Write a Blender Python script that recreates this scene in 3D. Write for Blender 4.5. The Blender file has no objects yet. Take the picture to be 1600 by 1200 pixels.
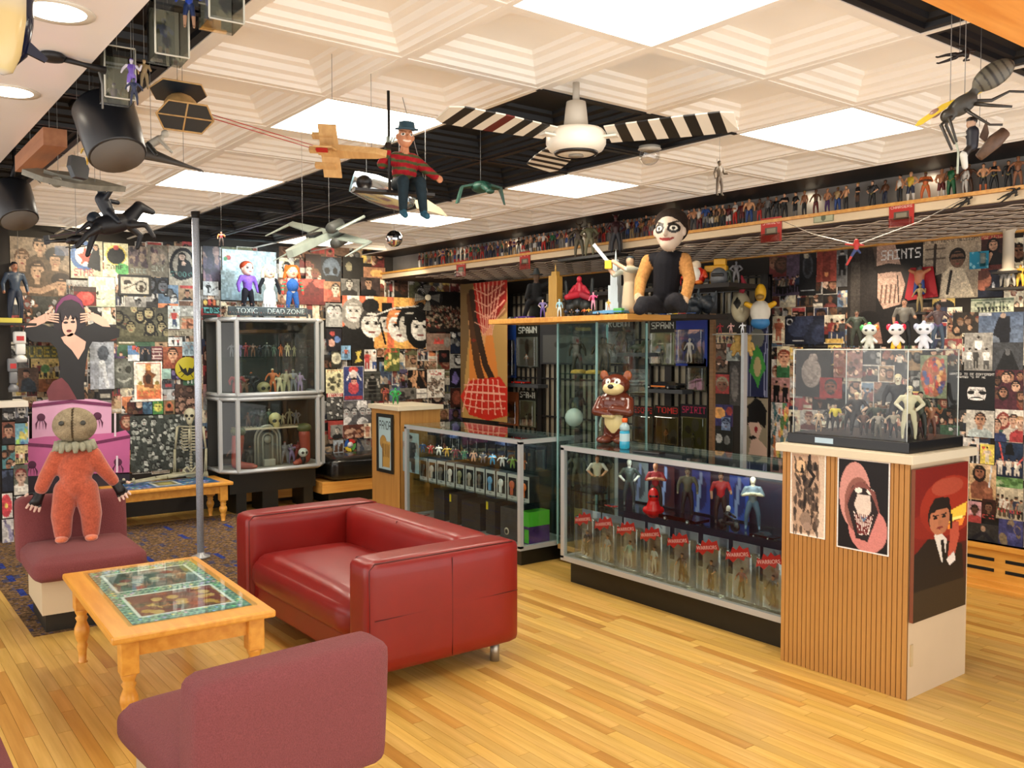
import bpy, bmesh, math, random
import numpy as np
from mathutils import Vector, Matrix
S = bpy.context.scene
COL = S.collection
# camera
H = 1.6
YAW, PITCH, ROLL, FPX = 0.654204564, 0.0414497915, -0.00125502374, 1387.85
cy, sy, cp, sp = math.cos(YAW), math.sin(YAW), math.cos(PITCH), math.sin(PITCH)
CF = Vector((cp*sy, cp*cy, -sp)); CR = Vector((cy, -sy, 0)); CU = CR.cross(CF)
CR, CU = math.cos(ROLL)*CR+math.sin(ROLL)*CU, -math.sin(ROLL)*CR+math.cos(ROLL)*CU
cd = bpy.data.cameras.new('camera'); cam = bpy.data.objects.new('camera', cd); COL.objects.link(cam)
M4 = Matrix.Identity(4)
for i in range(3): M4[i][0] = CR[i]; M4[i][1] = CU[i]; M4[i][2] = -CF[i]
M4[2][3] = H
cam.matrix_world = M4
cd.sensor_width = 36; cd.lens = 36*FPX/1600; cd.clip_start = .05; cd.clip_end = 60
S.camera = cam
# world and exposure
S.view_settings.view_transform = 'Standard'; S.view_settings.look = 'None'
S.view_settings.gamma = 1; S.view_settings.use_curve_mapping = False
S.view_settings.exposure = 0.35
W = bpy.data.worlds.new('room_light'); S.world = W; W.use_nodes = True
bg = W.node_tree.nodes['Background']; bg.inputs[0].default_value = (1, .95, .9, 1); bg.inputs[1].default_value = 2.0
PANEL_E = 15.0                                     # strength of the fluorescent ceiling panels
def area(name, loc, size, power, col, to=None, sy_=None):
    l = bpy.data.lights.new(name, 'AREA'); l.energy = power; l.color = col; l.size = size
    if sy_: l.shape = 'RECTANGLE'; l.size_y = sy_
    o = bpy.data.objects.new(name, l); COL.objects.link(o); o.location = loc
    d = Vector(to or (loc[0], loc[1], 0))-Vector(loc); o.rotation_euler = d.to_track_quat('-Z', 'Y').to_euler(); return o
def spot(name, loc, to, power, col, ang=100, r=.04):
    l = bpy.data.lights.new(name, 'SPOT'); l.energy = power; l.color = col; l.spot_size = math.radians(ang); l.spot_blend = .6; l.shadow_soft_size = r
    o = bpy.data.objects.new(name, l); COL.objects.link(o); o.location = loc
    d = Vector(to)-Vector(loc); o.rotation_euler = d.to_track_quat('-Z', 'Y').to_euler(); return o
def point(name, loc, power, col, r=.03):
    l = bpy.data.lights.new(name, 'POINT'); l.energy = power; l.color = col; l.shadow_soft_size = r
    o = bpy.data.objects.new(name, l); COL.objects.link(o); o.location = loc; return o
# spots for bright wall patches read as track lamps, plus added fill spots
for i, (l, t, p, c) in enumerate((((1.9, 7.9, 2.55), (1.6, 8.8, 1.9), 40, (1, .86, .62)), ((4.6, 7.6, 2.5), (4.5, 8.8, 1.6), 55, (1, .84, .6)), ((3.3, 8.0, 2.5), (3.3, 8.75, 2.1), 22, (.75, .92, 1)),
        ((5.5, 2.4, 2.3), (6.1, 2.4, 1.0), 36, (1, .8, .55)), ((5.5, 3.6, 2.3), (6.1, 3.6, 1.2), 30, (1, .8, .6)), ((5.2, 5.2, 2.3), (5.9, 5.2, 1.2), 14, (.9, .95, 1)), ((2.6, 7.0, 2.5), (2.3, 8.8, 1.0), 35, (1, .95, .85)), ((5.4, 7.2, 2.3), (5.7, 7.4, 1.2), 14, (1, .9, .8)))):
    spot('ceiling_spot', l, t, p, c, 110, .05)
# photograph pixel -> point on a known plane of the room
def ray(px, py): return CF+CR*((px-800)/FPX)-CU*((py-600)/FPX)
def PX(px, py, X): r = ray(px, py); return Vector((0, 0, H))+r*(X/r.x)
def PY(px, py, Y): r = ray(px, py); return Vector((0, 0, H))+r*(Y/r.y)
def PZ(px, py, z): r = ray(px, py); return Vector((0, 0, H))+r*((z-H)/r.z)
def PD(px, py, d): return Vector((0, 0, H))+ray(px, py)*d
# helpers
R = math.radians
def srgb(h):
    if isinstance(h, (tuple, list)): return tuple(h[:3])
    h = h.lstrip('#'); h = ''.join(c*2 for c in h) if len(h) == 3 else h; v = [int(h[i:i+2], 16)/255 for i in (0, 2, 4)]
    return tuple(x/12.92 if x <= .04045 else ((x+.055)/1.055)**2.4 for x in v)
MATS = {}
def mat(name, col='#808080', rough=.5, metal=0, emit=0, noise=0, nscale=8, bump=0, spec=.5, coat=0, stretch=None, sheen=0):
    if name in MATS: return MATS[name]
    m = bpy.data.materials.new(name); m.use_nodes = True; nt = m.node_tree; b = nt.nodes['Principled BSDF']
    c = srgb(col); b.inputs['Base Color'].default_value = (*c, 1); b.inputs['Roughness'].default_value = rough
    b.inputs['Metallic'].default_value = metal; b.inputs['Specular IOR Level'].default_value = spec
    b.inputs['Coat Weight'].default_value = coat; b.inputs['Sheen Weight'].default_value = sheen
    if emit: b.inputs['Emission Color'].default_value = (*c, 1); b.inputs['Emission Strength'].default_value = emit
    if noise or bump:
        tc = nt.nodes.new('ShaderNodeTexCoord'); mp = nt.nodes.new('ShaderNodeMapping'); nz = nt.nodes.new('ShaderNodeTexNoise')
        nt.links.new(tc.outputs['Object'], mp.inputs[0]); nt.links.new(mp.outputs[0], nz.inputs['Vector'])
        if stretch: mp.inputs['Scale'].default_value = stretch
        nz.inputs['Scale'].default_value = nscale; nz.inputs['Detail'].default_value = 5
        if noise:
            r = nt.nodes.new('ShaderNodeValToRGB'); r.color_ramp.elements[0].position = .3; r.color_ramp.elements[1].position = .7
            r.color_ramp.elements[0].color = (*[x*(1-noise) for x in c], 1); r.color_ramp.elements[1].color = (*[min(1, x*(1+noise*.6)) for x in c], 1)
            nt.links.new(nz.outputs[0], r.inputs[0]); nt.links.new(r.outputs[0], b.inputs['Base Color'])
        if bump:
            bp = nt.nodes.new('ShaderNodeBump'); bp.inputs['Strength'].default_value = bump; bp.inputs['Distance'].default_value = .01
            nt.links.new(nz.outputs[0], bp.inputs['Height']); nt.links.new(bp.outputs[0], b.inputs['Normal'])
    MATS[name] = m; return m
def vcmat(name, rough=.5, spec=.5, coat=0, grain=0, metal=0):
    if name in MATS: return MATS[name]
    m = bpy.data.materials.new(name); m.use_nodes = True; nt = m.node_tree; b = nt.nodes['Principled BSDF']
    a = nt.nodes.new('ShaderNodeAttribute'); a.attribute_name = 'Col'
    b.inputs['Roughness'].default_value = rough; b.inputs['Specular IOR Level'].default_value = spec; b.inputs['Coat Weight'].default_value = coat
    b.inputs['Metallic'].default_value = metal
    if grain:
        nz = nt.nodes.new('ShaderNodeTexNoise'); nz.inputs['Scale'].default_value = grain; nz.inputs['Detail'].default_value = 4
        tc = nt.nodes.new('ShaderNodeTexCoord'); nt.links.new(tc.outputs['Object'], nz.inputs['Vector'])
        mr = nt.nodes.new('ShaderNodeMapRange'); mr.inputs[1].default_value = .3; mr.inputs[2].default_value = .7; mr.inputs[3].default_value = .72; mr.inputs[4].default_value = 1.12
        nt.links.new(nz.outputs[0], mr.inputs[0])
        mx = nt.nodes.new('ShaderNodeVectorMath'); mx.operation = 'SCALE'; nt.links.new(a.outputs['Color'], mx.inputs[0]); nt.links.new(mr.outputs[0], mx.inputs['Scale'])
        nt.links.new(mx.outputs[0], b.inputs['Base Color'])
    else: nt.links.new(a.outputs['Color'], b.inputs['Base Color'])
    MATS[name] = m; return m
def glassmat(name, tint=(.93, .97, .96), refl=.9, lo=.04):
    if name in MATS: return MATS[name]
    m = bpy.data.materials.new(name); m.use_nodes = True; nt = m.node_tree; nt.nodes.clear()
    out = nt.nodes.new('ShaderNodeOutputMaterial'); t = nt.nodes.new('ShaderNodeBsdfTransparent'); g = nt.nodes.new('ShaderNodeBsdfGlossy')
    t.inputs[0].default_value = (*tint, 1); g.inputs['Roughness'].default_value = .02; g.inputs[0].default_value = (1, 1, 1, 1)
    lw = nt.nodes.new('ShaderNodeLayerWeight'); pw = nt.nodes.new('ShaderNodeMath'); pw.operation = 'POWER'; pw.inputs[1].default_value = 5; nt.links.new(lw.outputs['Facing'], pw.inputs[0])
    mu = nt.nodes.new('ShaderNodeMath'); mu.operation = 'MULTIPLY_ADD'; mu.inputs[1].default_value = refl*.9; mu.inputs[2].default_value = lo; nt.links.new(pw.outputs[0], mu.inputs[0])
    mx = nt.nodes.new('ShaderNodeMixShader'); nt.links.new(mu.outputs[0], mx.inputs[0]); nt.links.new(t.outputs[0], mx.inputs[1]); nt.links.new(g.outputs[0], mx.inputs[2])
    nt.links.new(mx.outputs[0], out.inputs[0]); MATS[name] = m; return m
def props(o, label=None, cat=None, group=None, kind=None):
    if label: o['label'] = label
    if cat: o['category'] = cat
    if group: o['group'] = group
    if kind: o['kind'] = kind
    return o
class MB:
    """collects shapes; build() links them as ONE mesh object"""
    def __init__(s): s.v = []; s.f = []; s.c = []; s.sm = []
    def add(s, v, f, M=None, col=None, smooth=False):
        n = len(s.v)
        s.v += [tuple(M @ Vector(p)) if M else tuple(p) for p in v]
        s.f += [tuple(i+n for i in q) for q in f]; s.c += [col]*len(v); s.sm += [smooth]*len(f); return s
    def box(s, a, b, M=None, col=None, bev=0):
        (x0, y0, z0), (x1, y1, z1) = a, b
        if x0 > x1: x0, x1 = x1, x0
        if y0 > y1: y0, y1 = y1, y0
        if z0 > z1: z0, z1 = z1, z0
        if bev:
            bm = bmesh.new(); bmesh.ops.create_cube(bm, size=1)
            for v in bm.verts: v.co = ((x0+x1)/2+v.co.x*(x1-x0), (y0+y1)/2+v.co.y*(y1-y0), (z0+z1)/2+v.co.z*(z1-z0))
            bmesh.ops.bevel(bm, geom=bm.edges[:], offset=bev, segments=2 if bev < .03 else 4, affect='EDGES', profile=.5)
            bm.verts.index_update()
            s.add([v.co[:] for v in bm.verts], [[v.index for v in f.verts] for f in bm.faces], M, col, bev >= .01); bm.free(); return s
        v = [(x0, y0, z0), (x1, y0, z0), (x1, y1, z0), (x0, y1, z0), (x0, y0, z1), (x1, y0, z1), (x1, y1, z1), (x0, y1, z1)]
        return s.add(v, [(0, 3, 2, 1), (4, 5, 6, 7), (0, 1, 5, 4), (1, 2, 6, 5), (2, 3, 7, 6), (3, 0, 4, 7)], M, col)
    def tube(s, pts, r, n=8, col=None, M=None, cap=True):
        pts = [Vector(p) for p in pts]; rs = r if isinstance(r, (list, tuple)) else [r]*len(pts)
        v = []; f = []; up = Vector((0, 0, 1)); prev = None
        for i, p in enumerate(pts):
            d = (pts[min(i+1, len(pts)-1)]-pts[max(i-1, 0)]).normalized()
            if prev is None:
                a = d.cross(up)
                if a.length < .1: a = d.cross(Vector((1, 0, 0)))
            else: a = prev-d*prev.dot(d)
            a.normalize(); b = d.cross(a); prev = a
            for k in range(n):
                t = 2*math.pi*k/n; v.append(p+(a*math.cos(t)+b*math.sin(t))*rs[i])
        for i in range(len(pts)-1):
            for k in range(n): f.append((i*n+k, i*n+(k+1) % n, (i+1)*n+(k+1) % n, (i+1)*n+k))
        if cap: f.append(tuple(range(n))[::-1]); f.append(tuple((len(pts)-1)*n+k for k in range(n)))
        return s.add(v, f, M, col, True)
    def lathe(s, prof, n=16, M=None, col=None, cols=None, cap=True):
        v = []; f = []; m = len(prof)
        for (r, z) in prof:
            for k in range(n): t = 2*math.pi*k/n; v.append((r*math.cos(t), r*math.sin(t), z))
        for i in range(m-1):
            for k in range(n): f.append((i*n+k, i*n+(k+1) % n, (i+1)*n+(k+1) % n, (i+1)*n+k))
        if cap: f.append(tuple(range(n))[::-1]); f.append(tuple((m-1)*n+k for k in range(n)))
        n0 = len(s.v); s.add(v, f, M, col, True)
        if cols:
            for i in range(m):
                for k in range(n): s.c[n0+i*n+k] = cols[i]
        return s
    def ell(s, c, r, M=None, col=None, n=12, m=8):
        c = Vector(c); r = r if isinstance(r, (tuple, list)) else (r, r, r); v = []; f = []
        for i in range(m+1):
            ph = math.pi*i/m
            for k in range(n):
                t = 2*math.pi*k/n; v.append((c.x+r[0]*math.sin(ph)*math.cos(t), c.y+r[1]*math.sin(ph)*math.sin(t), c.z-r[2]*math.cos(ph)))
        for i in range(m):
            for k in range(n): f.append((i*n+k, i*n+(k+1) % n, (i+1)*n+(k+1) % n, (i+1)*n+k))
        return s.add(v, f, M, col, True)
    def prism(s, poly, z0, z1, M=None, col=None):
        n = len(poly); v = [(x, y, z0) for x, y in poly]+[(x, y, z1) for x, y in poly]
        f = [tuple(range(n))[::-1], tuple(range(n, 2*n))]+[(i, (i+1) % n, n+(i+1) % n, n+i) for i in range(n)]
        return s.add(v, f, M, col)
    def build(s, name, m, parent=None, loc=None, M=None):
        me = bpy.data.meshes.new(name); me.from_pydata([tuple(p) for p in s.v], [], s.f)
        me.polygons.foreach_set('use_smooth', s.sm)
        if any(c is not None for c in s.c):
            a = me.color_attributes.new('Col', 'FLOAT_COLOR', 'POINT')
            a.data.foreach_set('color', [x for c in s.c for x in (*(srgb(c) if c is not None else (.5, .5, .5)), 1)])
        if m: me.materials.append(m)
        me.update(); return link(name, me, parent, loc, M)
def link(name, me, parent=None, loc=None, M=None):
    o = bpy.data.objects.new(name, me); COL.objects.link(o)
    if parent: o.parent = parent
    if M is not None: o.matrix_basis = M
    if loc is not None: o.location = loc
    return o
def empty(name, loc=(0, 0, 0), rz=0, label=None, cat=None, group=None):
    o = bpy.data.objects.new(name, None); COL.objects.link(o); o.location = loc; o.rotation_euler = (0, 0, rz); o.empty_display_size = .05
    return props(o, label, cat, group)
def copy_tree(o, parent=None):
    c = o.copy(); COL.objects.link(c); c.parent = parent
    for ch in list(o.children): copy_tree(ch, c)
    return c
def T(x=0, y=0, z=0): return Matrix.Translation((x, y, z))
def RZ(a): return Matrix.Rotation(a, 4, 'Z')
def RX(a): return Matrix.Rotation(a, 4, 'X')
def RY(a): return Matrix.Rotation(a, 4, 'Y')
def SC(x, y=None, z=None): return Matrix.Diagonal((x, y if y is not None else x, z if z is not None else x, 1))
def lettering(name, s, size, m, parent, M, depth=.002, font_spacing=1):
    cu = bpy.data.curves.new(name, 'FONT'); cu.body = s; cu.size = size; cu.extrude = depth; cu.align_x = 'CENTER'; cu.align_y = 'CENTER'; cu.space_character = font_spacing
    t = bpy.data.objects.new('t', cu); COL.objects.link(t); dg = bpy.context.evaluated_depsgraph_get()
    me = bpy.data.meshes.new_from_object(t.evaluated_get(dg)); bpy.data.objects.remove(t); me.materials.clear(); me.materials.append(m)
    return link(name, me, parent, None, M)
# facing matrices: local x = right, y = up on the face, z = out of the face
def face_mx(loc, d):
    out = {'-x': (-1, 0, 0), '+x': (1, 0, 0), '-y': (0, -1, 0), '+y': (0, 1, 0)}[d]; out = Vector(out); up = Vector((0, 0, 1)); r = up.cross(out)
    m = Matrix.Identity(4)
    for i in range(3): m[i][0] = r[i]; m[i][1] = up[i]; m[i][2] = out[i]; m[i][3] = loc[i]
    return m
# capsule sculptor: rounded cones and ellipsoids fused into one continuous surface, each region keeping its colour
def blob(name, prims, vox=.006, smooth=4, key=None):
    """prims: ('c', p0, p1, r0, r1, col) or ('e', centre, (rx,ry,rz), col, rot_z)"""
    mb = MB()
    for p in prims:
        if p[0] == 'c':
            a, b = Vector(p[1]), Vector(p[2]); d = (b-a); L = d.length
            if L < 1e-5: mb.ell(a, max(p[3], p[4]), n=14, m=8); continue
            q = d.normalized().to_track_quat('Z', 'Y').to_matrix().to_4x4(); prof = []
            for i in range(5): t = -math.pi/2+math.pi/2*i/4; prof.append((max(1e-4, p[3]*math.cos(t)), p[3]*math.sin(t)))
            for i in range(5): t = math.pi/2*i/4; prof.append((max(1e-4, p[4]*math.cos(t)), L+p[4]*math.sin(t)))
            mb.lathe(prof, 14, Matrix.Translation(a) @ q)
        else: mb.ell((0, 0, 0), p[2], n=18, m=12, M=Matrix.Translation(p[1]) @ (p[4] if len(p) > 4 else Matrix.Identity(4)))
    o = mb.build(name, None); md = o.modifiers.new('r', 'REMESH'); md.mode = 'VOXEL'; md.voxel_size = vox; md.use_smooth_shade = True
    if smooth: ms = o.modifiers.new('s', 'SMOOTH'); ms.iterations = smooth; ms.factor = .5
    dg = bpy.context.evaluated_depsgraph_get(); me = bpy.data.meshes.new_from_object(o.evaluated_get(dg)); bpy.data.objects.remove(o)
    me.name = name; n = len(me.vertices); co = np.empty(n*3); me.vertices.foreach_get('co', co); co = co.reshape(-1, 3)
    best = np.full(n, 1e9); idx = np.zeros(n, int)
    for i, p in enumerate(prims):
        if p[0] == 'c':
            a = np.array(p[1]); b = np.array(p[2]); d = b-a; dd = d@d
            t = np.clip(((co-a)@d)/dd, 0, 1) if dd > 1e-10 else np.zeros(n)
            dist = np.linalg.norm(co-a-t[:, None]*d, axis=1)-(p[3]+(p[4]-p[3])*t)
        else:
            rt = np.array((p[4].to_3x3() if len(p) > 4 else Matrix.Identity(3))); q = (co-np.array(p[1]))@rt; r = np.array(p[2])
            k = np.linalg.norm(q/r, axis=1); dist = (k-1)*r.min()
        m = dist < best; best[m] = dist[m]; idx[m] = i
    return me, idx, co
def paint(me, idx, cols, fn=None, co=None):
    arr = np.ones((len(idx), 4)); pal = np.array([srgb(c) for c in cols]); arr[:, :3] = pal[idx]
    if fn: arr[:, :3] = fn(co, arr[:, :3], idx)
    if 'Col' in me.color_attributes: me.color_attributes.remove(me.color_attributes['Col'])
    a = me.color_attributes.new('Col', 'FLOAT_COLOR', 'POINT'); a.data.foreach_set('color', arr.ravel())
def sculpt(name, prims, m, parent=None, vox=.006, smooth=4, fn=None, M=None, loc=None):
    me, idx, co = blob(name, prims, vox, smooth); paint(me, idx, [p[5] if p[0] == 'c' else p[3] for p in prims], fn, co)
    me.materials.clear(); me.materials.append(m); o = link(name, me, parent, loc, M); return o
GLASS = glassmat('clear_glass'); ACRYL = glassmat('acrylic', (.97, .98, .98), .8, .02)
PRINT = vcmat('printed_paper', .45, .3); CLOTH = vcmat('doll_cloth', .85, .2, 0, 60); TOY = vcmat('toy_plastic', .45, .4); GLOSSY = vcmat('glossy_toy', .2, .5)
ALU = mat('brushed_aluminium', '#b8bcbe', .34, .3); BLACK = mat('black_laminate', '#16150f', .45, noise=.2, nscale=20); DARK = mat('dark_metal', '#1d1d20', .45, .3)
STRINGM = mat('hanging_line', '#8a8a88', .5)
# ROOM SHELL
TI = .61; CH = H+1.66451583*TI; CX0 = 2.66078958*TI; CY0 = 3.50035843*TI
YB = 8.8; XW = 6.1; XS = 4.9; XU = 5.06; XL = 1.18
def struct(mb, name, m, parent=None): o = mb.build(name, m, parent); o['kind'] = 'structure'; return o
# floor: base, then maple strips running away from the camera
fl = MB().box((-2.2, .2, -.06), (XW+.1, YB+.1, -.004)).build('floor', mat('floor_gaps', '#6e4b22', .7)); fl['kind'] = 'structure'
def woodmat(name, c1, c2, rough=.28, sc=(60, 3, 60), perobj=False, spec=.5, coat=0):
    if name in MATS: return MATS[name]
    m = bpy.data.materials.new(name); m.use_nodes = True; nt = m.node_tree; b = nt.nodes['Principled BSDF']
    tc = nt.nodes.new('ShaderNodeTexCoord'); mp = nt.nodes.new('ShaderNodeMapping'); nz = nt.nodes.new('ShaderNodeTexNoise'); mp.inputs['Scale'].default_value = sc
    nt.links.new(tc.outputs['Object'], mp.inputs[0]); nt.links.new(mp.outputs[0], nz.inputs['Vector']); nz.inputs['Scale'].default_value = 1; nz.inputs['Detail'].default_value = 6
    r = nt.nodes.new('ShaderNodeValToRGB'); r.color_ramp.elements[0].position = .32; r.color_ramp.elements[1].position = .68
    r.color_ramp.elements[0].color = (*srgb(c1), 1); r.color_ramp.elements[1].color = (*srgb(c2), 1)
    nt.links.new(nz.outputs[0], r.inputs[0]); src = r.outputs[0]
    if perobj:
        a = nt.nodes.new('ShaderNodeAttribute'); a.attribute_name = 'Col'
        mx = nt.nodes.new('ShaderNodeMix'); mx.data_type = 'RGBA'; mx.blend_type = 'MULTIPLY'; mx.inputs[0].default_value = 1
        nt.links.new(src, mx.inputs[6]); nt.links.new(a.outputs['Color'], mx.inputs[7]); src = mx.outputs[2]
    nt.links.new(src, b.inputs['Base Color']); b.inputs['Roughness'].default_value = rough; b.inputs['Specular IOR Level'].default_value = spec; b.inputs['Coat Weight'].default_value = coat
    MATS[name] = m; return m
FLOORM = woodmat('maple_strip', '#c49b49', '#d9b263', .3, (45, 2.2, 45), True)
PINE = woodmat('pine', '#c98a3c', '#dca553', .4, (3, 40, 40)); PINEY = woodmat('pine_lengthwise', '#d9963c', '#eaae52', .35, (30, 4, 30))
TABW = woodmat('honey_table_wood', '#d6933a', '#e8aa4a', .3, (30, 3, 30)); OAKP = woodmat('oak_laminate', '#a8763a', '#b98846', .45, (50, 50, 2.5))
rnd = random.Random(4)
CARPET = (.85, 5.46, 3.6, 8.35)
pieces = []; sw = .058; x = -1.5
while x < XW:
    y = .3+rnd.random()*-.8
    while y < YB:
        L = rnd.choice([.35, .5, .7, .9, 1.1])*(.8+.4*rnd.random()); y1 = min(y+L, YB)
        a = max(y, .3)
        if y1 > a+.02:
            if not (x > CARPET[0] and x+sw < CARPET[2] and a > CARPET[1] and y1 < CARPET[3]):
                v = rnd.random(); t = (.88+.2*rnd.random()); tint = (t, t*(.97+.05*rnd.random()), t*(.9+.18*rnd.random()))
                if v < .14: tint = (t*.86, t*.72, t*.58)
                elif v < .2: tint = (t*.74, t*.58, t*.42)
                elif v > .85: tint = (min(1.15, t*1.1), t*1.12, t*1.1)
                xm, ym = x+sw/2, (a+y1)/2
                zc = xm*CF.x+ym*CF.y-H*CF.z*0+1.6*sp; u = 800+FPX*(xm*CR.x+ym*CR.y)/max(zc, .1); vv = 600-FPX*(xm*CU.x+ym*CU.y-H*CU.z)/max(zc, .1)
                vis = -60 < u < 1660 and vv < 1330 and zc > .5 and not (u < 820 and 860 < vv < 1040 and u > 380)
                pieces.append((-(sw*(y1-a))/(zc*zc*zc) if vis else 1, x, a, y1, tint))
        y = y1
    x += sw
pieces.sort()
rest = MB()
for k, (s_, px_, a, b, tint) in enumerate(pieces):
    if k < 298:
        m = MB().box((0, 0, 0), (sw-.0012, b-a-.0015, .006), col=tint).build('plank', FLOORM, fl, (px_, a, -.006))
    else: rest.box((px_, a, -.006), (px_+sw-.0012, b-.0015, 0), col=tint)
o = rest.build('plank', FLOORM, fl); o['kind'] = 'stuff'
# carpet: tan ground with short blue bars and brown dashes
m = bpy.data.materials.new('loop_carpet'); m.use_nodes = True; nt = m.node_tree; b = nt.nodes['Principled BSDF']; b.inputs['Roughness'].default_value = .95; b.inputs['Specular IOR Level'].default_value = .1
a = nt.nodes.new('ShaderNodeAttribute'); a.attribute_name = 'Col'; nz = nt.nodes.new('ShaderNodeTexNoise'); nz.inputs['Scale'].default_value = 70; nz.inputs['Detail'].default_value = 3
tc = nt.nodes.new('ShaderNodeTexCoord'); nt.links.new(tc.outputs['Object'], nz.inputs['Vector'])
r = nt.nodes.new('ShaderNodeMapRange'); r.inputs[1].default_value = .35; r.inputs[2].default_value = .65; r.inputs[3].default_value = .45; r.inputs[4].default_value = 1.35; nt.links.new(nz.outputs[0], r.inputs[0])
mx = nt.nodes.new('ShaderNodeVectorMath'); mx.operation = 'SCALE'; nt.links.new(a.outputs['Color'], mx.inputs[0]); nt.links.new(r.outputs[0], mx.inputs['Scale']); nt.links.new(mx.outputs[0], b.inputs['Base Color'])
CARP = m
cx0, cy0, cx1, cy1 = CARPET; nx, ny = 138, 145; mb = MB(); g = np.zeros((nx, ny, 3)); base = [srgb('#755c42'), srgb('#5f4c36'), srgb('#84694a')]; vio = srgb('#4c4a60'); blue = srgb('#2f3f86')
for i in range(nx):
    for j in range(ny):
        c = base[rnd.randrange(3)]
        if rnd.random() < .12: c = vio
        g[i, j] = c
for k in range(60):
    i, j = rnd.randrange(nx-2), rnd.randrange(ny-8); c = vio if k > 0 else blue; g[i:i+2, j:j+5] = c
for i in range(4, nx, 23):
    for j in range((i//23 % 2)*11+3, ny-10, 22): g[i:i+2, j:j+10] = blue
for i in range(nx):
    for j in range(ny):
        x0 = cx0+(cx1-cx0)*i/nx; x1 = cx0+(cx1-cx0)*(i+1)/nx; y0 = cy0+(cy1-cy0)*j/ny; y1 = cy0+(cy1-cy0)*(j+1)/ny
        mb.add([(x0, y0, .006), (x1, y0, .006), (x1, y1, .006), (x0, y1, .006)], [(0, 1, 2, 3)], None, tuple(g[i, j]))
mb.box((cx0, cy0, -.002), (cx1, cy1, .0055), col=base[0])
cpt = mb.build('carpet', CARP); cpt['kind'] = 'structure'
# walls
WALLM = mat('wall_paint_grey', '#8d8a86', .9, noise=.3, nscale=3); CREAM = mat('cream_paint', '#d8c6a6', .6, noise=.05, nscale=4)
struct(MB().box((-2.2, YB, 0), (XW+.1, YB+.1, CH+.1)), 'wall_back', mat('wall_behind_posters', '#2b2723', .9))
struct(MB().box((XW, -1.0, 0), (XW+.1, YB, 2.36)), 'wall_right', mat('wall_behind_posters', '#2b2723', .9))
# upper wall behind the figure shelf, the soffit box and its trims
struct(MB().box((XU, -1, 2.362), (XW+.1, YB, CH+.1)), 'wall_right_upper', WALLM)
SHZ = 2.43
sh = MB().box((XS-.02, .2, SHZ-.02), (XU, YB-.01, SHZ)).build('trim_1', PINE); sh['kind'] = 'structure'
struct(MB().box((XS, .2, 2.362), (XS+.03, YB-.01, SHZ-.021)), 'trim_2', CREAM)
struct(MB().box((XW-.06, .2, 2.332), (XW, YB-.6, 2.360)), 'trim_3', PINE)
struct(MB().box((XS+.03, .2, 2.352), (XW, YB-.01, 2.361)), 'ceiling_lower', mat('soffit_dark_print', '#3c2a26', .6, noise=.6, nscale=5))
# expanded lattice under the soffit
lat = MB(); dx, dy = .115, .25; y = .4;
for i in range(10):
    x = XS+.045+i*dx
    for j in range(33):
        y = .5+(j+(i % 2)*.5)*dy
        if y > YB-.8: continue
        pts = [(x, y-dy*.5, 2.343), (x+dx*.55, y-dy*.12, 2.343), (x+dx*.55, y+dy*.12, 2.343), (x+dx, y+dy*.5, 2.343)]
        for q in (1, -1):
            pp = [(x+dx*.5+q*(p[0]-x-dx*.5), p[1], p[2]) for p in (pts if True else pts)]
            lat.tube(pp, .0032, 4)
lt = lat.build('lattice', mat('lattice_white', '#c9b9a8', .5)); lt['kind'] = 'stuff'; lt.parent = bpy.data.objects['ceiling_lower']
# left wall behind the seats
struct(MB().box((XL-.1, 8.3, 0), (XL, YB, CH)), 'wall_left', mat('wall_behind_posters', '#2b2723', .9))
struct(MB().box((.2, 8.36, 0), (XL+.055, 8.45, 1.11)), 'wall_low_left', MATS['wall_behind_posters'])
o = MB().box((.2, 8.1, 1.12), (XL+.085, 8.47, 1.17), bev=.004).build('wall_ledge', mat('white_ledge', '#d8d2c4', .5)); props(o, 'white ledge at the left edge of the picture above the pasted half wall', 'shelf')
# ceiling: moulded panels
ceil = struct(MB().box((-3, -.8, CH+.11), (XU+.1, YB, CH+.14)), 'ceiling', mat('ceiling_void', '#4a453e', .9))
CRM = mat('cream_ceiling_panel', '#f0ebe2', .38, noise=.04, nscale=3, spec=.4); CBK = mat('black_ceiling_panel', '#121419', .45, noise=.15, nscale=4, spec=.3)
def tile_mesh(m, name):
    mb = MB(); prof = [(.010, .0), (.040, .0), (.044, .016), (.062, .020), (.070, .036), (.094, .044), (.102, .066), (.126, .074), (.132, .088)]; rings = []
    for (ins, dz) in prof: rings.append([(ins, ins, dz), (TI-ins, ins, dz), (TI-ins, TI-ins, dz), (ins, TI-ins, dz)])
    v = [p for r_ in rings for p in r_]; f = []
    for i in range(len(rings)-1):
        for k in range(4): f.append((i*4+k, (i+1)*4+k, (i+1)*4+(k+1) % 4, i*4+(k+1) % 4))
    n = (len(rings)-1)*4; f.append((n, n+3, n+2, n+1)); mb.add(v, f)
    mb.box((.010, .010, .0905), (TI-.010, TI-.010, .092))
    o = mb.build(name, m); me = o.data; bpy.data.objects.remove(o); return me
tc_, tb_ = tile_mesh(CRM, 'ceiling_tile'), tile_mesh(CBK, 'ceiling_tile_black')
LIGHTS = {(i, j) for i in (0, 3) for j in (-4, -1, 2, 5, 8)}
LIGHTS = {(0, -1), (0, 2), (0, 5), (0, 8), (3, 0), (3, 3), (3, 6), (3, 9), (3, -3), (0, -4)}
EM = mat('lit_diffuser', '#fff3e0', .5, emit=PANEL_E); EMF = mat('panel_frame', '#d9d4c8', .4)
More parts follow.
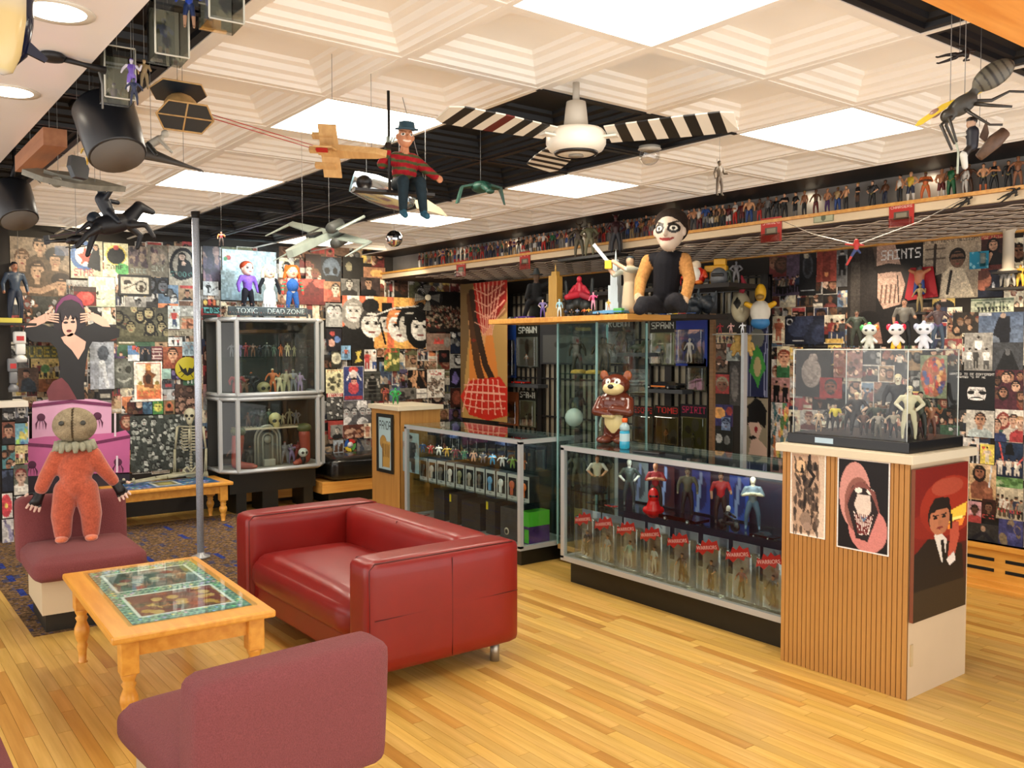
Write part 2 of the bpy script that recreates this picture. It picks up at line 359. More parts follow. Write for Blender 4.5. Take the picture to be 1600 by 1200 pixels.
for i in range(-2, 6):
    for j in range(-5, 11):
        x, y = CX0+i*TI, CY0+j*TI
        if y+TI > YB+.35 or y < -1: continue
        if (i, j) in LIGHTS:
            L = empty('ceiling_light', (x, y, CH));
            MB().box((.012, .012, .012), (TI-.012, TI-.012, .02)).build('diffuser', EM, L)
            fr = MB()
            for a_, b_ in (((.0, .0), (TI, .012)), ((.0, TI-.012), (TI, TI)), ((.0, .012), (.012, TI-.012)), ((TI-.012, .012), (TI, TI-.012))): fr.box((*a_, .002), (*b_, .03))
            fr.build('frame', EMF, L)
            where = {(0, -1): 'nearest, large in the top middle of the picture', (0, 2): 'above the wooden toy starship', (0, 5): 'left of the pole, beyond the toy glider', (0, 8): 'behind the black toy horseman',
                     (3, 0): 'right of the striped ceiling fan, near the toy insect', (3, 3): 'just below and behind the striped ceiling fan', (3, 6): 'behind the legs of the swinging puppet', (3, 9): 'farthest, above the three dolls'}.get((i, j), 'out of view behind the camera, '+('left' if i == 0 else 'right')+' row')
            props(L, 'square white ceiling light panel '+where, 'ceiling light', 'ceiling light panels'); continue
        black = (1 <= i < 3 and 1 <= j < 10) or i == -2 or i == 5 or j < -1
        if i == 5: continue
        if y+TI > YB: continue
        link('ceiling_tile', tb_ if black else tc_, ceil, (x, y, CH))
# black band along the shelf wall, T bars
struct(MB().box((CX0+5*TI, -.8, CH-.004), (XU+.1, YB, CH+.03)), 'trim_4', CBK)
gb = MB()
for i in range(-2, 6): gb.box((CX0+i*TI-.011, -.8, CH-.004), (CX0+i*TI+.011, YB, CH+.004))
for j in range(-5, 11):
    if CY0+j*TI < YB: gb.box((CX0-1*TI, CY0+j*TI-.011, CH-.0035), (CX0+5*TI, CY0+j*TI+.011, CH+.0035))
g = gb.build('ceiling_grid', CRM, ceil)
gk = MB()
for j in range(1, 11):
    if CY0+j*TI < YB: gk.box((CX0+TI, CY0+j*TI-.012, CH-.005), (CX0+3*TI, CY0+j*TI+.012, CH+.004))
gk.box((CX0+2*TI-.012, CY0+TI, CH-.006), (CX0+2*TI+.012, YB, CH+.004)); gk.build('ceiling_grid', CBK, ceil)
# lowered glossy white ceiling at the left with round downlights
SZ = 2.42; SX = .62
struct(MB().box((-2.2, .2, SZ), (SX, 7.6, SZ+.03)), 'ceiling_left', mat('gloss_white_ceiling', '#e9e4e2', .18, spec=.5))
struct(MB().box((SX-.02, .2, SZ+.03), (SX, 7.6, CH+.05)), 'trim_5', CBK)
for px, py, w in ((88, 18, 'nearest, at the top left corner'), (15, 143, 'second from the camera, at the left edge')):
    p = PZ(px, py, SZ); L = empty('downlight', (p.x, p.y, SZ), 0, 'round recessed downlight in the white ceiling, '+w, 'ceiling light', 'round downlights')
    MB().lathe([(.068, -.002), (.068, .0), (.066, .0005)], 24).build('lamp_face', mat('downlight_glow', '#fff2dc', .5, emit=6), L)
    MB().lathe([(.069, -.003), (.088, -.003), (.088, 0), (.069, 0)], 24, cap=False).build('rim', EMF, L)
# wooden beam at the top right
bm_ = MB().box((1.7, 1.08, 2.4), (4.6, 1.02-.6, 2.62)).build('trim_6', woodmat('orange_pine', '#d88a3a', '#eda653', .4, (3, 30, 30))); bm_['kind'] = 'structure'
# slotted wooden heater cover along the right wall
hc = empty('heater_cover', (XW-.09, 0, 0), 0, 'low slotted wooden heater cover along the bottom of the right wall', 'heater cover')
hb = MB().box((0, 1.2, .0), (.088, 3.6, .03)).box((0.02, 1.2, .03), (.088, 3.6, .3)).box((-.01, 1.2, .27), (.088, 3.6, .30)).box((.0, 1.2, .03), (.03, 3.6, .06)).box((-.03, 1.2, .0), (0, 3.6, .02)); hb.build('body', PINEY, hc)
for k in range(8):
    for z in (.12, .19):
        y0 = 3.52-k*.31; MB().box((.015, y0-.24, z), (.021, y0, z+.022), bev=.002).build('slot', mat('black_void', '#070707', .8), hc)
# FURNITURE
def rbox(mb, a, b, r, puff=(0, 0, 0), n=8, M=None, col=None):
    """soft rounded box, puffed on the faces"""
    bm = bmesh.new(); bmesh.ops.create_cube(bm, size=2); bmesh.ops.subdivide_edges(bm, edges=bm.edges[:], cuts=n, use_grid_fill=True)
    a, b = Vector(a), Vector(b); c = (a+b)/2; h = (b-a)/2; vs = []
    for v in bm.verts:
        p = v.co.copy(); s = [math.copysign(abs(t)**.55, t) for t in p]; w = Vector((s[0]*h.x, s[1]*h.y, s[2]*h.z))
        q = Vector([max(-(h[k]-r), min(h[k]-r, w[k])) for k in range(3)]); d = w-q
        if d.length > 1e-6: w = q+d.normalized()*r
        e = [1-abs(p[k])**2.5 for k in range(3)]
        w.z += puff[2]*e[0]*e[1]*(p.z > .5); w.x += puff[0]*e[1]*e[2]*(math.copysign(1, p.x) if abs(p.x) > .9 else 0); w.y += puff[1]*e[0]*e[2]*(math.copysign(1, p.y) if abs(p.y) > .9 else 0)
        vs.append(w+c)
    bm.verts.index_update(); mb.add(vs, [[v.index for v in f.verts] for f in bm.faces], M, col, True); bm.free(); return mb
LEA = mat('red_leather', '#80110b', .36, noise=.1, nscale=5, bump=.12, spec=.5, coat=.06)
SEAM = mat('dark_red_stitching', '#4a0c0c', .6)
x0, x1, y0, y1 = 1.89, 2.755, 3.53, 5.18; zt = .625
so = empty('sofa', (x0, y0, 0), 0, 'low red leather two-seat sofa on short metal legs on the wood floor', 'sofa')
def L_(mb, name, m=LEA, parent=None): return mb.build(name, m, parent or so, (0, 0, 0), M=None)
ox = T(-x0, -y0, 0)
rbox(MB(), (x0, y0, .1), (x1, y0+.2, zt), .035, (.004, .008, .006), M=ox).build('arm', LEA, so)
rbox(MB(), (x0, y1-.2, .1), (x1, y1, zt), .035, (.004, .008, .006), M=ox).build('arm', LEA, so)
rbox(MB(), (x1-.26, y0+.19, .1), (x1-.005, y1-.19, zt-.002), .06, (.02, 0, .008), M=ox).build('backrest', LEA, so)
rbox(MB(), (x0+.0, y0+.2, .2), (x1-.22, y1-.2, .40), .085, (.012, 0, .035), 10, M=ox).build('seat', LEA, so)
rbox(MB(), (x0+.03, y0+.2, .1), (x1-.1, y1-.2, .24), .02, M=ox).build('base', LEA, so)
for yy in (y0, y1-.2):
    for dy_ in (.012, .188): MB().tube([(x0+.014, yy+dy_, .12), (x0+.012, yy+dy_, zt-.035), (x0+.04, yy+dy_, zt-.008), (x1-.04, yy+dy_, zt-.008)], .0035, 5, M=ox).build('seam', SEAM, so)
MB().tube([(x0+.45, y0-.006, .12), (x0+.45, y0-.008, zt-.03)], .002, 5, M=ox).build('seam', SEAM, so); MB().tube([(x0+.03, y0-.006, .36), (x1-.02, y0-.006, .37)], .002, 5, M=ox).build('seam', SEAM, so)
MB().tube([(x1-.26, (y0+y1)/2, .43), (x1-.24, (y0+y1)/2, zt-.01), (x1-.02, (y0+y1)/2, zt+.006)], .003, 5, M=ox).build('seam', SEAM, so)
for i, (n_, pts) in enumerate([]): pass
for lx, ly in ((x0+.08, y0+.1), (x1-.1, y0+.08), (x0+.08, y1-.08), (x1-.08, y1-.08)):
    MB().lathe([(.024, 0), (.024, .1)], 14).build('leg', mat('satin_steel', '#a9a294', .35, .8), so, (lx-x0, ly-y0, 0))
# art canvas (flat print as colours on a fine mesh)
FONT = {'A': '01110100011000111111100011000110001', 'B': '11110100011000111110100011000111110', 'C': '01111100001000010000100001000001111', 'D': '11110100011000110001100011000111110', 'E': '11111100001000011110100001000011111', 'F': '11111100001000011110100001000010000', 'G': '01111100001000010011100011000101110', 'H': '10001100011000111111100011000110001', 'I': '11111001000010000100001000010011111', 'J': '00111000100001000010000101001001100', 'K': '10001100101010011000101001001010001', 'L': '10000100001000010000100001000011111', 'M': '10001110111010110101100011000110001', 'N': '10001110011010110011100011000110001', 'O': '01110100011000110001100011000101110', 'P': '11110100011000111110100001000010000', 'Q': '01110100011000110001101011001001101', 'R': '11110100011000111110101001001010001', 'S': '01111100001000001110000010000111110', 'T': '11111001000010000100001000010000100', 'U': '10001100011000110001100011000101110', 'V': '10001100011000110001010100101000100', 'W': '10001100011000110101101011101110001', 'X': '10001100010101000100010101000110001', 'Y': '10001100010101000100001000010000100', 'Z': '11111000010001000100010001000011111', ' ': '0'*35, '$': '00100011111010001110001011111000100', '1': '00100011000010000100001000010001110', '0': '01110100011001110101110011000101110', '?': '01110100010000100110001000000000100', '7': '11111000010001000100010000100001000'}
class Art:
    def __init__(s, nx, ny, bg='#222222', bg2=None):
        s.nx, s.ny = max(3, int(nx)), max(3, int(ny)); s.u, s.v = np.meshgrid((np.arange(s.nx)+.5)/s.nx, (np.arange(s.ny)+.5)/s.ny); s.v = 1-s.v
        s.asp = s.nx/s.ny; c1 = np.array(srgb(bg)); c2 = np.array(srgb(bg2 or bg)); s.a = c1+(c2-c1)*s.v[..., None]; s.a = np.array(s.a)
    def _p(s, m, c, al=1): s.a[m] = s.a[m]*(1-al)+np.array(srgb(c))*al; return s
    def ell(s, x, y, rx, ry, c, al=1, rot=0):
        dx, dy = (s.u-x), (s.v-y)
        if rot: dx, dy = dx*math.cos(rot)+dy*math.sin(rot), -dx*math.sin(rot)+dy*math.cos(rot)
        return s._p((dx/rx)**2+(dy/ry)**2 < 1, c, al)
    def rect(s, x0, y0, x1, y1, c, al=1): return s._p((s.u >= x0) & (s.u <= x1) & (s.v >= y0) & (s.v <= y1), c, al)
    def poly(s, pts, c, al=1):
        m = np.zeros(s.u.shape, bool); n = len(pts)
        for i in range(n):
            (xa, ya), (xb, yb) = pts[i], pts[(i+1) % n]
            if ya == yb: continue
            m ^= ((ya > s.v) != (yb > s.v)) & (s.u < (xb-xa)*(s.v-ya)/(yb-ya)+xa)
        return s._p(m, c, al)
    def line(s, pts, w, c, al=1):
        for (xa, ya), (xb, yb) in zip(pts[:-1], pts[1:]):
            dx, dy = (xb-xa)*s.asp, yb-ya; L = dx*dx+dy*dy+1e-9; t = np.clip((((s.u-xa)*s.asp)*dx+(s.v-ya)*dy)/L, 0, 1)
            d = np.hypot((s.u-xa)*s.asp-t*dx, s.v-ya-t*dy); s._p(d < w, c, al)
        return s
    def noise(s, amt, rng, k=1):
        g = rng.random((s.ny//k+2, s.nx//k+2)); g = np.kron(g, np.ones((k, k)))[:s.ny, :s.nx]; s.a *= (1+amt*(g-.5)*2)[..., None]; s.a = np.clip(s.a, 0, 1); return s
    def border(s, w, c): s._p((s.u*s.asp < w) | ((1-s.u)*s.asp < w) | (s.v < w) | (s.v > 1-w), c); return s
    def text(s, t, x0, y0, x1, y1, c):
        n = len(t); W = n*6-1
        fx = (s.u-x0)/(x1-x0)*W; fy = (y1-s.v)/(y1-y0)*7; ok = (fx >= 0) & (fx < W) & (fy >= 0) & (fy < 7)
        m = np.zeros(s.u.shape, bool)
        for j, i in zip(*np.nonzero(ok)):
            k, cx = divmod(int(fx[j, i]), 6)
            if cx < 5 and k < n: m[j, i] = FONT.get(t[k].upper(), FONT[' '])[int(fy[j, i])*5+cx] == '1'
        return s._p(m, c)
    def head(s, x, y, h, skin='#c99a78', hair='#2b1a12', long=False, hat=None, al=1, eyes=True, beard=False):
        w = h*.36/s.asp; r = h*.5
        if long: s.ell(x, y-.05*h, w*1.5, r*1.35, hair)
        s.ell(x, y+.13*h, w*1.18, r*.95, hair); s.ell(x, y, w, r*.86, skin)
        s.ell(x+.4*w, y-.05*h, w*.55, r*.7, [t*.75 for t in srgb(skin)], .5)
        s.rect(x-w, y+.28*h, x+w, y+.36*h, hair)
        if eyes:
            for q in (-1, 1): s.ell(x+q*w*.42, y+.06*h, w*.2, h*.045, '#17100c'); s.line([(x+q*w*.15, y+.13*h), (x+q*w*.68, y+.14*h)], h*.015, hair)
            s.ell(x, y-.08*h, w*.14, h*.06, [t*.7 for t in srgb(skin)], .7); s.ell(x, y-.23*h, w*.36, h*.035, '#7c3028')
        if beard: s.ell(x, y-.3*h, w*.7, h*.14, hair); s.ell(x, y-.23*h, w*.3, h*.03, skin)
        if hat: s.rect(x-w*1.5, y+.28*h, x+w*1.5, y+.36*h, hat); s.rect(x-w, y+.34*h, x+w, y+.66*h, hat)
        return s
    def bust(s, x, y, h, skin='#c99a78', hair='#2b1a12', top='#222', **k):
        w = h*.36/s.asp; s.poly([(x-w*2.6, y-h*1.6), (x-w*2.3, y-h*.8), (x-w*.7, y-h*.5), (x+w*.7, y-h*.5), (x+w*2.3, y-h*.8), (x+w*2.6, y-h*1.6)], top)
        s.rect(x-w*.5, y-h*.65, x+w*.5, y-h*.3, [t*.8 for t in srgb(skin)]); return s.head(x, y, h, skin, hair, **k)
    def man(s, x, y, h, skin='#c99a78', top='#333', legs='#222', hair='#1a120c'):
        k = h/s.asp
        s.poly([(x-.13*k, y), (x-.12*k, y+.45*h), (x+.12*k, y+.45*h), (x+.14*k, y), (x+.04*k, y), (x, y+.38*h), (x-.04*k, y)], legs)
        s.poly([(x-.12*k, y+.42*h), (x-.19*k, y+.8*h), (x+.19*k, y+.8*h), (x+.12*k, y+.42*h)], top)
        s.line([(x-.17*k, y+.78*h), (x-.25*k, y+.5*h)], .035*h, skin); s.line([(x+.17*k, y+.78*h), (x+.24*k, y+.5*h)], .035*h, skin)
        s.ell(x, y+.9*h, .07*k, .085*h, skin); s.ell(x, y+.95*h, .075*k, .055*h, hair); return s
POSTN = [0]
def panel(name, art, w, h, m=PRINT, parent=None, M=None, t=.003, curl=0):
    nx, ny = art.nx, art.ny; xs = np.linspace(-w/2, w/2, nx); ys = np.linspace(h/2, -h/2, ny)
    X, Y = np.meshgrid(xs, ys); Zv = np.full_like(X, t)
    v = np.stack([X, Y, Zv], -1).reshape(-1, 3); idx = np.arange(nx*ny).reshape(ny, nx)
    f = np.stack([idx[:-1, :-1], idx[1:, :-1], idx[1:, 1:], idx[:-1, 1:]], -1).reshape(-1, 4)
    n = nx*ny; vb = [(-w/2, -h/2, 0), (w/2, -h/2, 0), (w/2, h/2, 0), (-w/2, h/2, 0), (-w/2, -h/2, t), (w/2, -h/2, t), (w/2, h/2, t), (-w/2, h/2, t)]
    fb = [(n, n+3, n+2, n+1), (n, n+1, n+5, n+4), (n+1, n+2, n+6, n+5), (n+2, n+3, n+7, n+6), (n+3, n, n+4, n+7)]
    me = bpy.data.meshes.new(name); me.from_pydata(np.concatenate([v, np.array(vb)]).tolist(), [], f.tolist()+[list(q) for q in fb])
    c = np.ones((n+8, 4)); c[:n, :3] = art.a.reshape(-1, 3); c[n:, :3] = art.a.mean((0, 1))
    a = me.color_attributes.new('Col', 'FLOAT_COLOR', 'POINT'); a.data.foreach_set('color', c.ravel()); me.materials.append(m)
    return link(name, me, parent, None, M)
RNG = np.random.default_rng(7)
# coffee table
def turned(h):
    k = h/.34; return [(.030, 0), (.022, .004), (.026, .05*k), (.034, .075*k), (.026, .088*k), (.034, .10*k), (.046, .135*k), (.044, .155*k), (.028, .185*k), (.038, .20*k), (.028, .21*k), (.036, .222*k), (.042, .235*k), (.036, .245*k)]
def ctable(loc, w, l, h, label, rot=0):
    t = empty('coffee_table', loc, rot, label, 'table'); th = .032
    MB().box((-w/2, -l/2, h-th), (w/2, l/2, h), bev=.009).build('tabletop', TABW, t)
    ins = .075
    for q in (-1, 1):
        MB().box((q*(w/2-ins)-.011, -l/2+.1, h-th-.075), (q*(w/2-ins)+.011, l/2-.1, h-th)).build('apron', TABW, t)
        MB().box((-w/2+.1, q*(l/2-ins)-.011, h-th-.075), (w/2-.1, q*(l/2-ins)+.011, h-th)).build('apron', TABW, t)
        for p in (-1, 1):
            m = MB(); X, Y = q*(w/2-ins), p*(l/2-ins); hh = h-th-.115
            pf_ = turned(hh); m.lathe([(r_*.80, z*(hh-.022)/pf_[-1][1]) for r_, z in pf_], 18, T(X, Y, 0)); m.box((X-.036, Y-.036, hh-.03*1), (X+.036, Y+.036, h-th), bev=.006); m.build('leg', TABW, t)
    return t
HOLO = vcmat('holographic_foil', .3, .5, .1)
def holo(art, rng):
    k = max(4, art.nx//9)
    for i in range(art.nx//4):
        for j in range(art.ny//3):
            x, y = (i+.5+.4*(j % 2))/(art.nx/4), (j+.5)/(art.ny/3)
            art.ell(x, y, 1.7/art.nx, 1.1/art.ny, ['#1f5f5c', '#2a7a76', '#1c4f66'][rng.integers(3)])
            if rng.random() < .3: art.ell(x+.01, y, 1.2/art.nx, 1.2/art.ny, ['#7fe0e8', '#b6a0f0', '#64e08a', '#e8a8d8', '#f0e07a', '#8ab8ff'][rng.integers(6)])
    return art
ct = ctable((1.215, 4.32, 0), .67, 1.24, .45, 'honey pine coffee table with turned legs and holographic glass top, before the red sofa', R(-2.5))
a = holo(Art(76, 130, '#8fc4b0', '#b8c49a'), RNG)
def pic(a, x0, y0, x1, y1, cols, rng):
    a.rect(x0-.03, y0-.015, x1+.03, y1+.015, '#dfe9ea'); a.rect(x0, y0, x1, y1, cols[0])
    for k in range(60): x, y = x0+(x1-x0)*rng.random(), y0+(y1-y0)*rng.random(); a.ell(x, y, min(.05, x-x0, x1-x), min(.03, y-y0, y1-y), cols[rng.integers(len(cols))], .8) if min(x-x0, x1-x, y-y0, y1-y) > .003 else 0
pic(a, .12, .10, .88, .44, ['#7a1f14', '#c9a13c', '#3a2a1c', '#a8431f', '#d8b86a', '#5a1710'], RNG)
pic(a, .12, .55, .88, .90, ['#46605c', '#9ab0a8', '#8a2a1c', '#2c3c3c', '#c8c0a0', '#7a5030'], RNG)
panel('picture_inlay', a, .50, 1.02, HOLO, ct, T(.02, .02, .451), .002)
MB().box((-.25, -.51, .4535), (.29, .55, .459)).build('glass_top', glassmat('table_glass', (.95, .99, .97), .55, .03), ct)
lt2 = ctable((2.38, 8.25, 0), 1.06, .5, .37, 'long low pine table with blue holographic top against the far wall, skeleton sitting on it')
a = holo(Art(90, 40, '#3a55a8', '#4a6ab8'), RNG)
for k in range(200): a.ell(RNG.random(), RNG.random(), .008, .02, ['#2038b0', '#8ab0ff', '#5060e0', '#b0d0f0'][RNG.integers(4)])
a.rect(.36, .15, .62, .85, '#d8e0d8'); a.rect(.39, .22, .59, .78, '#7a7040'); a.ell(.49, .5, .07, .2, '#b8b060')
panel('picture_inlay', a, .84, .4, HOLO, lt2, T(0, 0, .371), .002)
# mauve upholstered seats
FAB = mat('mauve_tweed', '#84494b', .95, noise=.2, nscale=260, bump=.6, spec=.1, sheen=.08); BASEC = mat('cream_laminate', '#cdbd9f', .5)
def seat_unit(loc, rz, label):
    s = empty('lounge_chair', loc, rz, label, 'chair'); w = .295
    rbox(MB(), (-w, .0, .30), (w, .60, .43), .05, (.01, .01, .02), 8).build('seat', FAB, s)
    rbox(MB(), (-w-.01, -.09, .30), (w+.01, .06, .70), .038, (.006, .006, .004), 8, M=T(0, 0, .0) @ Matrix.Shear('XZ', 4, (0, 0)) if False else T(0, -.0, 0) @ RX(R(4))).build('backrest', FAB, s)
    MB().box((-w+.045, -.02, .11), (w-.045, .53, .31)).build('base', BASEC, s)
    MB().box((-w+.065, .0, 0), (w-.065, .50, .11)).build('plinth', BLACK, s)
    return s
seat_unit((1.165, 5.98, 0), R(180-2), 'mauve upholstered chair with orange-suited doll standing on it, on the carpet')
seat_unit((1.045, 2.50, 0), R(4), 'mauve upholstered chair seen from behind, nearest the camera in front of the sofa')
seat_unit((-.22, 3.0, 0), R(-90), 'mauve upholstered chair mostly outside the picture at the bottom left corner')
# silver sparkly pole
pl = empty('pole', (2.19, 6.74, 0), 0, 'silver sparkly vertical pole standing on the carpet up to the ceiling', 'pole')
m = mat('sparkle_wrap', '#c4cfe0', .3, .2, noise=.3, nscale=160)
MB().lathe([(.026, .03), (.026, CH-.02)], 20).build('shaft', m, pl); MB().lathe([(.07, 0.008), (.068, .02), (.028, .035), (.026, .05)], 20).build('foot', ALU, pl)
MB().lathe([(.027, CH-.05), (.032, CH-.04), (.032, CH-.002)], 16).build('top_collar', DARK, pl)
# glass counters
def bars(mb, x0, x1, y0, y1, z0, z1, r=.016):
    for x in (x0, x1):
        for y in (y0, y1): mb.box((x-r, y-r, z0), (x+r, y+r, z1))
    for z in (z0, z1):
        for x in (x0, x1): mb.box((x-r, y0+r, z-r), (x+r, y1-r, z+r))
        for y in (y0, y1): mb.box((x0-r, y-r, z-r*1.0), (x1+r, y+r, z+r*1.0))
    return mb
def counter(x0, x1, y0, y1, zb, zt, label, shelves, back):
    c = empty('display_counter', (x0, y0, 0), 0, label, 'display case'); w, d = x1-x0, y1-y0
    bars(MB(), .016, w-.016, .016, d-.016, zb+.016, zt-.016).build('frame', ALU, c)
    MB().box((.03, .03, zb), (w-.03, d-.03, zb+.02)).build('deck', mat('case_deck', back[1], .5), c)
    MB().box((w-.026, .03, zb+.02), (w-.018, d-.03, zt-.03)).build('back_panel', mat('case_back_'+back[0], back[0], .6), c)
    MB().box((.006, .03, zb+.03), (.011, d-.03, zt-.03)).build('front_pane', GLASS, c)
    MB().box((.03, .006, zb+.03), (w-.03, .011, zt-.03)).build('side_pane', GLASS, c)
    MB().box((.03, d-.011, zb+.03), (w-.03, d-.006, zt-.03)).build('side_pane', GLASS, c)
    MB().box((.0, .0, zt), (w, d, zt+.006)).build('glass_top', glassmat('counter_glass', (.8, .9, .88), 1.0), c)
    MB().box((.05, .05, 0), (w-.03, d-.05, zb)).build('plinth', BLACK, c)
    for z, dd in shelves: MB().box((w-.03-dd, .03, z), (w-.03, d-.03, z+.006)).build('shelf', glassmat('shelf_glass', (.75, .88, .84), 1.0), c)
    return c
counter(3.92, 4.46, 2.76, 4.57, .15, .935, 'long low glass counter with aluminium frame, between ribbed wood pedestal and tall glass case', [(.52, .3)], ('#1a2036', '#8d8f8a'))
counter(3.93, 4.45, 5.03, 6.66, .12, .93, 'glass counter full of boxed vinyl figures, behind the red sofa', [(.68, .33), (.45, .42)], ('#20242a', '#8a938e'))
# pedestals
def pedestal(loc, w, d, h, label, ribs):
    p = empty('pedestal', loc, 0, label, 'pedestal')      # local x depth (away), y along the room
    MB().box((.012, 0, 0), (d, w, h-.04)).build('body', mat('cream_side', '#c9b393', .5, noise=.05, nscale=3) if ribs else OAKP, p)
    MB().box((-.03, -.03, h-.04), (d+.02, w+.02, h), bev=.003).build('top_slab', mat('cream_top', '#d3c8ae', .45), p)
    if ribs:
        n = int(w/.0245)
        st = MB().box((.0, .001, 0), (.014, w*.999/n-.003, h-.041), bev=.0015).build('rib', OAKP, p, (0, 0, 0)); me = st.data
        for k in range(1, n): link('rib', me, p, (0, k*w/n, 0))
        MB().box((.006, 0, 0), (.0125, w, h-.041)).build('rib_backing', mat('dark_groove', '#74501f', .8), p)
    else: MB().box((-.001, .0, 0), (.0, w, h-.04)).build('face', OAKP, p)
    return p
pedestal((3.815, 2.055, 0), .67, .555, 1.115, 'ribbed oak pedestal with cream top, carrying the acrylic display box', True)
hg = MB().box((.03, -.006, .83), (.05, 0, .92)).box((.03, -.006, .15), (.05, 0, .25)).build('hinge', mat('painted_hinge', '#bda77f', .45), bpy.data.objects['pedestal'])
pedestal((3.93, 6.74, 0), .5, .42, 1.085, 'plain oak pedestal with cream top and framed cartoon drawing, at the far counter end', False)
# framed pictures on the pedestals
def picture(art, px, plane, d, label, cat='picture', frame=None, fm=None, off=.004, th=.004, name='poster', part='print'):
    """px = pixel rectangle; plane = real wall coordinate"""
    x0, y0, x1, y1 = px; f = PX if d[1] == 'x' else PY; A = f(x0, (y0+y1)/2, plane); B = f(x1, (y0+y1)/2, plane); C = f((x0+x1)/2, y0, plane); D = f((x0+x1)/2, y1, plane)
    c = Vector(((A.x+B.x)/2, (A.y+B.y)/2, (C.z+D.z)/2)); w = math.hypot(B.x-A.x, B.y-A.y); h = C.z-D.z
    o = Vector({'-x': (-1, 0, 0), '-y': (0, -1, 0)}[d]); c += o*off
    if frame:
        e = empty(name, c, 0, label, cat); Mx = face_mx((0, 0, 0), d)
        mb = MB(); t = frame
        for q in ((-w/2-t, -h/2-t, w/2+t, -h/2), (-w/2-t, h/2, w/2+t, h/2+t), (-w/2-t, -h/2, -w/2, h/2), (w/2, -h/2, w/2+t, h/2)): mb.box((q[0], q[1], 0), (q[2], q[3], th+.008), M=Mx)
        mb.build('frame', fm or BLACK, e); panel(part, art, w, h, PRINT, e, Mx, th); return e
    o_ = panel(name, art, w, h, PRINT, None, face_mx(c, d), th); return props(o_, label, cat)
def P(z): pass
a = Art(50, 100, '#d9c4b0', '#c9b49c'); a.border(.02, '#f0ece4')
a.poly([(.1, .04), (.06, .5), (.03, .96), (.78, .96), (.86, .5), (.7, .04)], '#b59880'); a.ell(.3, .8, .22, .12, '#cba784')
for k in range(95): x, y = .12+.66*RNG.random(), .05+.85*RNG.random(); a.ell(x, y, .03+.06*RNG.random(), .015+.04*RNG.random(), ['#2a2320', '#3c322c', '#55463c', '#16110f'][RNG.integers(4)], .85, RNG.random()*3)
a.ell(.3, .82, .13, .07, '#d8b890'); a.poly([(.28, .74), (.34, .86), (.4, .74)], '#171210'); a.line([(.55, .95), (.5, .8), (.68, .72), (.55, .6)], .02, '#171210'); a.ell(.45, .2, .16, .09, '#8d7868'); a.ell(.5, .12, .12, .05, '#a08878')
picture(a.noise(.15, RNG), (1236, 706, 1291, 838), 3.815, '-x', 'tattoo photo of a dark scene on an arm, left print on the ribbed pedestal', 'photo print', off=.002, name='photo_print')
a = Art(64, 110, '#120f12'); a.border(.015, '#eee8e4')
a.ell(.35, .6, .3, .36, '#c98f86'); a.ell(.6, .25, .36, .25, '#c9807a'); a.ell(.42, .5, .27, .3, '#8a5a50')
a.poly([(.3, .7), (.2, .5), (.38, .14), (.6, .12), (.8, .45), (.7, .68), (.5, .76)], '#241a1c'); a.poly([(.4, .62), (.34, .5), (.5, .28), (.66, .46), (.64, .62)], '#d8c8bc')
a.ell(.42, .66, .07, .03, '#efe6dc'); a.ell(.64, .66, .07, .03, '#efe6dc'); a.poly([(.32, .44), (.5, .3), (.7, .42), (.62, .2), (.44, .18)], '#efe2da')
for k in range(9): a.line([(.36+.04*k, .4), (.42+.02*k, .2)], .006, '#6a2a2a')
for k in range(9): a.line([((1-t)**2*(.2+.01*k)+2*t*(1-t)*(.45)+t*t*(.8-.01*k), (1-t)**2*(.5+.02*k)+2*t*(1-t)*(1.02-.035*k)+t*t*(.46+.025*k)) for t in np.linspace(0, 1, 10)], .009, '#7c4a44')
a.poly([(.46, .4), (.52, .32), (.6, .4), (.52, .36)], '#5a7a9a'); a.border(.015, '#eee8e4')
picture(a.noise(.12, RNG), (1309, 718, 1391, 862), 3.815, '-x', 'tattoo photo of a grinning masked face on black, right print on the ribbed pedestal', 'photo print', off=.002, name='photo_print')
# canvas on the cream side (faces the camera side, -y)
a = Art(70, 150, '#2a1d12', '#6a1410')
a.rect(0, .45, 1, 1, '#74180f'); a.ell(.65, .72, .55, .2, '#a3321c', .7); a.ell(.6, .85, .3, .06, '#a84a34', .8); a.ell(.4, .62, .5, .1, '#8a2414', .6)
a.poly([(.62, .68), (.98, .72), (.96, .63), (.62, .60)], '#f0c040'); a.poly([(.62, .59), (.95, .62), (.9, .57), (.62, .56)], '#ee8a30'); a.rect(.62, .615, .9, .635, '#f8e880')
a.poly([(0, .0), (0, .44), (.25, .53), (.5, .5), (.9, .44), (.98, .0)], '#1d150e'); a.rect(0, 0, 1, .2, '#3a2c1a', .8)
a.poly([(.36, .54), (.42, .58), (.6, .5), (.56, .33), (.5, .36)], '#d9cfc0'); a.poly([(.48, .5), (.54, .5), (.6, .34), (.54, .33)], '#14110e')
a.poly([(.62, .36), (.66, .5), (.66, .6), (.82, .6), (.84, .5), (.74, .35)], '#b5503a'); a.poly([(.6, .36), (.74, .4), (.78, .34), (.66, .31)], '#e0d4c8')
a.rect(.66, .56, .70, .66, '#15110f')
a.head(.46, .64, .24, '#b3714e', '#1d120c'); a.line([(.33, .72), (.4, .76), (.58, .75)], .03, '#1d120c')
picture(a.noise(.08, RNG), (1421, 727, 1503, 957), 2.055, '-y', 'tall canvas of a dark-suited man before a red sunset, on the pedestal side', 'canvas', th=.018, off=.005, name='canvas')
a = Art(40, 80, '#9fb6bc', '#a8c2c6'); a.text('PANDA', .08, .76, .92, .92, '#16181a'); a.text('PANDA', .1, .775, .9, .905, '#8fa6ac') if False else None
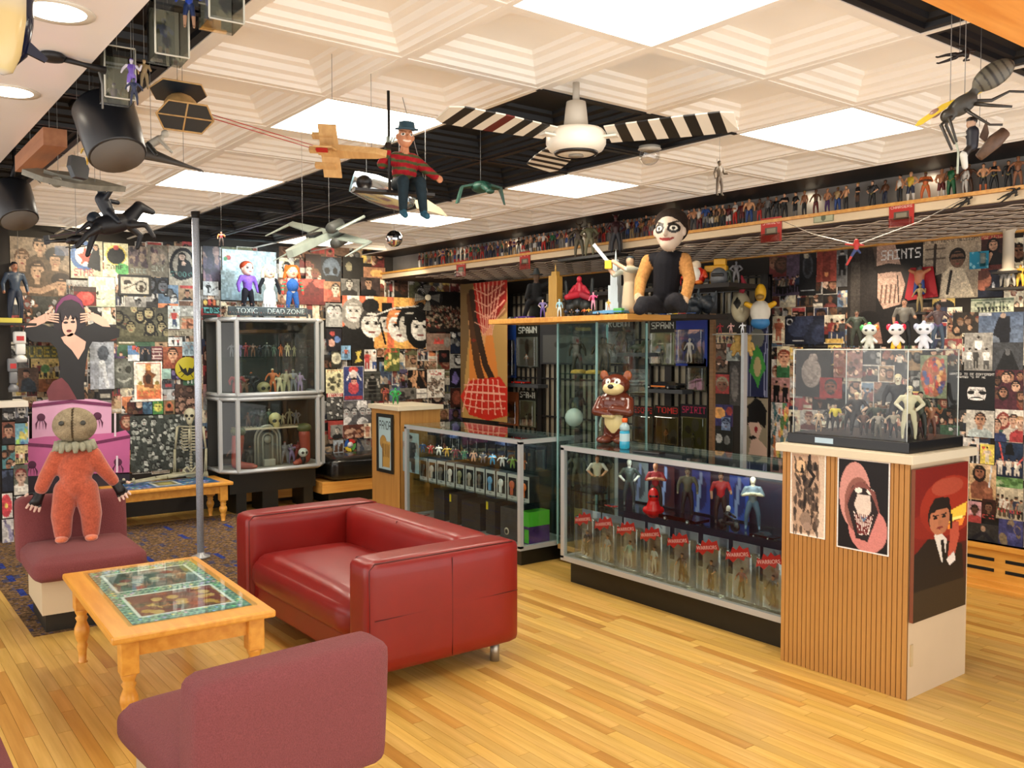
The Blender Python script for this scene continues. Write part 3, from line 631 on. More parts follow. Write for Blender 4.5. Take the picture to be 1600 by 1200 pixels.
a.ell(.36, .52, .26, .13, '#8d6a38'); a.ell(.36, .52, .23, .115, '#a5803f'); a.poly([(.3, .05), (.3, .5), (.9, .52), (.85, .05)], '#b08a45')
for k in range(4): a.line([(.4+.13*k, .5), (.38+.13*k, .25)], .012, '#5a3d1c'); a.ell(.42+.13*k, .52, .06, .03, '#b8924c')
a.line([(.3, .05), (.3, .48)], .012, '#4a3218')
picture(a, (593, 652, 613, 733), 3.925, '-x', 'pale cartoon drawing of a fist in a thick black frame on the far oak pedestal', 'framed picture', frame=.03, name='framed_drawing')
# corner display cabinet on the far wall
cb = empty('display_cabinet', (3.43, 8.2, 0), 0, 'tall two-tier glass cabinet with angled sides and silver frame against the far wall', 'display case')
X0, X1, D0, D1 = -.40, .41, 0.0, .5; zc = (.42, 1.13, 1.865)
def post(mb, x, y, z0, z1, r=.017): mb.box((x-r, y-r, z0), (x+r, y+r, z1))
mb = MB(); cor = [(X0-.12, .14), (X0, 0), (X1, 0), (X1+.12, .14)]
for z0, z1 in ((zc[0], zc[1]-.02), (zc[1]+.02, zc[2])):
    for (x, y) in cor: post(mb, x, y, z0, z1)
    for z in (z0, z1):
        for (p, q) in zip(cor[:-1], cor[1:]): mb.tube([(*p, z), (*q, z)], .022, 4)
        mb.tube([(*cor[0], z), (cor[0][0], D1, z)], .02, 4); mb.tube([(*cor[3], z), (cor[3][0], D1, z)], .02, 4)
mb.build('frame', ALU, cb)
poly = [cor[0], cor[1], cor[2], cor[3], (cor[3][0], D1), (cor[0][0], D1)]
for nm, z0, z1, m in (('top_board', zc[2]+.005, zc[2]+.02, ALU), ('deck', zc[1]-.01, zc[1]+.01, mat('white_deck', '#d8d6cc', .4)), ('deck', zc[0]-.01, zc[0]+.01, mat('grey_deck', '#8d8b84', .4))): MB().prism(poly, z0, z1).build(nm, m, cb)
MB().box((cor[0][0], D1-.012, zc[0]), (cor[3][0], D1, zc[2])).build('back_panel', mat('cabinet_back', '#2a2a28', .5), cb)
for z0, z1 in ((zc[0]+.03, zc[1]-.05), (zc[1]+.05, zc[2]-.03)):
    MB().box((X0+.02, -.003, z0), (X1-.02, .003, z1)).build('front_pane', GLASS, cb)
    for p, q in ((cor[0], cor[1]), (cor[2], cor[3])): MB().add([(*p, z0), (*q, z0), (*q, z1), (*p, z1)], [(0, 1, 2, 3)]).build('side_pane', GLASS, cb)
MB().box((X0, .2, 1.5), (X1, .48, 1.508)).build('shelf', glassmat('shelf_glass'), cb); MB().box((X0+.1, .15, .80), (X1, .45, .812)).build('shelf', BASEC, cb)
MB().box((X0-.05, .1, .2), (X1+.02, .45, .41)).box((X0+.02, .12, 0), (X0+.12, .4, .2)).box((-.12, .12, 0), (.04, .4, .2)).box((X1-.1, .12, 0), (X1, .4, .2)).build('stand', BLACK, cb)
MB().box((X0-.02, .42, .06), (X1+.02, .45, .2)).build('lower_board', PINE, cb)
spot('cabinet_fill', (3.38, 8.35, 1.83), (3.38, 8.4, 1.1), 3.0, (.85, 1, .98), 120)  # added spots brightening both cabinet tiers, no fittings modelled
spot('cabinet_fill', (3.38, 8.35, 1.1), (3.38, 8.4, .4), 1.6, (.9, 1, .95), 120)
# black padded bench in the far corner
bn = empty('bench', (4.0, 8.2, 0), 0, 'black padded bench on a wooden base in the far corner beside the cabinet', 'bench')
rbox(MB(), (.0, .0, .24), (1.3, .5, .46), .05, (.01, .01, .02)).build('cushion', mat('black_vinyl', '#131312', .22), bn)
MB().box((-.1, .03, .12), (1.3, .48, .235)).build('base', PINE, bn); MB().box((.0, .1, 0), (1.2, .45, .12)).build('plinth', BLACK, bn)
# tall glass case with wooden board on top
tc = empty('tall_showcase', (4.27, 4.59, 0), 0, 'tall narrow glass showcase with glass shelves, between the two counters', 'display case')
w, d = .5, .42;
MB().box((0, 0, .10), (w, d, .135)).build('base', woodmat('oak_base', '#a8854f', '#b8955c', .5), tc); MB().box((.05, .05, 0), (w-.05, d-.05, .1)).build('plinth', BLACK, tc)
for i, (a_, b_) in enumerate((((0, 0), (.006, d)), ((0, 0), (w, .006)), ((0, d-.006), (w, d)))): MB().box((*a_, .14), (*b_, 1.775)).build('pane', glassmat('case_glass', (.86, .94, .93), 1), tc)
for x, y in ((0, 0), (0, d), (w, 0), (w, d)): MB().box((x-.006, y-.006, .135), (x+.006, y+.006, 1.775)).build('glass_edge', mat('green_glass_edge', '#7fa8a8', .15), tc)
for z in (.55, 1.0, 1.40): MB().box((.01, .01, z), (w-.01, d-.01, z+.008)).build('shelf', glassmat('shelf_glass'), tc)
bd = MB().box((4.18, 4.2, 1.782), (4.60, 5.76, 1.82), bev=.003).build('wall_board', PINE); props(bd, 'long wooden board resting on the tall glass showcase, crowded with toys', 'shelf')
# slatted panel wall (dark posts, cream fill, thin black bars)
sp_ = empty('slatted_screen', (5.86, 4.33, 0), 0, 'dark wooden screen with cream panels and thin black bars behind the counters', 'screen')
MB().box((.03, 0, .0), (.04, 3.35, 2.17)).build('cream_fill', mat('screen_cream', '#8f8672', .8), sp_)
for y in (0, .5, 1.0, 1.6, 2.2, 2.8, 3.33): MB().box((-.01, y, 0), (.05, y+.07, 2.17)).build('post', mat('screen_black', '#0f0d0c', .5), sp_)
for z in (.55, .88, 1.27, 1.66, 2.05, 2.15): MB().box((-.002, 0, z), (.03, 3.35, z+.014)).build('rail', MATS['screen_black'], sp_)
o = None
for k in range(42):
    y = .08*k+.04
    if o is None: o = MB().box((0, 0, 0), (.02, .010, 2.17)).build('bar', MATS['screen_black'], sp_, (0, y, 0)); bme = o.data
    else: link('bar', bme, sp_, (0, y, 0))
pp = PX(1111, 600, 5.25)
wp = MB().box((5.25, pp.y-.018, .0), (5.28, pp.y+.018, PX(1111, 490, 5.25).z)).build('upright_board', woodmat('brown_upright', '#6f5236', '#8a6846', .5)); props(wp, 'thin brown upright board at the right end of the carded toys', 'board')
pp = PX(1161, 600, 5.2); sd = MB().box((5.19, pp.y-.013, 0), (5.23, pp.y+.013, PX(1161, 520, 5.2).z))
for k in range(14): sd.box((5.186, pp.y-.009, .9+k*.05), (5.19, pp.y+.009, .92+k*.05))
props(sd.build('slotted_standard', ALU), 'grey metal slotted shelf post between the pasted collage and the screen', 'post')
# PICTURES PASTED ON THE WALLS
OFF = {'b': [.004], 'r': [.004]}
ANCH = {'b': [], 'r': []}
USED = set()
def put(w, px, label, fn, bg='#222', bg2=None, cat='poster', name='poster', frame=None, plane=None, noise=.08, z=None, res=1.35, th=.002):
    nx, ny = (px[2]-px[0])/res, (px[3]-px[1])/res; a = Art(nx, ny, bg, bg2); fn(a)
    if noise: a.noise(noise, RNG)
    for k_, am in ((5, .22), (2, .26)): a.noise(am, RNG, k_)
    lum = a.a.mean(-1, keepdims=True); a.a = np.clip((lum+(a.a-lum)*.78)*1.04+.006, 0, 1)
    if 'DIFFERENT' in (label or ''): pass
    OFF[w][0] += .0004; off = z if z is not None else OFF[w][0]
    pl = plane or (YB if w == 'b' else XW)
    if label: ANCH[w].append(((px[0]+px[2])/2, (px[1]+px[3])/2, label, px)); USED.add(label)
    return picture(a, px, pl, '-y' if w == 'b' else '-x', label, cat, frame=frame, name=name, off=off, th=th)
SK = ['#c99a78', '#a5714f', '#d9b394', '#8a5a3c', '#5f3d28']; HR = ['#1a120c', '#3a2416', '#0d0b0a', '#6a4522', '#7c2c18']
def scatter(a, n, cols, r0=.03, r1=.1, box=(0, 0, 1, 1), al=.9):
    for k in range(n): a.ell(box[0]+(box[2]-box[0])*RNG.random(), box[1]+(box[3]-box[1])*RNG.random(), r0+(r1-r0)*RNG.random(), r0+(r1-r0)*RNG.random(), cols[RNG.integers(len(cols))], al, RNG.random()*3)
def heads(a, n, h, cols=None, hair=None, y0=.1, y1=.95):
    for k in range(n):
        s_ = (cols or SK)[RNG.integers(len(cols or SK))]; a.head(RNG.random(), y0+(y1-y0)*RNG.random(), h*(.8+.5*RNG.random()), s_, (hair or HR)[RNG.integers(len(hair or HR))], long=RNG.random() < .4, eyes=h*a.ny > 9)
GR = ['#b8b8b4', '#8c8c8a', '#dadad6', '#5c5c5c']; GH = ['#1a1a1a', '#2c2c2c', '#101010']
def crowd(a, n, h, legs=True):
    for k in range(n): x = (k+.5)/n+.02*(RNG.random()-.5); a.man(x, .03+.08*RNG.random(), h*(.9+.2*RNG.random()), SK[RNG.integers(5)], ['#7c1c18', '#26324a', '#3d3d3d', '#8d8570', '#181818', '#d0c8b8'][RNG.integers(6)], ['#222', '#2b3550', '#54432c', '#111'][RNG.integers(4)])
# back wall
def f_(a):
    for x, y, h, hr in ((.2, .62, .3, '#5a3f26'), (.5, .85, .28, '#2a1c12'), (.45, .42, .32, '#3d2a1a'), (.75, .65, .3, '#1c130d'), (.85, .22, .3, '#2a1c12')): a.bust(x, y, h, '#b08a68', hr, '#54412c');
    a.ell(.75, .72, .17, .13, '#1c130d'); a.ell(.85, .3, .17, .12, '#2a1c12'); a.head(.75, .62, .26, '#a57c58', '#1c130d'); a.head(.85, .2, .27, '#a87f5c', '#2a1c12')
    a.line([(.1, .12), (.5, .1), (.75, .2)], .05, '#a98260'); a.rect(.75, .72, .98, .88, '#35507a', .6)
put('b', (16, 372, 108, 463), 'sepia group portrait of five young people, largest photo at the far wall top left', f_, '#6e5a44', '#8a7660')
def f_(a): a.ell(.42, .6, .42, .38, '#2a5d9c'); a.ell(.45, .6, .3, .27, '#dcdcd2'); a.poly([(.45, .85), (.38, .66), (.2, .62), (.36, .5), (.3, .34), (.47, .45), (.64, .36), (.56, .54), (.7, .66), (.52, .67)], '#c23a22'); a.poly([(.5, .3), (.6, .62), (.75, .85), (.9, .8), (.92, .2)], '#141820'); a.head(.78, .82, .16, '#c99a78'); a.text('STAR', .1, .08, .7, .26, '#a02848')
put('b', (110, 376, 160, 435), 'cream poster with blue disc, red star and a dark-suited figure', f_, '#b9b394')
def f_(a): a.ell(.5, .62, .42, .3, '#d8c23a'); a.ell(.5, .6, .36, .26, '#15171a'); a.ell(.5, .85, .1, .08, '#b8302a'); a.ell(.75, .2, .3, .18, '#4aa052'); a.text('ZONE', .1, .18, .8, .32, '#26321e')
put('b', (162, 380, 200, 430), 'cream poster with yellow disc and crouching black figure, green stain below', f_, '#d8d4a4')
def f_(a): scatter(a, 30, ['#4a3c48', '#7a6a6a', '#2c2630', '#9a8470'], .06, .16, (.1, .35, .9, .95)); a.text('RIDE', .15, .12, .85, .26, '#8d9a90')
put('b', (200, 385, 232, 432), 'dusky poster with purple and brown riders', f_, '#77705f')
def f_(a): a.ell(.5, .65, .42, .26, '#8a8074'); scatter(a, 22, ['#3c3440', '#6a4a58', '#b09a84'], .05, .12, (.2, .45, .8, .88)); a.text('SKY', .2, .2, .8, .36, '#a8b0a0')
put('b', (231, 383, 262, 433), 'dusky poster with an oval group scene, left of the black swirl poster', f_, '#7d7665')
def f_(a): a.ell(.5, .55, .47, .4, '#16161a', 1, .4); a.ell(.52, .55, .36, .31, '#9c9484', 1, .4); a.poly([(.3, .2), (.35, .6), (.5, .75), (.8, .6), (.95, .25), (.6, .15)], '#101014'); a.head(.5, .72, .2, '#d0b09a', '#0d0b0a', long=True); a.ell(.55, .56, .08, .06, '#c0a08a'); a.text('SPOOKY', .06, .22, .94, .36, '#3f7a74')
put('b', (263, 385, 305, 446), 'poster of a dark-haired woman inside a black swirl with teal lettering', f_, '#a49c8a')
def f_(a): a.line([(.15, .3), (.8, .8)], .03, '#4a3c2c'); a.poly([(.1, .5), (.4, .6), (.35, .8), (.15, .78)], '#2e2a28'); a.ell(.72, .45, .2, .33, '#3a342c'); a.ell(.72, .45, .15, .26, '#b0aa98'); a.ell(.72, .35, .08, .2, '#3c2e20')
put('b', (188, 433, 232, 459), 'black-framed shadow box holding a small axe and coiled rope', f_, '#b4ae9c', cat='framed display', name='framed_display', frame=.02)
put('b', (235, 434, 262, 459), 'dim blue picture of two pale faces beside the framed axe', lambda a: heads(a, 2, .6, ['#6a7078', '#5c6068'], GH, .4, .6), '#2c3440')
def f_(a): a.ell(.5, .55, .42, .4, '#ccd6b4'); a.ell(.35, .45, .05, .07, '#2a2e22'); a.line([(.25, .3), (.5, .25), (.6, .3)], .012, '#2a2e22'); a.border(.02, '#2f3428')
put('b', (137, 432, 180, 480), 'pale green cut-out card above the cardboard woman', f_, '#b9c6a2', '#dbe4c6')
def f_(a): a.ell(.5, .4, .4, .35, '#c8261c'); a.ell(.6, .5, .2, .2, '#ea4838'); a.rect(0, .75, 1, 1, '#3c2e28')
put('b', (115, 448, 150, 478), 'bright red rounded shape on a dark card beside the pale green cut-out', f_, '#6a1a14')
def tile_heads(n, h, c=None, hr=None): return lambda a: heads(a, n, h, c, hr)
put('b', (30, 463, 112, 505), 'strip of many small crowd snapshots below the sepia group portrait', lambda a: heads(a, 46, .2, SK+GR), '#3a3a34')
put('b', (182, 480, 262, 534), 'olive group poster of seated people below the framed axe', lambda a: (heads(a, 16, .25, ['#8a8058', '#a09468', '#6a6448'], GH), a.rect(0, 0, 1, .18, '#4a4a34')), '#5c5a3e', '#45443a')
def f_(a): a.man(.5, .1, .75, '#c08a60', '#b02a20', '#3a4a68'); a.text('JOE', .2, .88, .8, .98, '#b03020')
put('b', (262, 478, 281, 514), 'light blue card of a small man in a red shirt', f_, '#b9c4c2')
put('b', (281, 478, 305, 494), 'grey landscape snapshot with white clouds', lambda a: scatter(a, 10, ['#c8c8c0', '#7c7c74'], .1, .2), '#9a9a90')
def f_(a): a.ell(.5, .5, .46, .46, '#a89878'); scatter(a, 20, ['#b4673c', '#d89060', '#6a3c20'], .08, .18, (.15, .2, .85, .8))
put('b', (280, 494, 305, 516), 'round orange and tan sticker of tangled figures', f_, '#7a7668')
put('b', (262, 516, 305, 525), 'narrow tan banner with worn lettering', lambda a: a.text('WASTELAND', .05, .2, .95, .8, '#5a5240'), '#9a9078')
put('b', (30, 540, 92, 560), 'yellow graffiti lettering print left of the cardboard woman', lambda a: a.text('DUDES', .05, .15, .95, .85, '#c8b62c').noise(.3, RNG), '#6a7050')
def f_(a): crowd(a, 5, .7); a.ell(.5, .5, .15, .2, '#5a9048')
put('b', (48, 560, 92, 592), 'yellow cartoon group card left of the cardboard woman', f_, '#c8a83c', '#e0c468')
def f_(a): a.poly([(.1, .0), (.2, .5), (.5, .6), (.8, .4), (.9, .0)], '#2c3844'); a.head(.4, .72, .34, '#b88060', '#1a1210')
put('b', (28, 575, 60, 612), 'film card of a dark-haired man in a blue-grey jacket, near the white wall shelf', f_, '#6a4c38')
put('b', (60, 592, 92, 612), 'orange action scene card left of the pink cake', lambda a: heads(a, 3, .5), '#a05a24')
def f_(a):
    a.poly([(.3, .1), (.45, .5), (.35, .75), (.55, .92), (.75, .9), (.9, .6), (.7, .45), (.75, .05), (.6, .05), (.55, .35), (.45, .05)], '#8f9aa8'); a.ell(.55, .75, .22, .16, '#4a525e'); a.ell(.5, .5, .13, .12, '#d4dae0'); a.line([(.55, .45), (.7, .06)], .04, '#dfe4ea'); a.line([(.48, .42), (.42, .06)], .04, '#c4ccd6')
put('b', (140, 534, 178, 608), 'black and white poster of two wrestling marble-like figures beside the cardboard woman', f_, '#b2b8c2', '#9aa2b0')
def f_(a): a.ell(.5, .5, .42, .44, '#6c6f66'); a.ell(.3, .62, .16, .13, '#8a8d82'); a.ell(.72, .62, .16, .13, '#35372f'); a.ell(.3, .62, .06, .05, '#30322c'); a.line([(.2, .3), (.5, .2), (.8, .32)], .03, '#a6a99c'); a.rect(.35, .2, .65, .27, '#a6a99c')
put('b', (178, 560, 208, 606), 'grey-green print of a grinning round-eyed face', f_, '#565a50')
def f_(a):
    a.border(.03, '#e8e2d4'); a.rect(.08, .06, .92, .94, '#e8dcc0'); a.rect(.08, .06, .92, .30, '#d8661e'); a.rect(.08, .30, .92, .42, '#e6a04c'); a.border(.03, '#e8e2d4')
    for x0 in (.08, .90): a.rect(x0, .05, x0+.025, .95, '#c8502c')
    a.rect(.08, .93, .92, .95, '#c8502c'); a.poly([(.35, .35), (.3, .6), (.4, .72), (.42, .92), (.6, .92), (.6, .74), (.78, .66), (.66, .56), (.68, .34)], '#7a4414'); a.rect(.42, .78, .58, .94, '#c8842c'); a.ell(.5, .56, .1, .12, '#3c2410'); a.text('SERENITY', .18, .16, .82, .28, '#c89434'); a.ell(.22, .46, .08, .05, '#9a8430'); a.ell(.8, .46, .08, .05, '#9a8430')
put('b', (209, 565, 253, 627), 'white-bordered orange poster with ornamental brown figures and gold lettering', f_, '#e8e2d4')
def f_(a): a.poly([(.12, .75), (.3, .55), (.42, .6), (.5, .45), (.58, .6), (.72, .62), (.92, .85), (.78, .45), (.6, .3), (.5, .2), (.4, .32), (.25, .42)], '#15160c')
e = MB().lathe([(.115, 0), (.115, .004), (.113, .005)], 36, None, '#b3a91f');
pp = PY(291, 576, YB); e = e.build('yellow_disc_sign', mat('yellow_disc', '#b8ad22', .5), None, None, face_mx(pp+Vector((0, -.03, 0)), '-y')); props(e, 'round yellow sign with a black winged insect, right of the orange poster', 'sign')
mb = MB(); mb.prism([(-.085, .055), (-.04, -.005), (-.015, .01), (0, -.04), (.015, .01), (.05, 0), (.09, .075), (.07, -.02), (.03, -.055), (0, -.07), (-.02, -.06), (-.06, -.02)], .0055, .008); mb.tube([(-.03, -.05, .007), (-.06, -.08, .007)], .003, 5).tube([(.03, -.05, .007), (.05, -.085, .007)], .003, 5).tube([(-.05, -.02, .007), (-.085, -.04, .007)], .003, 5); o = mb.build('winged_insect', mat('ink_black', '#10110a', .5), e);
put('b', (199, 540, 217, 564), 'small blue snowy cartoon card', lambda a: (a.rect(0, .4, 1, 1, '#4a78a8'), heads(a, 4, .3, ['#c88a5a', '#c84838', '#5aa05a'])), '#c8ccd0')
put('b', (218, 541, 235, 563), 'dark card of a black-clad man', lambda a: a.man(.5, .05, .85, '#a8846a', '#1a1c24', '#16181c'), '#2a303c')
def f_(a):
    for i in range(4): a.rect(.12, .12+.22*i, .88, .16+.22*i, '#c8b4a8'); a.rect(.2+.5*(i % 2), .12+.2*i, .26+.5*(i % 2), .34+.16*i, '#c8b4a8')
put('b', (236, 541, 253, 563), 'maroon card with a pale maze pattern', f_, '#6a3038')
put('b', (254, 542, 284, 576), 'orange portrait of a short-haired man beside the yellow sign', lambda a: a.bust(.5, .62, .55, '#d09468', '#2c1c10', '#8a3a1c'), '#9a4c24')
put('b', (284, 534, 305, 556), 'pale blue card with two standing figures', lambda a: (a.man(.3, .1, .8, '#b09080', '#8aa8b8', '#5a7080'), a.man(.7, .1, .8, '#b09080', '#6a90a8', '#4a6070')), '#9ab8c4')
put('b', (262, 527, 284, 541), 'small white card with two tiny figures', lambda a: (a.man(.35, .1, .8), a.man(.7, .1, .8, '#c99a78', '#9a3040')), '#c9ccc8')
def f_(a):
    for k in range(130): x, y = RNG.random(), RNG.random(); s_ = ['#a8b0a8', '#8c948c', '#c8cec6', '#6a726c'][RNG.integers(4)]; a.rect(x-.03, y-.035, x+.03, y+.03, '#2c322e' if RNG.random() < .6 else '#9aa29a'); a.head(x, y, .075*(.8+.6*RNG.random()), s_, '#151816', eyes=False);
    for x, y in ((.07, .86), (.21, .88), (.35, .87), (.28, .54)): a.head(x, y, .13, '#b4bab2', '#131614', eyes=True)
put('b', (203, 648, 306, 734), 'large grey poster crowded with dozens of small faces, behind the skeleton table', f_, '#3a423e', noise=.2)
put('b', (198, 628, 222, 647), 'dark red card with three faces above the large grey poster', lambda a: heads(a, 3, .5), '#4a1c1a')
put('b', (222, 628, 237, 647), 'blue card with dark trees', lambda a: scatter(a, 8, ['#16283a', '#5a8aa8'], .1, .2), '#2c5878')
put('b', (238, 627, 254, 647), 'green and yellow duotone portrait', lambda a: a.head(.5, .55, .8, '#c8c83a', '#3a7a34'), '#4a9a48')
put('b', (255, 625, 272, 647), 'tan card with a black arch and figure', lambda a: (a.ell(.5, .45, .36, .42, '#b8602c'), a.ell(.5, .6, .16, .16, '#1c120c'), a.rect(.2, .08, .8, .22, '#2a1c10')), '#8a7048')
put('b', (273, 600, 306, 647), 'brown sepia poster of a stacked crowd', lambda a: heads(a, 26, .18, ['#8a6450', '#a87c64', '#6a4a3a'], ['#2a1a14']), '#4a342c')
put('b', (252, 594, 271, 607), 'dark grey card with a red stripe and lettering', lambda a: (a.rect(.3, .25, .8, .5, '#a03038'), a.text('RUSH', .2, .6, .8, .85, '#22242c')), '#4a5058')
put('b', (253, 608, 272, 625), 'pale grey and pink snapshot', lambda a: heads(a, 4, .4, ['#c8a8a0', '#b89890']), '#b0b4b8')
put('b', (252, 576, 266, 592), 'mint green faded card', lambda a: a.ell(.4, .4, .2, .2, '#6a9a90', .5), '#8cb4a8')
put('b', (267, 578, 284, 593), 'dark violet concert card', lambda a: heads(a, 2, .5, ['#7a68a8']), '#241c40')
put('b', (285, 590, 306, 602), 'green and white lettered sticker', lambda a: a.text('FORBID', .05, .2, .95, .8, '#e0e8e0'), '#2c5a40')
def f_(a): a.head(.5, .5, .8, '#b8846a', '#20130e'); a.ell(.5, .27, .2, .1, '#120a08'); a.rect(.36, .28, .64, .32, '#e0d8c8'); a.line([(.2, .62), (.42, .56)], .02, '#180e0a'); a.line([(.8, .64), (.58, .56)], .02, '#180e0a')
put('b', (316, 541, 338, 571), 'close-up of a grimacing man between the pole and the cabinet', f_, '#3a1c14')
put('b', (316, 571, 338, 602), 'dark poster with dripping red streaks under the grimacing man', lambda a: [a.rect(x, .4+.3*RNG.random(), x+.08, 1, '#a81418') for x in np.linspace(.05, .9, 8)], '#241018', '#4a1a1a')
put('b', (316, 385, 342, 440), 'dark purple and pink flowered poster right of the pole top', lambda a: scatter(a, 16, ['#3a3048', '#7a5868', '#54445c', '#8a6a60'], .1, .22), '#2a2430')
put('b', (316, 440, 340, 462), 'white sheet with a small black figure, right of the pole', lambda a: (a.man(.35, .2, .7, '#333', '#181818', '#222'), a.line([(.5, .3), (.9, .6)], .03, '#2c2c2c')), '#a9aeb0')
put('b', (316, 468, 342, 478), 'yellow and red comic strip sticker', lambda a: [a.ell(x, .5, .1, .4, c) for x, c in ((.15, '#d8b42c'), (.4, '#c83828'), (.65, '#d8702c'), (.88, '#c8c8a8'))], '#3c2020')
put('b', (316, 480, 342, 490), 'small teal lettered sticker right of the pole', lambda a: a.text('TIDES', .05, .15, .95, .85, '#48b0b0'), '#14282c')
put('b', (316, 492, 338, 530), 'dark print of a shadowed monkey-like face', lambda a: (a.ell(.5, .5, .3, .35, '#4a4e48'), a.ell(.4, .6, .07, .05, '#b0b4a8'), a.ell(.62, .6, .07, .05, '#b0b4a8')), '#20241f')
put('b', (316, 600, 340, 640), 'faded blue and grey skull sketch print', lambda a: a.ell(.5, .4, .3, .3, '#a8b8b4'), '#7a8a8a', '#9a5a54')
def f_(a): a.ell(.08, .7, .06, .16, '#d8e4c0'); a.ell(.11, .6, .05, .12, '#b83c30'); a.ell(.06, .55, .035, .1, '#3c8a4c')
put('b', (346, 392, 430, 425), 'glowing pale blue panel behind the three dolls', f_, '#a8c8d4', '#c0dce6')
put('b', (344, 425, 432, 470), 'pale blue sheet lit behind the dolls', lambda a: a, '#7aa0b4', '#9ac0d0')
put('b', (476, 398, 500, 440), 'dark red horror collage with pale heads', lambda a: heads(a, 7, .3, ['#c8b8a8', '#8a4030']), '#2a0f14')
put('b', (500, 402, 532, 441), 'dark blue poster of a large pale hooded face', lambda a: (a.ell(.5, .55, .4, .4, '#5a7088'), a.ell(.3, .45, .12, .14, '#10161e'), a.ell(.68, .45, .12, .14, '#10161e'), a.ell(.5, .2, .3, .1, '#141a20')), '#161c26')
put('b', (455, 436, 506, 476), 'crimson horror poster at the right of the dolls', lambda a: scatter(a, 10, ['#a81c1c', '#6a0f12', '#d84a34'], .1, .25), '#701216')
put('b', (534, 402, 566, 440), 'black panel with small framed silver mask', lambda a: (a.ell(.3, .6, .15, .18, '#8a8464'), a.border(.03, '#18140f')), '#15130f')
put('b', (566, 418, 600, 436), 'orange horizon snapshot near the corner', lambda a: a.ell(.6, .5, .3, .3, '#e0a848'), '#a8704a')
put('b', (531, 436, 560, 463), 'black and white photo of a suited man', lambda a: a.bust(.45, .68, .5, '#c8c4b8', '#22201c', '#2c2a28'), '#6a6864')
put('b', (562, 434, 592, 462), 'dark photo of a man in black holding a microphone', lambda a: a.bust(.4, .66, .5, '#b88a68', '#1a120e', '#101014'), '#3c2c2a')
put('b', (504, 440, 530, 472), 'orange and white duotone poster of a singer with round light', lambda a: (a.rect(0, 0, .5, .6, '#c84c2c'), a.bust(.7, .6, .5, '#d8c8b0', '#3a2a22', '#9a4a30')), '#a8784c')
put('b', (507, 474, 533, 511), 'black and white photo of two men side by side', lambda a: (a.bust(.32, .68, .42, '#c4c4c0', '#1c1c1c', '#8a8a88'), a.bust(.7, .68, .42, '#b8b8b4', '#1c1c1c', '#a0a09c')), '#84847f')
# wide yellow/orange strip with black and white portraits
def f_(a):
    for x0, c in ((0, '#d05820'), (.06, '#e8e4da'), (.2, '#d85a24'), (.27, '#e8e2d6'), (.36, '#f0a428'), (.52, '#e8681f'), (.60, '#f2b030'), (.78, '#f0a020')): a.rect(x0, 0, 1, 1, c)
    a.bust(.13, .68, .42, '#d0ccc4', '#8e8a82', '#141414', long=True)
    a.head(.34, .45, .55, '#dcd8ce', '#3a3836'); a.ell(.33, .82, .1, .13, '#1a1a1a'); a.head(.52, .5, .42, '#c8c4ba', '#222'); a.rect(.46, .66, .58, .88, '#141414'); a.rect(.43, .64, .61, .68, '#141414')
    a.head(.68, .42, .66, '#e4e0d6', '#e08028'); a.head(.80, .45, .62, '#b4b0a6', '#161616'); a.rect(.73, .5, .9, .62, '#141414'); a.rect(.62, .74, .93, .82, '#181818')
    a.head(.93, .4, .55, '#d8d4ca', '#0e0e0e', long=True); a.ell(.93, .72, .07, .2, '#0e0e0e'); a.line([(.24, .55), (.6, .78), (.9, .84)], .012, '#d8d4cc'); a.line([(.44, .5), (.5, .1)], .02, '#111')
put('b', (533, 464, 663, 545), 'wide yellow and orange poster of six black-and-white portrait strips with hats', f_, '#f0a828')
cr = put('b', (664, 456, 719, 519), 'dark crowd poster packed with hundreds of tiny people, beside the wall fan', lambda a: [a.man(RNG.random(), .02+.5*RNG.random(), .16, SK[RNG.integers(5)], ['#8a3020', '#8a7a60', '#54503c', '#6a2c1c', '#a89878'][RNG.integers(5)], '#2a2018') for k in range(150)], '#1c1714')
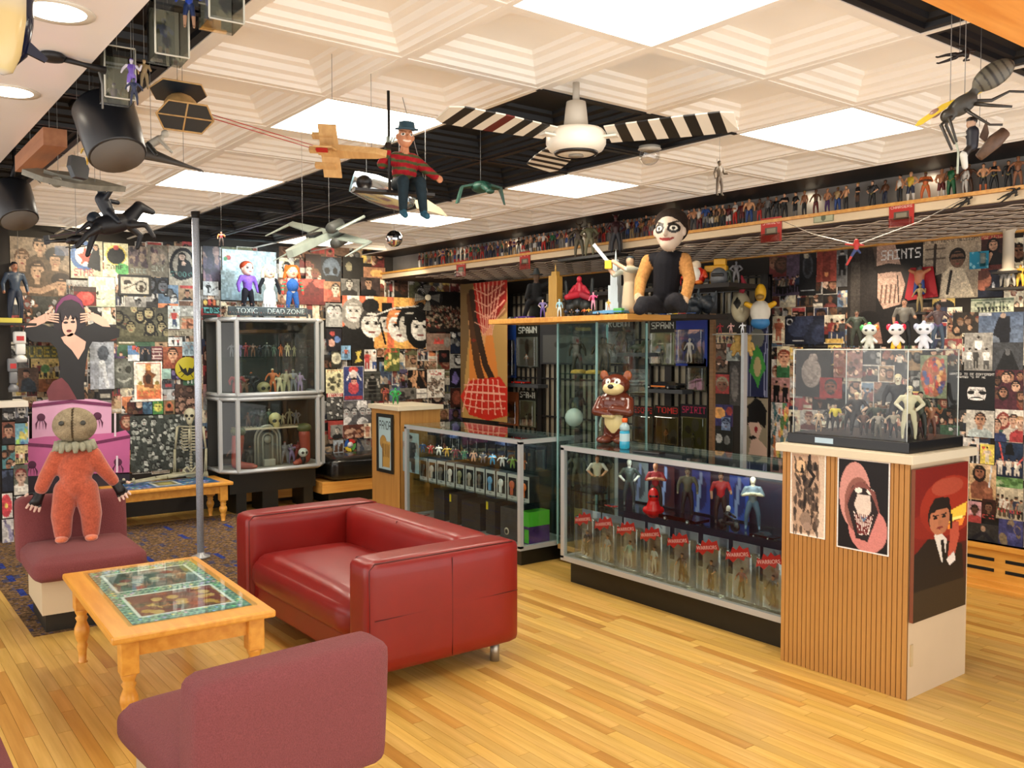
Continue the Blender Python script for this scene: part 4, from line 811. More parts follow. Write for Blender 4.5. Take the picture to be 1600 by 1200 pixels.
SP = [((508, 513, 532, 548), 'dark card with two round cartoon heads in blue and pink', lambda a: (a.ell(.35, .35, .2, .16, '#d89a84'), a.ell(.7, .5, .18, .14, '#4a70b0'), a.ell(.4, .75, .15, .1, '#a83028')), '#1c1820'),
((531, 540, 546, 562), 'small light blue movie card with a brown figure', lambda a: a.man(.5, .1, .75, '#8a5030', '#b8502c', '#28405a'), '#6aa0c8'),
((516, 549, 531, 575), 'olive card with a pale long-haired head', lambda a: a.head(.5, .6, .5, '#b8b49a', '#d0ccae', long=True), '#34342a'),
((548, 545, 566, 572), 'black card with yellow lightning figure', lambda a: a.poly([(.2, .2), (.5, .5), (.3, .8), (.8, .9), (.6, .5), (.9, .3)], '#c8b020'), '#22201a'),
((567, 546, 586, 580), 'white card of a man in red', lambda a: (a.man(.25, .1, .8, '#c99a78', '#c0282a', '#a82420'), a.man(.8, .1, .8, '#c99a78', '#d8d0c8', '#2c4c8a')), '#e0dcd4'),
((587, 544, 598, 558), 'pink and orange head shot card', lambda a: heads(a, 2, .7), '#c8a890'),
((598, 544, 622, 580), 'orange and green exploding group card', lambda a: (scatter(a, 16, ['#d8a82c', '#5a8a3c', '#c85a24', '#e8d870'], .06, .16), a.text('HELL', .1, .82, .9, .97, '#c83820')), '#5a6a2c'),
((507, 577, 534, 614), 'cream poster with black dancing figures', lambda a: (scatter(a, 12, ['#1c1c14', '#3a3a2a'], .05, .13, (.15, .2, .85, .75)), a.text('BEST', .1, .85, .9, .95, '#b8742c')), '#d8d2a0'),
((534, 572, 566, 626), 'blue poster of a red-lit face over a reading woman', lambda a: (a.ell(.5, .88, .22, .1, '#d82c1c'), a.ell(.5, .72, .14, .16, '#d8c8c0'), a.line([(.35, .8), (.2, .6)], .02, '#e0e0e8'), a.line([(.65, .8), (.85, .6)], .02, '#e0e0e8'), a.ell(.5, .38, .26, .18, '#c83040'), a.head(.52, .55, .2, '#d88a78', '#1a1018'), a.rect(.1, .06, .9, .16, '#b02030'), a.border(.02, '#c8c4bc')), '#2a3a78'),
((567, 580, 592, 626), 'grey photo of a dark figure among bookshelves', lambda a: (a.man(.5, .05, .85, '#a8a49a', '#101010', '#141414'), [a.rect(0, y, 1, y+.03, '#6a6a60', .5) for y in np.linspace(.1, .9, 7)]), '#3a3c38'),
((592, 600, 606, 626), 'dark card with a lanky orange-skinned figure', lambda a: a.man(.5, .05, .85, '#b86a3c', '#2a241f', '#b85a2c'), '#2c2a26'),
((622, 577, 634, 605), 'purple and brown costumed figures card', lambda a: crowd(a, 3, .7), '#4a4468'),
((635, 578, 664, 622), 'black card of leaping figures', lambda a: [a.line([(RNG.random(), RNG.random()), (RNG.random(), RNG.random())], .03, ['#c08a58', '#d8a068', '#7a5030'][RNG.integers(3)]) for k in range(9)], '#15120f'),
((665, 577, 692, 621), 'off-white poster with red ANIMAL HOUSE title above a crowd sketch', lambda a: (a.text('ANIMAL', .16, .88, .84, .95, '#c82a1c'), a.text('HOUSE', .2, .79, .8, .865, '#c82a1c'), heads(a, 30, .1, ['#b8a08a', '#9a8470'], ['#4a3a2c'], .08, .7)), '#dcd4c4'),
((664, 521, 701, 548), 'card with a red paint splash over grey figures', lambda a: (a.poly([(.3, .4), (.35, .7), (.45, .55), (.5, .75), (.58, .55), (.68, .72), (.7, .4)], '#d03020'), a.ell(.85, .5, .12, .3, '#8a8478')), '#8f6f5c'),
((701, 519, 721, 552), 'navy photo of four bright dark-clad people', lambda a: heads(a, 6, .3, GR, GH), '#18243c'),
((683, 547, 699, 566), 'black card with a dark red face', lambda a: a.head(.5, .6, .5, '#6a2c24', '#120a08'), '#120e10'),
((700, 553, 717, 575), 'grey photo of two embracing people', lambda a: heads(a, 2, .5, GR, GH, .5, .7), '#9c9a94'),
((700, 577, 717, 605), 'black card with a violet crystal shape', lambda a: a.poly([(.5, .9), (.85, .5), (.6, .15), (.2, .3), (.25, .6)], '#6a5ca8'), '#12101c'),
((701, 606, 720, 636), 'red-brown dim portrait card', lambda a: a.ell(.5, .5, .35, .35, '#8a3c20'), '#3a1810'),
((648, 607, 664, 622), 'handwritten white note card', lambda a: [a.line([(.1, y), (.9, y)], .02, '#5a5a58') for y in (.2, .35, .5, .65, .8)], '#d8d4c8'),
((622, 606, 648, 624), 'grey card with dark vehicles', lambda a: scatter(a, 6, ['#1a1a1a', '#4a4a4a'], .1, .2), '#6a6860'),
((508, 614, 533, 620), 'narrow red title strip with lettering', lambda a: a.text('WARRIORS', .05, .1, .95, .9, '#e8d8c8'), '#b8302a'),
((508, 620, 533, 655), 'black and white photo grid of a street crowd', lambda a: heads(a, 26, .14, GR, GH), '#4a4a48'),
((534, 626, 577, 664), 'black and white smoky photo of four mop-haired heads', lambda a: (scatter(a, 14, ['#c8c8c8', '#e8e8e8', '#8a8a8a'], .06, .2), [a.head(x, .55, .3, '#b8b8b8', '#141414') for x in (.12, .4, .68, .9)]), '#55555a'),
((510, 657, 534, 685), 'red card with a small grey portrait inset', lambda a: (a.rect(.2, .08, .95, .75, '#8a8a84'), a.bust(.6, .45, .3, '#c0b8ac', '#222', '#222')), '#a82c20'),
((535, 663, 566, 684), 'warm brown print of lying figures', lambda a: scatter(a, 14, ['#b87850', '#7a3c24', '#d8a888'], .1, .2), '#5a2a1c'),
((566, 661, 577, 684), 'cream card with a slim pin-up figure', lambda a: a.man(.5, .1, .8, '#c8906a', '#b86848', '#c8906a'), '#e0d0b4'),
((518, 687, 534, 708), 'small card with two brown horses above the bench', lambda a: (a.poly([(.1, .1), (.2, .6), (.45, .8), (.45, .1)], '#6a4428'), a.poly([(.55, .1), (.6, .65), (.9, .75), (.9, .1)], '#54341c')), '#a8b8c4')]
for px, l, f, c in SP: put('b', px, l, (lambda a, f=f: f(a)), c)
pp = PY(545, 695, YB)
for k, c in enumerate(('#c8342c', '#2c5aa8', '#e0c43a', '#5a9a4c')):
    mb = MB(); ring = [(.045*math.cos(t), .045*math.sin(t)) for t in np.linspace(0, 2*math.pi, 5)[:0]]
    a0 = k*math.pi/2+.4; pts = [(.07*math.cos(a0+t), .07*math.sin(a0+t)) for t in np.linspace(0, 1.4, 7)]+[(.03*math.cos(a0+t), .03*math.sin(a0+t)) for t in np.linspace(1.4, 0, 7)]
    if k == 0: wh = empty('colour_wheel_sign', pp+Vector((0, -.03, 0)), 0, 'round wheel sign in red, blue, yellow and green above the black bench', 'sign'); MB().lathe([(.035, 0), (.035, .006)], 20, face_mx((0, 0, 0), '-y')).build('hub', mat('white_paint', '#d8d8d4', .5), wh)
    mb.prism(pts, 0, .005, face_mx((0, 0, 0), '-y')).build('segment', mat('wheel_'+c[1:], c, .5), wh)
# large red and amber hanging poster (generic: woman's profile in amber light behind a red netted drape)
def f_(a):
    a.rect(0, 0, 1, 1, '#a8854a'); a.poly([(0, 0), (0, 1), (.3, 1), (.2, .6), (.1, .3), (.05, 0)], '#6a5434'); a.poly([(.2, .2), (.22, .95), (.55, .98), (.75, .5), (.85, .2)], '#c87a34')
    a.poly([(.18, .8), (.2, .62), (.27, .55), (.24, .52), (.32, .44), (.5, .46), (.6, .7), (.4, .85)], '#c9935c'); a.line([(.22, .9), (.3, .6), (.38, .4), (.5, .25)], .03, '#4a2c16'); a.line([(.26, .93), (.4, .62), (.55, .4), (.72, .28)], .025, '#2a1a10'); a.ell(.34, .74, .04, .012, '#1c120c'); a.ell(.3, .58, .045, .012, '#7a2418')
    a.poly([(.3, 1), (.38, .72), (.5, .62), (.75, .72), (.98, .85), (1, 1)], '#a81c14'); a.poly([(.0, .16), (.2, .28), (.45, .3), (.85, .32), (1, .24), (1, .05), (.6, .0), (.2, .03)], '#b82416'); a.ell(.75, .85, .3, .12, '#5a1010', .6)
    for k in range(7): a.line([(.35+.09*k, 1), (.5+.03*k, .62)], .004, '#d89a80'); a.line([(.05+.14*k, .05), (.2+.1*k, .3)], .004, '#e0a48c')
    for k in range(4): a.line([(.33, .95-.08*k), (.6, .9-.08*k), (.95, .98-.06*k)], .004, '#d89a80'); a.line([(.1, .1+.05*k), (.5, .08+.06*k), (.95, .1+.05*k)], .004, '#e0a48c')
pst = PX(757, 545, 5.62); a = Art(60, 150, '#a8854a'); f_(a); picture(a, (720, 441, 793, 656), 5.62, '-x', 'tall red and amber hanging poster of a woman in profile under red netting', name='hanging_poster', off=0, cat='poster')
# wall fan
pp = PY(668, 465, YB-.22); fn = empty('wall_fan', pp, 0, 'black wire-cage fan mounted in the far corner above the crowd poster', 'fan'); Fm = face_mx((0, 0, 0), '-y') @ RY(R(-20))
cg = MB();
for r_ in np.linspace(.04, .17, 8): cg.tube([(r_*math.cos(t), r_*math.sin(t), .03-.9*r_*r_) for t in np.linspace(0, 2*math.pi, 25)], .0022, 4, M=Fm, cap=False)
for k in range(16): t = k*math.pi/8; cg.tube([(.03*math.cos(t), .03*math.sin(t), .03), (.17*math.cos(t), .17*math.sin(t), 0)], .0018, 4, M=Fm)
cg.build('cage', DARK, fn)
for k in range(4): t = k*math.pi/2; MB().prism([(.02*math.cos(t), .02*math.sin(t)), (.15*math.cos(t-.35), .15*math.sin(t-.35)), (.155*math.cos(t+.3), .155*math.sin(t+.3)), (.03*math.cos(t+.8), .03*math.sin(t+.8))], -.02, -.016, Fm).build('blade', mat('fan_blade', '#6a665c', .4), fn)
MB().lathe([(.035, .02), (.035, .032), (.03, .035)], 18, Fm).build('hub_badge', mat('pale_badge', '#c8c0a8', .4), fn)
MB().tube([(0, .03, 0), (0, .12, .02), (.02, .21, .08)], .02, 8).build('bracket', DARK, fn)
# right wall
def put_r(px, l, f, bg, bg2=None, **k): return put('r', px, l, f, bg, bg2, **k)
def f_(a): a.rect(.2, 0, .8, .35, '#4a3c54'); crowd(a, 6, .4); a.rect(0, .5, 1, 1, '#4c3a50', .7)
put_r((1206, 397, 1250, 462), 'purple-tinted poster of a row of people before tall columns', f_, '#5a4660')
def f_(a): a.ell(.5, .6, .3, .25, '#3c4048'); a.ell(.5, .6, .2, .18, '#22262c'); a.ell(.4, .8, .16, .05, '#a8a48c'); a.rect(.1, .1, .9, .13, '#a8b0b4')
put_r((1250, 385, 1276, 462), 'black poster with a grey round emblem and thin title line', f_, '#16181c')
def f_(a): a.rect(0, .55, 1, 1, '#8a2c1c'); a.rect(.3, .0, .7, .8, '#5a1c14', .6); a.ell(.5, .2, .1, .06, '#e08a40')
put_r((1277, 380, 1308, 440), 'dark red sunset poster with a small orange glow', f_, '#a83c24', '#6a2418')
put_r((1308, 386, 1325, 448), 'grey poster of a long-coated standing figure', lambda a: a.man(.5, .3, .6, '#9a9a98', '#0e0e10', '#0e0e10'), '#5a5c5e')
def f_(a):
    for k in range(5): a.rect(.1+.09*k, .72, .17+.09*k, .98, '#6a5648', .5)
    a.poly([(.32, .98), (.62, .98), (.72, .74), (.42, .7)], '#a88672'); a.poly([(.42, .7), (.7, .72), (.78, .56), (.72, .38), (.5, .34), (.42, .45)], '#b8937c'); a.rect(0, 0, .4, .95, '#26211e', .85); a.rect(.05, .1, .18, .8, '#45403a', .6)
    for k in range(4): a.line([(.46+.06*k, .40), (.48+.06*k, .56)], .008, '#6a4c3c')
    a.line([(.40, .72), (.56, .74), (.72, .72)], .022, '#1a120e'); a.line([(.44, .69), (.6, .70), (.74, .69)], .018, '#22160f'); a.line([(.68, .64), (.7, .4)], .006, '#3a2820')
    a.text('SAINTS', .46, .79, .97, .885, '#d0d0ce'); a.poly([(.3, .02), (.28, .2), (.44, .24), (.5, .02)], '#9a6c58'); a.ell(.3, .26, .16, .07, '#100c0b')
put_r((1325, 372, 1442, 540), 'large dark SAINTS poster of a hand wound with black beads holding a pistol', f_, '#15110f', '#0e0c0c', res=.7)
def f_(a):
    a.rect(.04, .02, .94, .86, '#94846c'); a.rect(.42, .4, .9, .86, '#a39276'); a.text('BY ANY MEANS NECESSARY', .0, .88, 1, .94, '#2a2622'); a.rect(.04, .62, .4, .65, '#5a4c3a'); a.rect(.04, .78, .4, .8, '#5a4c3a')
    a.line([(.2, .3), (.22, .85)], .022, '#2e2218'); a.poly([(.3, .02), (.36, .4), (.5, .52), (.72, .44), (.9, .02)], '#c8b898'); a.line([(.5, .42), (.44, .08)], .022, '#241c16'); a.head(.6, .6, .3, '#6c4a32', '#160f0b'); a.rect(.5, .6, .72, .63, '#140e0a'); a.poly([(.04, .02), (.12, .35), (.34, .4), (.3, .02)], '#2a221c')
put_r((1443, 366, 1534, 466), 'sepia poster of a bearded man in shirt and tie titled BY ANY MEANS NECESSARY', f_, '#a8977a', res=.6)
def f_(a): a.rect(0, .78, 1, 1, '#b02c24'); a.text('PULP FICTION', .03, .80, .97, .90, '#d8b87a'); a.rect(.0, .0, 1, .2, '#6a2418'); a.bust(.5, .62, .3, '#c8946c', '#120d0c', '#18120f', long=True); a.line([(.2, .1), (.4, .4)], .05, '#c8946c')
put_r((1534, 360, 1572, 422), 'red-topped PULP FICTION poster of a black-haired woman lying down', f_, '#3c1a14', res=.7)
def f_(a): a.ell(.2, .62, .34, .36, '#a85c3c'); a.ell(.1, .85, .4, .2, '#5a2c1c'); a.ell(.42, .6, .08, .08, '#b86c48'); a.rect(.3, .0, 1, .4, '#141a2c', .7); a.ell(.62, .4, .05, .14, '#b8bcc4')
put_r((1529, 422, 1568, 464), 'dark blue poster with an orange-lit man in profile', f_, '#161c30')
put_r((1518, 466, 1585, 488), 'green banknote-style banner with SOHK letters', lambda a: (a.text('SOHK', .1, .12, .92, .72, '#5a6a54'), a.rect(0, .82, 1, .96, '#5e7058'), [a.man(x, .05, .4, '#222', '#1c201c', '#1c201c') for x in np.linspace(.2, .85, 9)]), '#a8b094')
def f_(a): a.poly([(.3, .0), (.35, .5), (.45, .85), (.7, .88), (.72, .5), (.68, 0)], '#12141e'); a.ell(.55, .9, .06, .07, '#a08878'); a.ell(.2, .2, .3, .2, '#8a9cb4', .5); a.rect(0, .9, .3, 1, '#c8ccd0', .6)
put_r((1530, 488, 1600, 545), 'misty blue poster of a large dark-coated figure', f_, '#5c708c', '#3c5070')
put_r((1490, 488, 1530, 520), 'dark group poster of armed men', lambda a: heads(a, 7, .3, ['#a8805c', '#8a6a50']), '#2a241e')
put_r((1508, 520, 1552, 579), 'black and white photo of four relaxed men', lambda a: (a.man(.2, .05, .55, '#b8b4ac', '#d8d8d4', '#6a6a68'), a.man(.5, .3, .6, '#a8a49c', '#e0e0dc', '#9a9a98'), a.man(.78, .05, .55, '#a8a49c', '#d8d8d4', '#4a4a48'), a.man(.42, .08, .5, '#8a8680', '#3a3a38', '#2a2a28')), '#8c8a84')
put_r((1552, 535, 1600, 580), 'dark grey poster of a seated shadowed figure', lambda a: (a.poly([(.1, 0), (.4, .7), (.5, .8), (.62, .7), (.9, 0)], '#15171a'), a.ell(.5, .66, .08, .12, '#5a5c60')), '#3a3e44')
def f_(a):
    a.text('WANTED TO BE DIFFERENT', .05, .88, .98, .935, '#d0d0cc'); a.text('WANTED TO BE ME', .2, .80, .8, .855, '#d0d0cc'); a.head(.62, .42, .66, '#d4d0cc', '#0b0b0b'); a.rect(.2, .58, 1, .64, '#090909'); a.rect(.34, .6, .96, .76, '#0b0b0b')
    a.ell(.62, .24, .17, .10, '#0a0808'); a.ell(.62, .275, .14, .03, '#e8e4e0'); a.ell(.5, .44, .07, .05, '#141414'); a.ell(.75, .44, .07, .05, '#141414')
put_r((1482, 579, 1556, 640), 'black poster of a pale laughing face in a wide hat under white words', f_, '#0c0d10', res=.5)
put_r((1556, 578, 1600, 640), 'dark red poster of a gang seated on steps', lambda a: heads(a, 11, .22), '#4a1826')
put_r((1511, 641, 1555, 683), 'portrait of a brown-haired man in a pale open collar', lambda a: a.bust(.5, .62, .5, '#c08a64', '#3c2414', '#a8b8b8'), '#b8b4a8')
put_r((1556, 640, 1600, 691), 'bright family photo with a red-haired woman and people in red', lambda a: (a.bust(.3, .66, .4, '#d8a888', '#8a2c1c', '#2c5a4c', long=True), a.bust(.65, .66, .36, '#c89878', '#3c2a1c', '#c8c0b0'), a.bust(.9, .6, .36, '#d8a888', '#a87c44', '#a81c20'), a.bust(.08, .5, .34, '#c89878', '#2c1c14', '#2a3a6a')), '#ccc8bc')
put_r((1505, 684, 1531, 724), 'white poster of a woman in black with a cane', lambda a: a.man(.65, .05, .9, '#d8b8a0', '#15151a', '#15151a', '#1c1210'), '#c9c6c0')
put_r((1533, 694, 1555, 725), 'bright yellow card of a small figure with a red club', lambda a: (a.man(.5, .05, .8, '#e0a888', '#d8c8b0', '#e8dcc0'), a.ell(.25, .8, .12, .08, '#c83820')), '#e8d020')
def f_(a): scatter(a, 60, ['#6a84a8', '#a8b8c8'], .004, .01); a.poly([(.35, .65), (.4, .95), (.6, .98), (.7, .65)], '#0a0a0e'); [a.man(x, .08, .5, '#c89878', '#d8d0c0', '#c8c0b0') for x in (.2, .5, .78)]; a.line([(.3, .5), (.16, .98)], .02, '#d83c2c'); a.line([(.8, .4), (1, .6)], .02, '#d83c2c')
put_r((1556, 692, 1600, 746), 'dark blue space adventure poster with three pale-clad heroes', f_, '#12203a', '#1c3454')
def f_(a): a.poly([(.1, .05), (.05, .4), (.25, .55), (.6, .55), (.85, .4), (.9, .05)], '#8a4c2c'); a.head(.38, .75, .34, '#9a5c3a', '#20140e', long=True); a.line([(.72, .3), (.82, .96)], .02, '#c8ccd0'); a.ell(.7, .3, .16, .08, '#a8643c')
put_r((1516, 725, 1558, 782), 'poster of a bare-chested long-haired swordsman', f_, '#c89a5c', '#d8b484')
put_r((1558, 760, 1600, 812), 'tan poster of a line of women with red SUCKER lettering', lambda a: (crowd(a, 6, .62), a.text('SUCKER', .1, .2, .9, .32, '#c81c20')), '#a89a7c', '#c8bc9c')
put_r((1558, 746, 1600, 762), 'green foliage strip print', lambda a: scatter(a, 20, ['#5a8a3c', '#a8b888', '#3c6a2c'], .05, .2), '#6a9a54')
put_r((1514, 783, 1535, 818), 'pink photo of a dark-skinned man in a red jacket', lambda a: a.bust(.5, .62, .4, '#5c3a28', '#120c0a', '#b02c28'), '#c88c94')
put_r((1536, 780, 1557, 812), 'dark card of a man with a starburst', lambda a: (a.bust(.5, .6, .45, '#7a5038', '#120c0a', '#2a1c18'), a.text('DRUG', .1, .1, .9, .25, '#c83828')), '#3c1c14')
put_r((1514, 818, 1562, 852), 'black poster of a crouching fighter at the bottom of the right wall', lambda a: (a.line([(.2, .3), (.5, .6), (.85, .2)], .09, '#1c1c24'), a.ell(.5, .75, .08, .12, '#b08868')), '#33302e')
put_r((1562, 812, 1600, 856), 'violet stained-glass style card at the bottom of the right wall', lambda a: scatter(a, 16, ['#4a4c90', '#8a7448', '#2a2c60'], .08, .18), '#3a3c7a')
put_r((1209, 494, 1228, 536), 'cream pin-up card of a red-haired figure', lambda a: a.man(.5, .1, .8, '#c8845c', '#a8502c', '#b8643c', '#8a3018'), '#ddd0ae')
def f_(a): a.ell(.12, .8, .08, .12, '#c8c8c8'); a.ell(.12, .8, .055, .09, '#181a20'); a.line([(.2, .15), (.5, .13)], .01, '#a8a8a8'); scatter(a, 6, ['#20283c', '#2a3450'], .15, .3, (.3, .2, 1, .9))
put_r((1229, 494, 1290, 538), 'dark navy print with a white round emblem and small handwriting', f_, '#141a2c')
put_r((1290, 492, 1322, 537), 'poster of four costumed figures with gold letters', lambda a: (crowd(a, 4, .7), a.rect(.1, .03, .9, .18, '#c8a030')), '#c0b69c')
put_r((1216, 541, 1236, 590), 'portrait of a curly red-haired person in a green jacket', lambda a: a.bust(.55, .62, .45, '#d89a70', '#8a3414', '#2c6a3c'), '#d0c49c')
put_r((1207, 590, 1236, 628), 'photo of two men in black suits before a pink wall', lambda a: (a.man(.3, .0, .85, '#c08c6c', '#101014', '#101014'), a.man(.75, .0, .75, '#a87858', '#101014', '#101014')), '#b8807c')
put_r((1206, 629, 1234, 715), 'bright paint-splash print in red, yellow and teal', lambda a: scatter(a, 46, ['#c82c34', '#e8c82c', '#1c6a74', '#e8e4dc', '#3c8a3c', '#e87c2c'], .05, .14), '#d8d0c8', noise=.1)
put_r((1246, 545, 1300, 620), 'grey print of a muscular bare torso behind the acrylic box', lambda a: (a.ell(.45, .5, .28, .3, '#9a8c84'), a.ell(.5, .8, .12, .1, '#a89890')), '#2c2a2a')
put_r((1283, 590, 1318, 622), 'red card with a bearded head in a flat cap, behind the acrylic box', lambda a: a.head(.5, .5, .7, '#8a4c34', '#3c3c38', beard=True), '#a81c1c')
put_r((1305, 543, 1350, 590), 'dense red and white crowd print behind the acrylic box', lambda a: heads(a, 30, .16), '#8a5a50')
put_r((1440, 555, 1482, 622), 'round colourful crowd sticker behind the acrylic box', lambda a: (a.ell(.5, .5, .46, .46, '#a8603c'), scatter(a, 30, ['#c83c2c', '#3c5a9a', '#d8a85c', '#5a3c6a'], .05, .11, (.15, .15, .85, .85))), '#7a8a6a')
# pasted posters low behind the counters (on the narrow strip left of the screen end)
CO = [((1116, 585, 1140, 615), 'portrait card of a man in a flat cap, red ground', lambda a: a.head(.55, .45, .7, '#7a4c34', '#8a8468', hat=None), '#a82420'), ((1141, 565, 1157, 634), 'grey torso photo strip', lambda a: a.ell(.5, .5, .35, .4, '#6a6460'), '#3c3836'), ((1116, 632, 1146, 666), 'violet card with an orange planet', lambda a: (a.ell(.3, .6, .3, .25, '#e89c2c'), a.ell(.8, .7, .15, .2, '#a82c24')), '#2c2460'), ((1128, 652, 1142, 674), 'pale blue portrait card', lambda a: a.head(.5, .5, .7, '#8aa0c8', '#26365c'), '#6a88b8'), ((1116, 672, 1145, 706), 'black print with two white masks', lambda a: (a.ell(.3, .6, .16, .22, '#b8bab8'), a.ell(.7, .55, .15, .2, '#8a8c8a')), '#1c1e1c'), ((1116, 536, 1138, 582), 'crowded cream and red figures card', lambda a: heads(a, 16, .2), '#6a5a48'), ((1118, 520, 1152, 536), 'cream card with gold letters and figures', lambda a: crowd(a, 6, .7), '#c8b080'), ((1136, 536, 1157, 564), 'white comic card with a red title', lambda a: (a.rect(.1, .75, .9, .95, '#a82c24'), scatter(a, 8, ['#5a6a6a', '#2a2a2a'], .06, .14)), '#a8b0a8')]
for px, l, f, c in CO: put('r', px, l+', beside the slotted post', (lambda a, f=f: f(a)), c, plane=5.5, z=.001+OFF['r'][0]*.2)
pa = PX(1114, 600, 5.5); pb = PX(1158, 600, 5.5); bk = MB().box((5.5, pb.y, 0), (5.52, pa.y, PX(1130, 490, 5.5).z)).build('pasted_board', mat('wall_behind_posters', '#2b2723', .9)); props(bk, 'upright board pasted with cards between the brown upright and the slotted post', 'board')
# filler: the rest of both walls is pasted edge to edge
TONE = [('black', '#141312'), ('charcoal', '#2c2a29'), ('grey', '#7c7a76'), ('pale grey', '#b0aea8'), ('cream', '#cfc4a4'), ('dark red', '#6a1c1a'), ('crimson', '#9a2424'), ('navy', '#1a2440'), ('steel blue', '#4a6680'), ('olive', '#5a5a38'), ('brown', '#5a3c26'), ('tan', '#a88a60'), ('orange', '#b8662c'), ('yellow', '#c8a838'), ('forest green', '#2c5038'), ('purple', '#46305a'), ('sepia', '#8a7050')]
SUB = {'a single portrait': lambda a: a.bust(.5, .62, .5, SK[RNG.integers(5)], HR[RNG.integers(5)], ['#222', '#343c50', '#6a2c24'][RNG.integers(3)], long=RNG.random() < .4),
 'two faces': lambda a: (a.head(.3, .55, .5, SK[RNG.integers(5)], HR[RNG.integers(5)]), a.head(.7, .5, .5, SK[RNG.integers(5)], HR[RNG.integers(5)], long=True)),
 'a group of heads': lambda a: heads(a, 7, .3), 'three standing people': lambda a: crowd(a, 3, .75), 'a lone standing figure': lambda a: a.man(.5, .08, .8, SK[RNG.integers(5)], ['#222', '#8a2c24', '#2c3c5c', '#c8c0b0'][RNG.integers(4)], ['#181818', '#2c3444'][RNG.integers(2)]),
 'a row of people': lambda a: crowd(a, 6, .6), 'grey-toned faces': lambda a: heads(a, 5, .35, GR, GH), 'abstract blotches': lambda a: scatter(a, 14, ['#c8b89a', '#7a2c24', '#2c3c54', '#8a8070'], .07, .2),
 'a pale title block': lambda a: (a.rect(.12, .1, .88, .28, '#c8c0ac'), heads(a, 3, .35, y0=.5)), 'a red title block': lambda a: (a.rect(.1, .75, .9, .92, '#a82820'), a.bust(.5, .45, .4, SK[RNG.integers(5)], HR[RNG.integers(5)], '#222'))}
SUBK = list(SUB)
DIRS = ['right of', 'above and right of', 'above', 'above and left of', 'left of', 'below and left of', 'below', 'below and right of']
def uniq(w, x, y, base):
    best = sorted(ANCH[w][:NAMED[w]], key=lambda t: (t[0]-x)**2+(t[1]-y)**2)
    for t in best[:6]:
        d = DIRS[int(round((math.atan2(-(y-t[1]), x-t[0])/(math.pi/4)))) % 8]; s_ = ' '.join(t[2].split(',')[0].split()[:7]); s_ = s_.rsplit(' of', 1)[0] if s_.endswith(' of') else s_
        for e_ in (' a',' the',' with',' and',' in',' by',' to',' before',' left',' two',' beside'):
            if s_.endswith(e_): s_ = s_[:-len(e_)]
        l = f"{base}, {d} the {s_}"
        if l not in USED and len(l.split()) <= 16: USED.add(l); return l
    return None
NAMED = {k: len(v) for k, v in ANCH.items()}
def filler(w, box, seed, lo=17, hi=34, plane=None, skip=()):
    rg = random.Random(seed); cells = []
    def split(x0, y0, x1, y1):
        W_, H_ = x1-x0, y1-y0
        if (W_ <= hi and H_ <= hi*1.35) or (W_ < lo*1.6 and H_ < lo*2): cells.append((x0, y0, x1, y1)); return
        if W_*1.25 > H_: c = x0+W_*rg.uniform(.35, .65); split(x0, y0, c, y1); split(c, y0, x1, y1)
        else: c = y0+H_*rg.uniform(.35, .65); split(x0, y0, x1, c); split(x0, c, x1, y1)
    split(*box)
    for (x0, y0, x1, y1) in cells:
        cov = 0
        for k in range(5):
            for q in range(5):
                x, y = x0+(x1-x0)*(k+.5)/5, y0+(y1-y0)*(q+.5)/5
                if any(t[3][0] <= x <= t[3][2] and t[3][1] <= y <= t[3][3] for t in ANCH[w][:NAMED[w]]) or any(s_[0] <= x <= s_[2] and s_[1] <= y <= s_[3] for s_ in skip): cov += 1
        if cov > 20: continue
        for tr in range(12):
            tn, tc2 = TONE[rg.choices(range(17), [6, 5, 4, 3, 4, 2, 2, 2, 2, 2, 3, 3, 1, 1, 1, 1, 3])[0]]; sk = SUBK[rg.randrange(len(SUBK))]
            l = uniq(w, (x0+x1)/2, (y0+y1)/2, f'{tn} print of {sk}' if 'block' not in sk else f'{tn} print with {sk}')
            if l: break
        if not l: continue
        def f(a):
            SUB[sk](a)
            if rg.random() < .3: a.border(.03, '#d0ccc0')
        z = .003+.0008*rg.randrange(3)+rg.random()*.0004
        put(w, (x0, y0, x1, y1), l, f, tc2, [min(1, c*1.5+.01) for c in srgb(tc2)], cat='print', name='pasted_print', plane=plane, z=z, res=1.5, noise=.14)
filler('b', (14, 378, 306, 646), 3, skip=((0, 600, 30, 650),)); filler('b', (186, 646, 306, 740), 4); filler('b', (314, 386, 600, 500), 5); filler('b', (505, 500, 722, 712), 6, 15, 28); filler('b', (600, 432, 757, 520), 7)
filler('r', (1203, 372, 1600, 480), 8, 20, 38); filler('r', (1205, 480, 1600, 640), 9, 18, 34); filler('r', (1500, 640, 1600, 852), 10); filler('r', (1204, 640, 1500, 720), 11)
filler('b', (315, 500, 345, 700), 12); filler('r', (1600, 340, 1850, 880), 13, 30, 60)
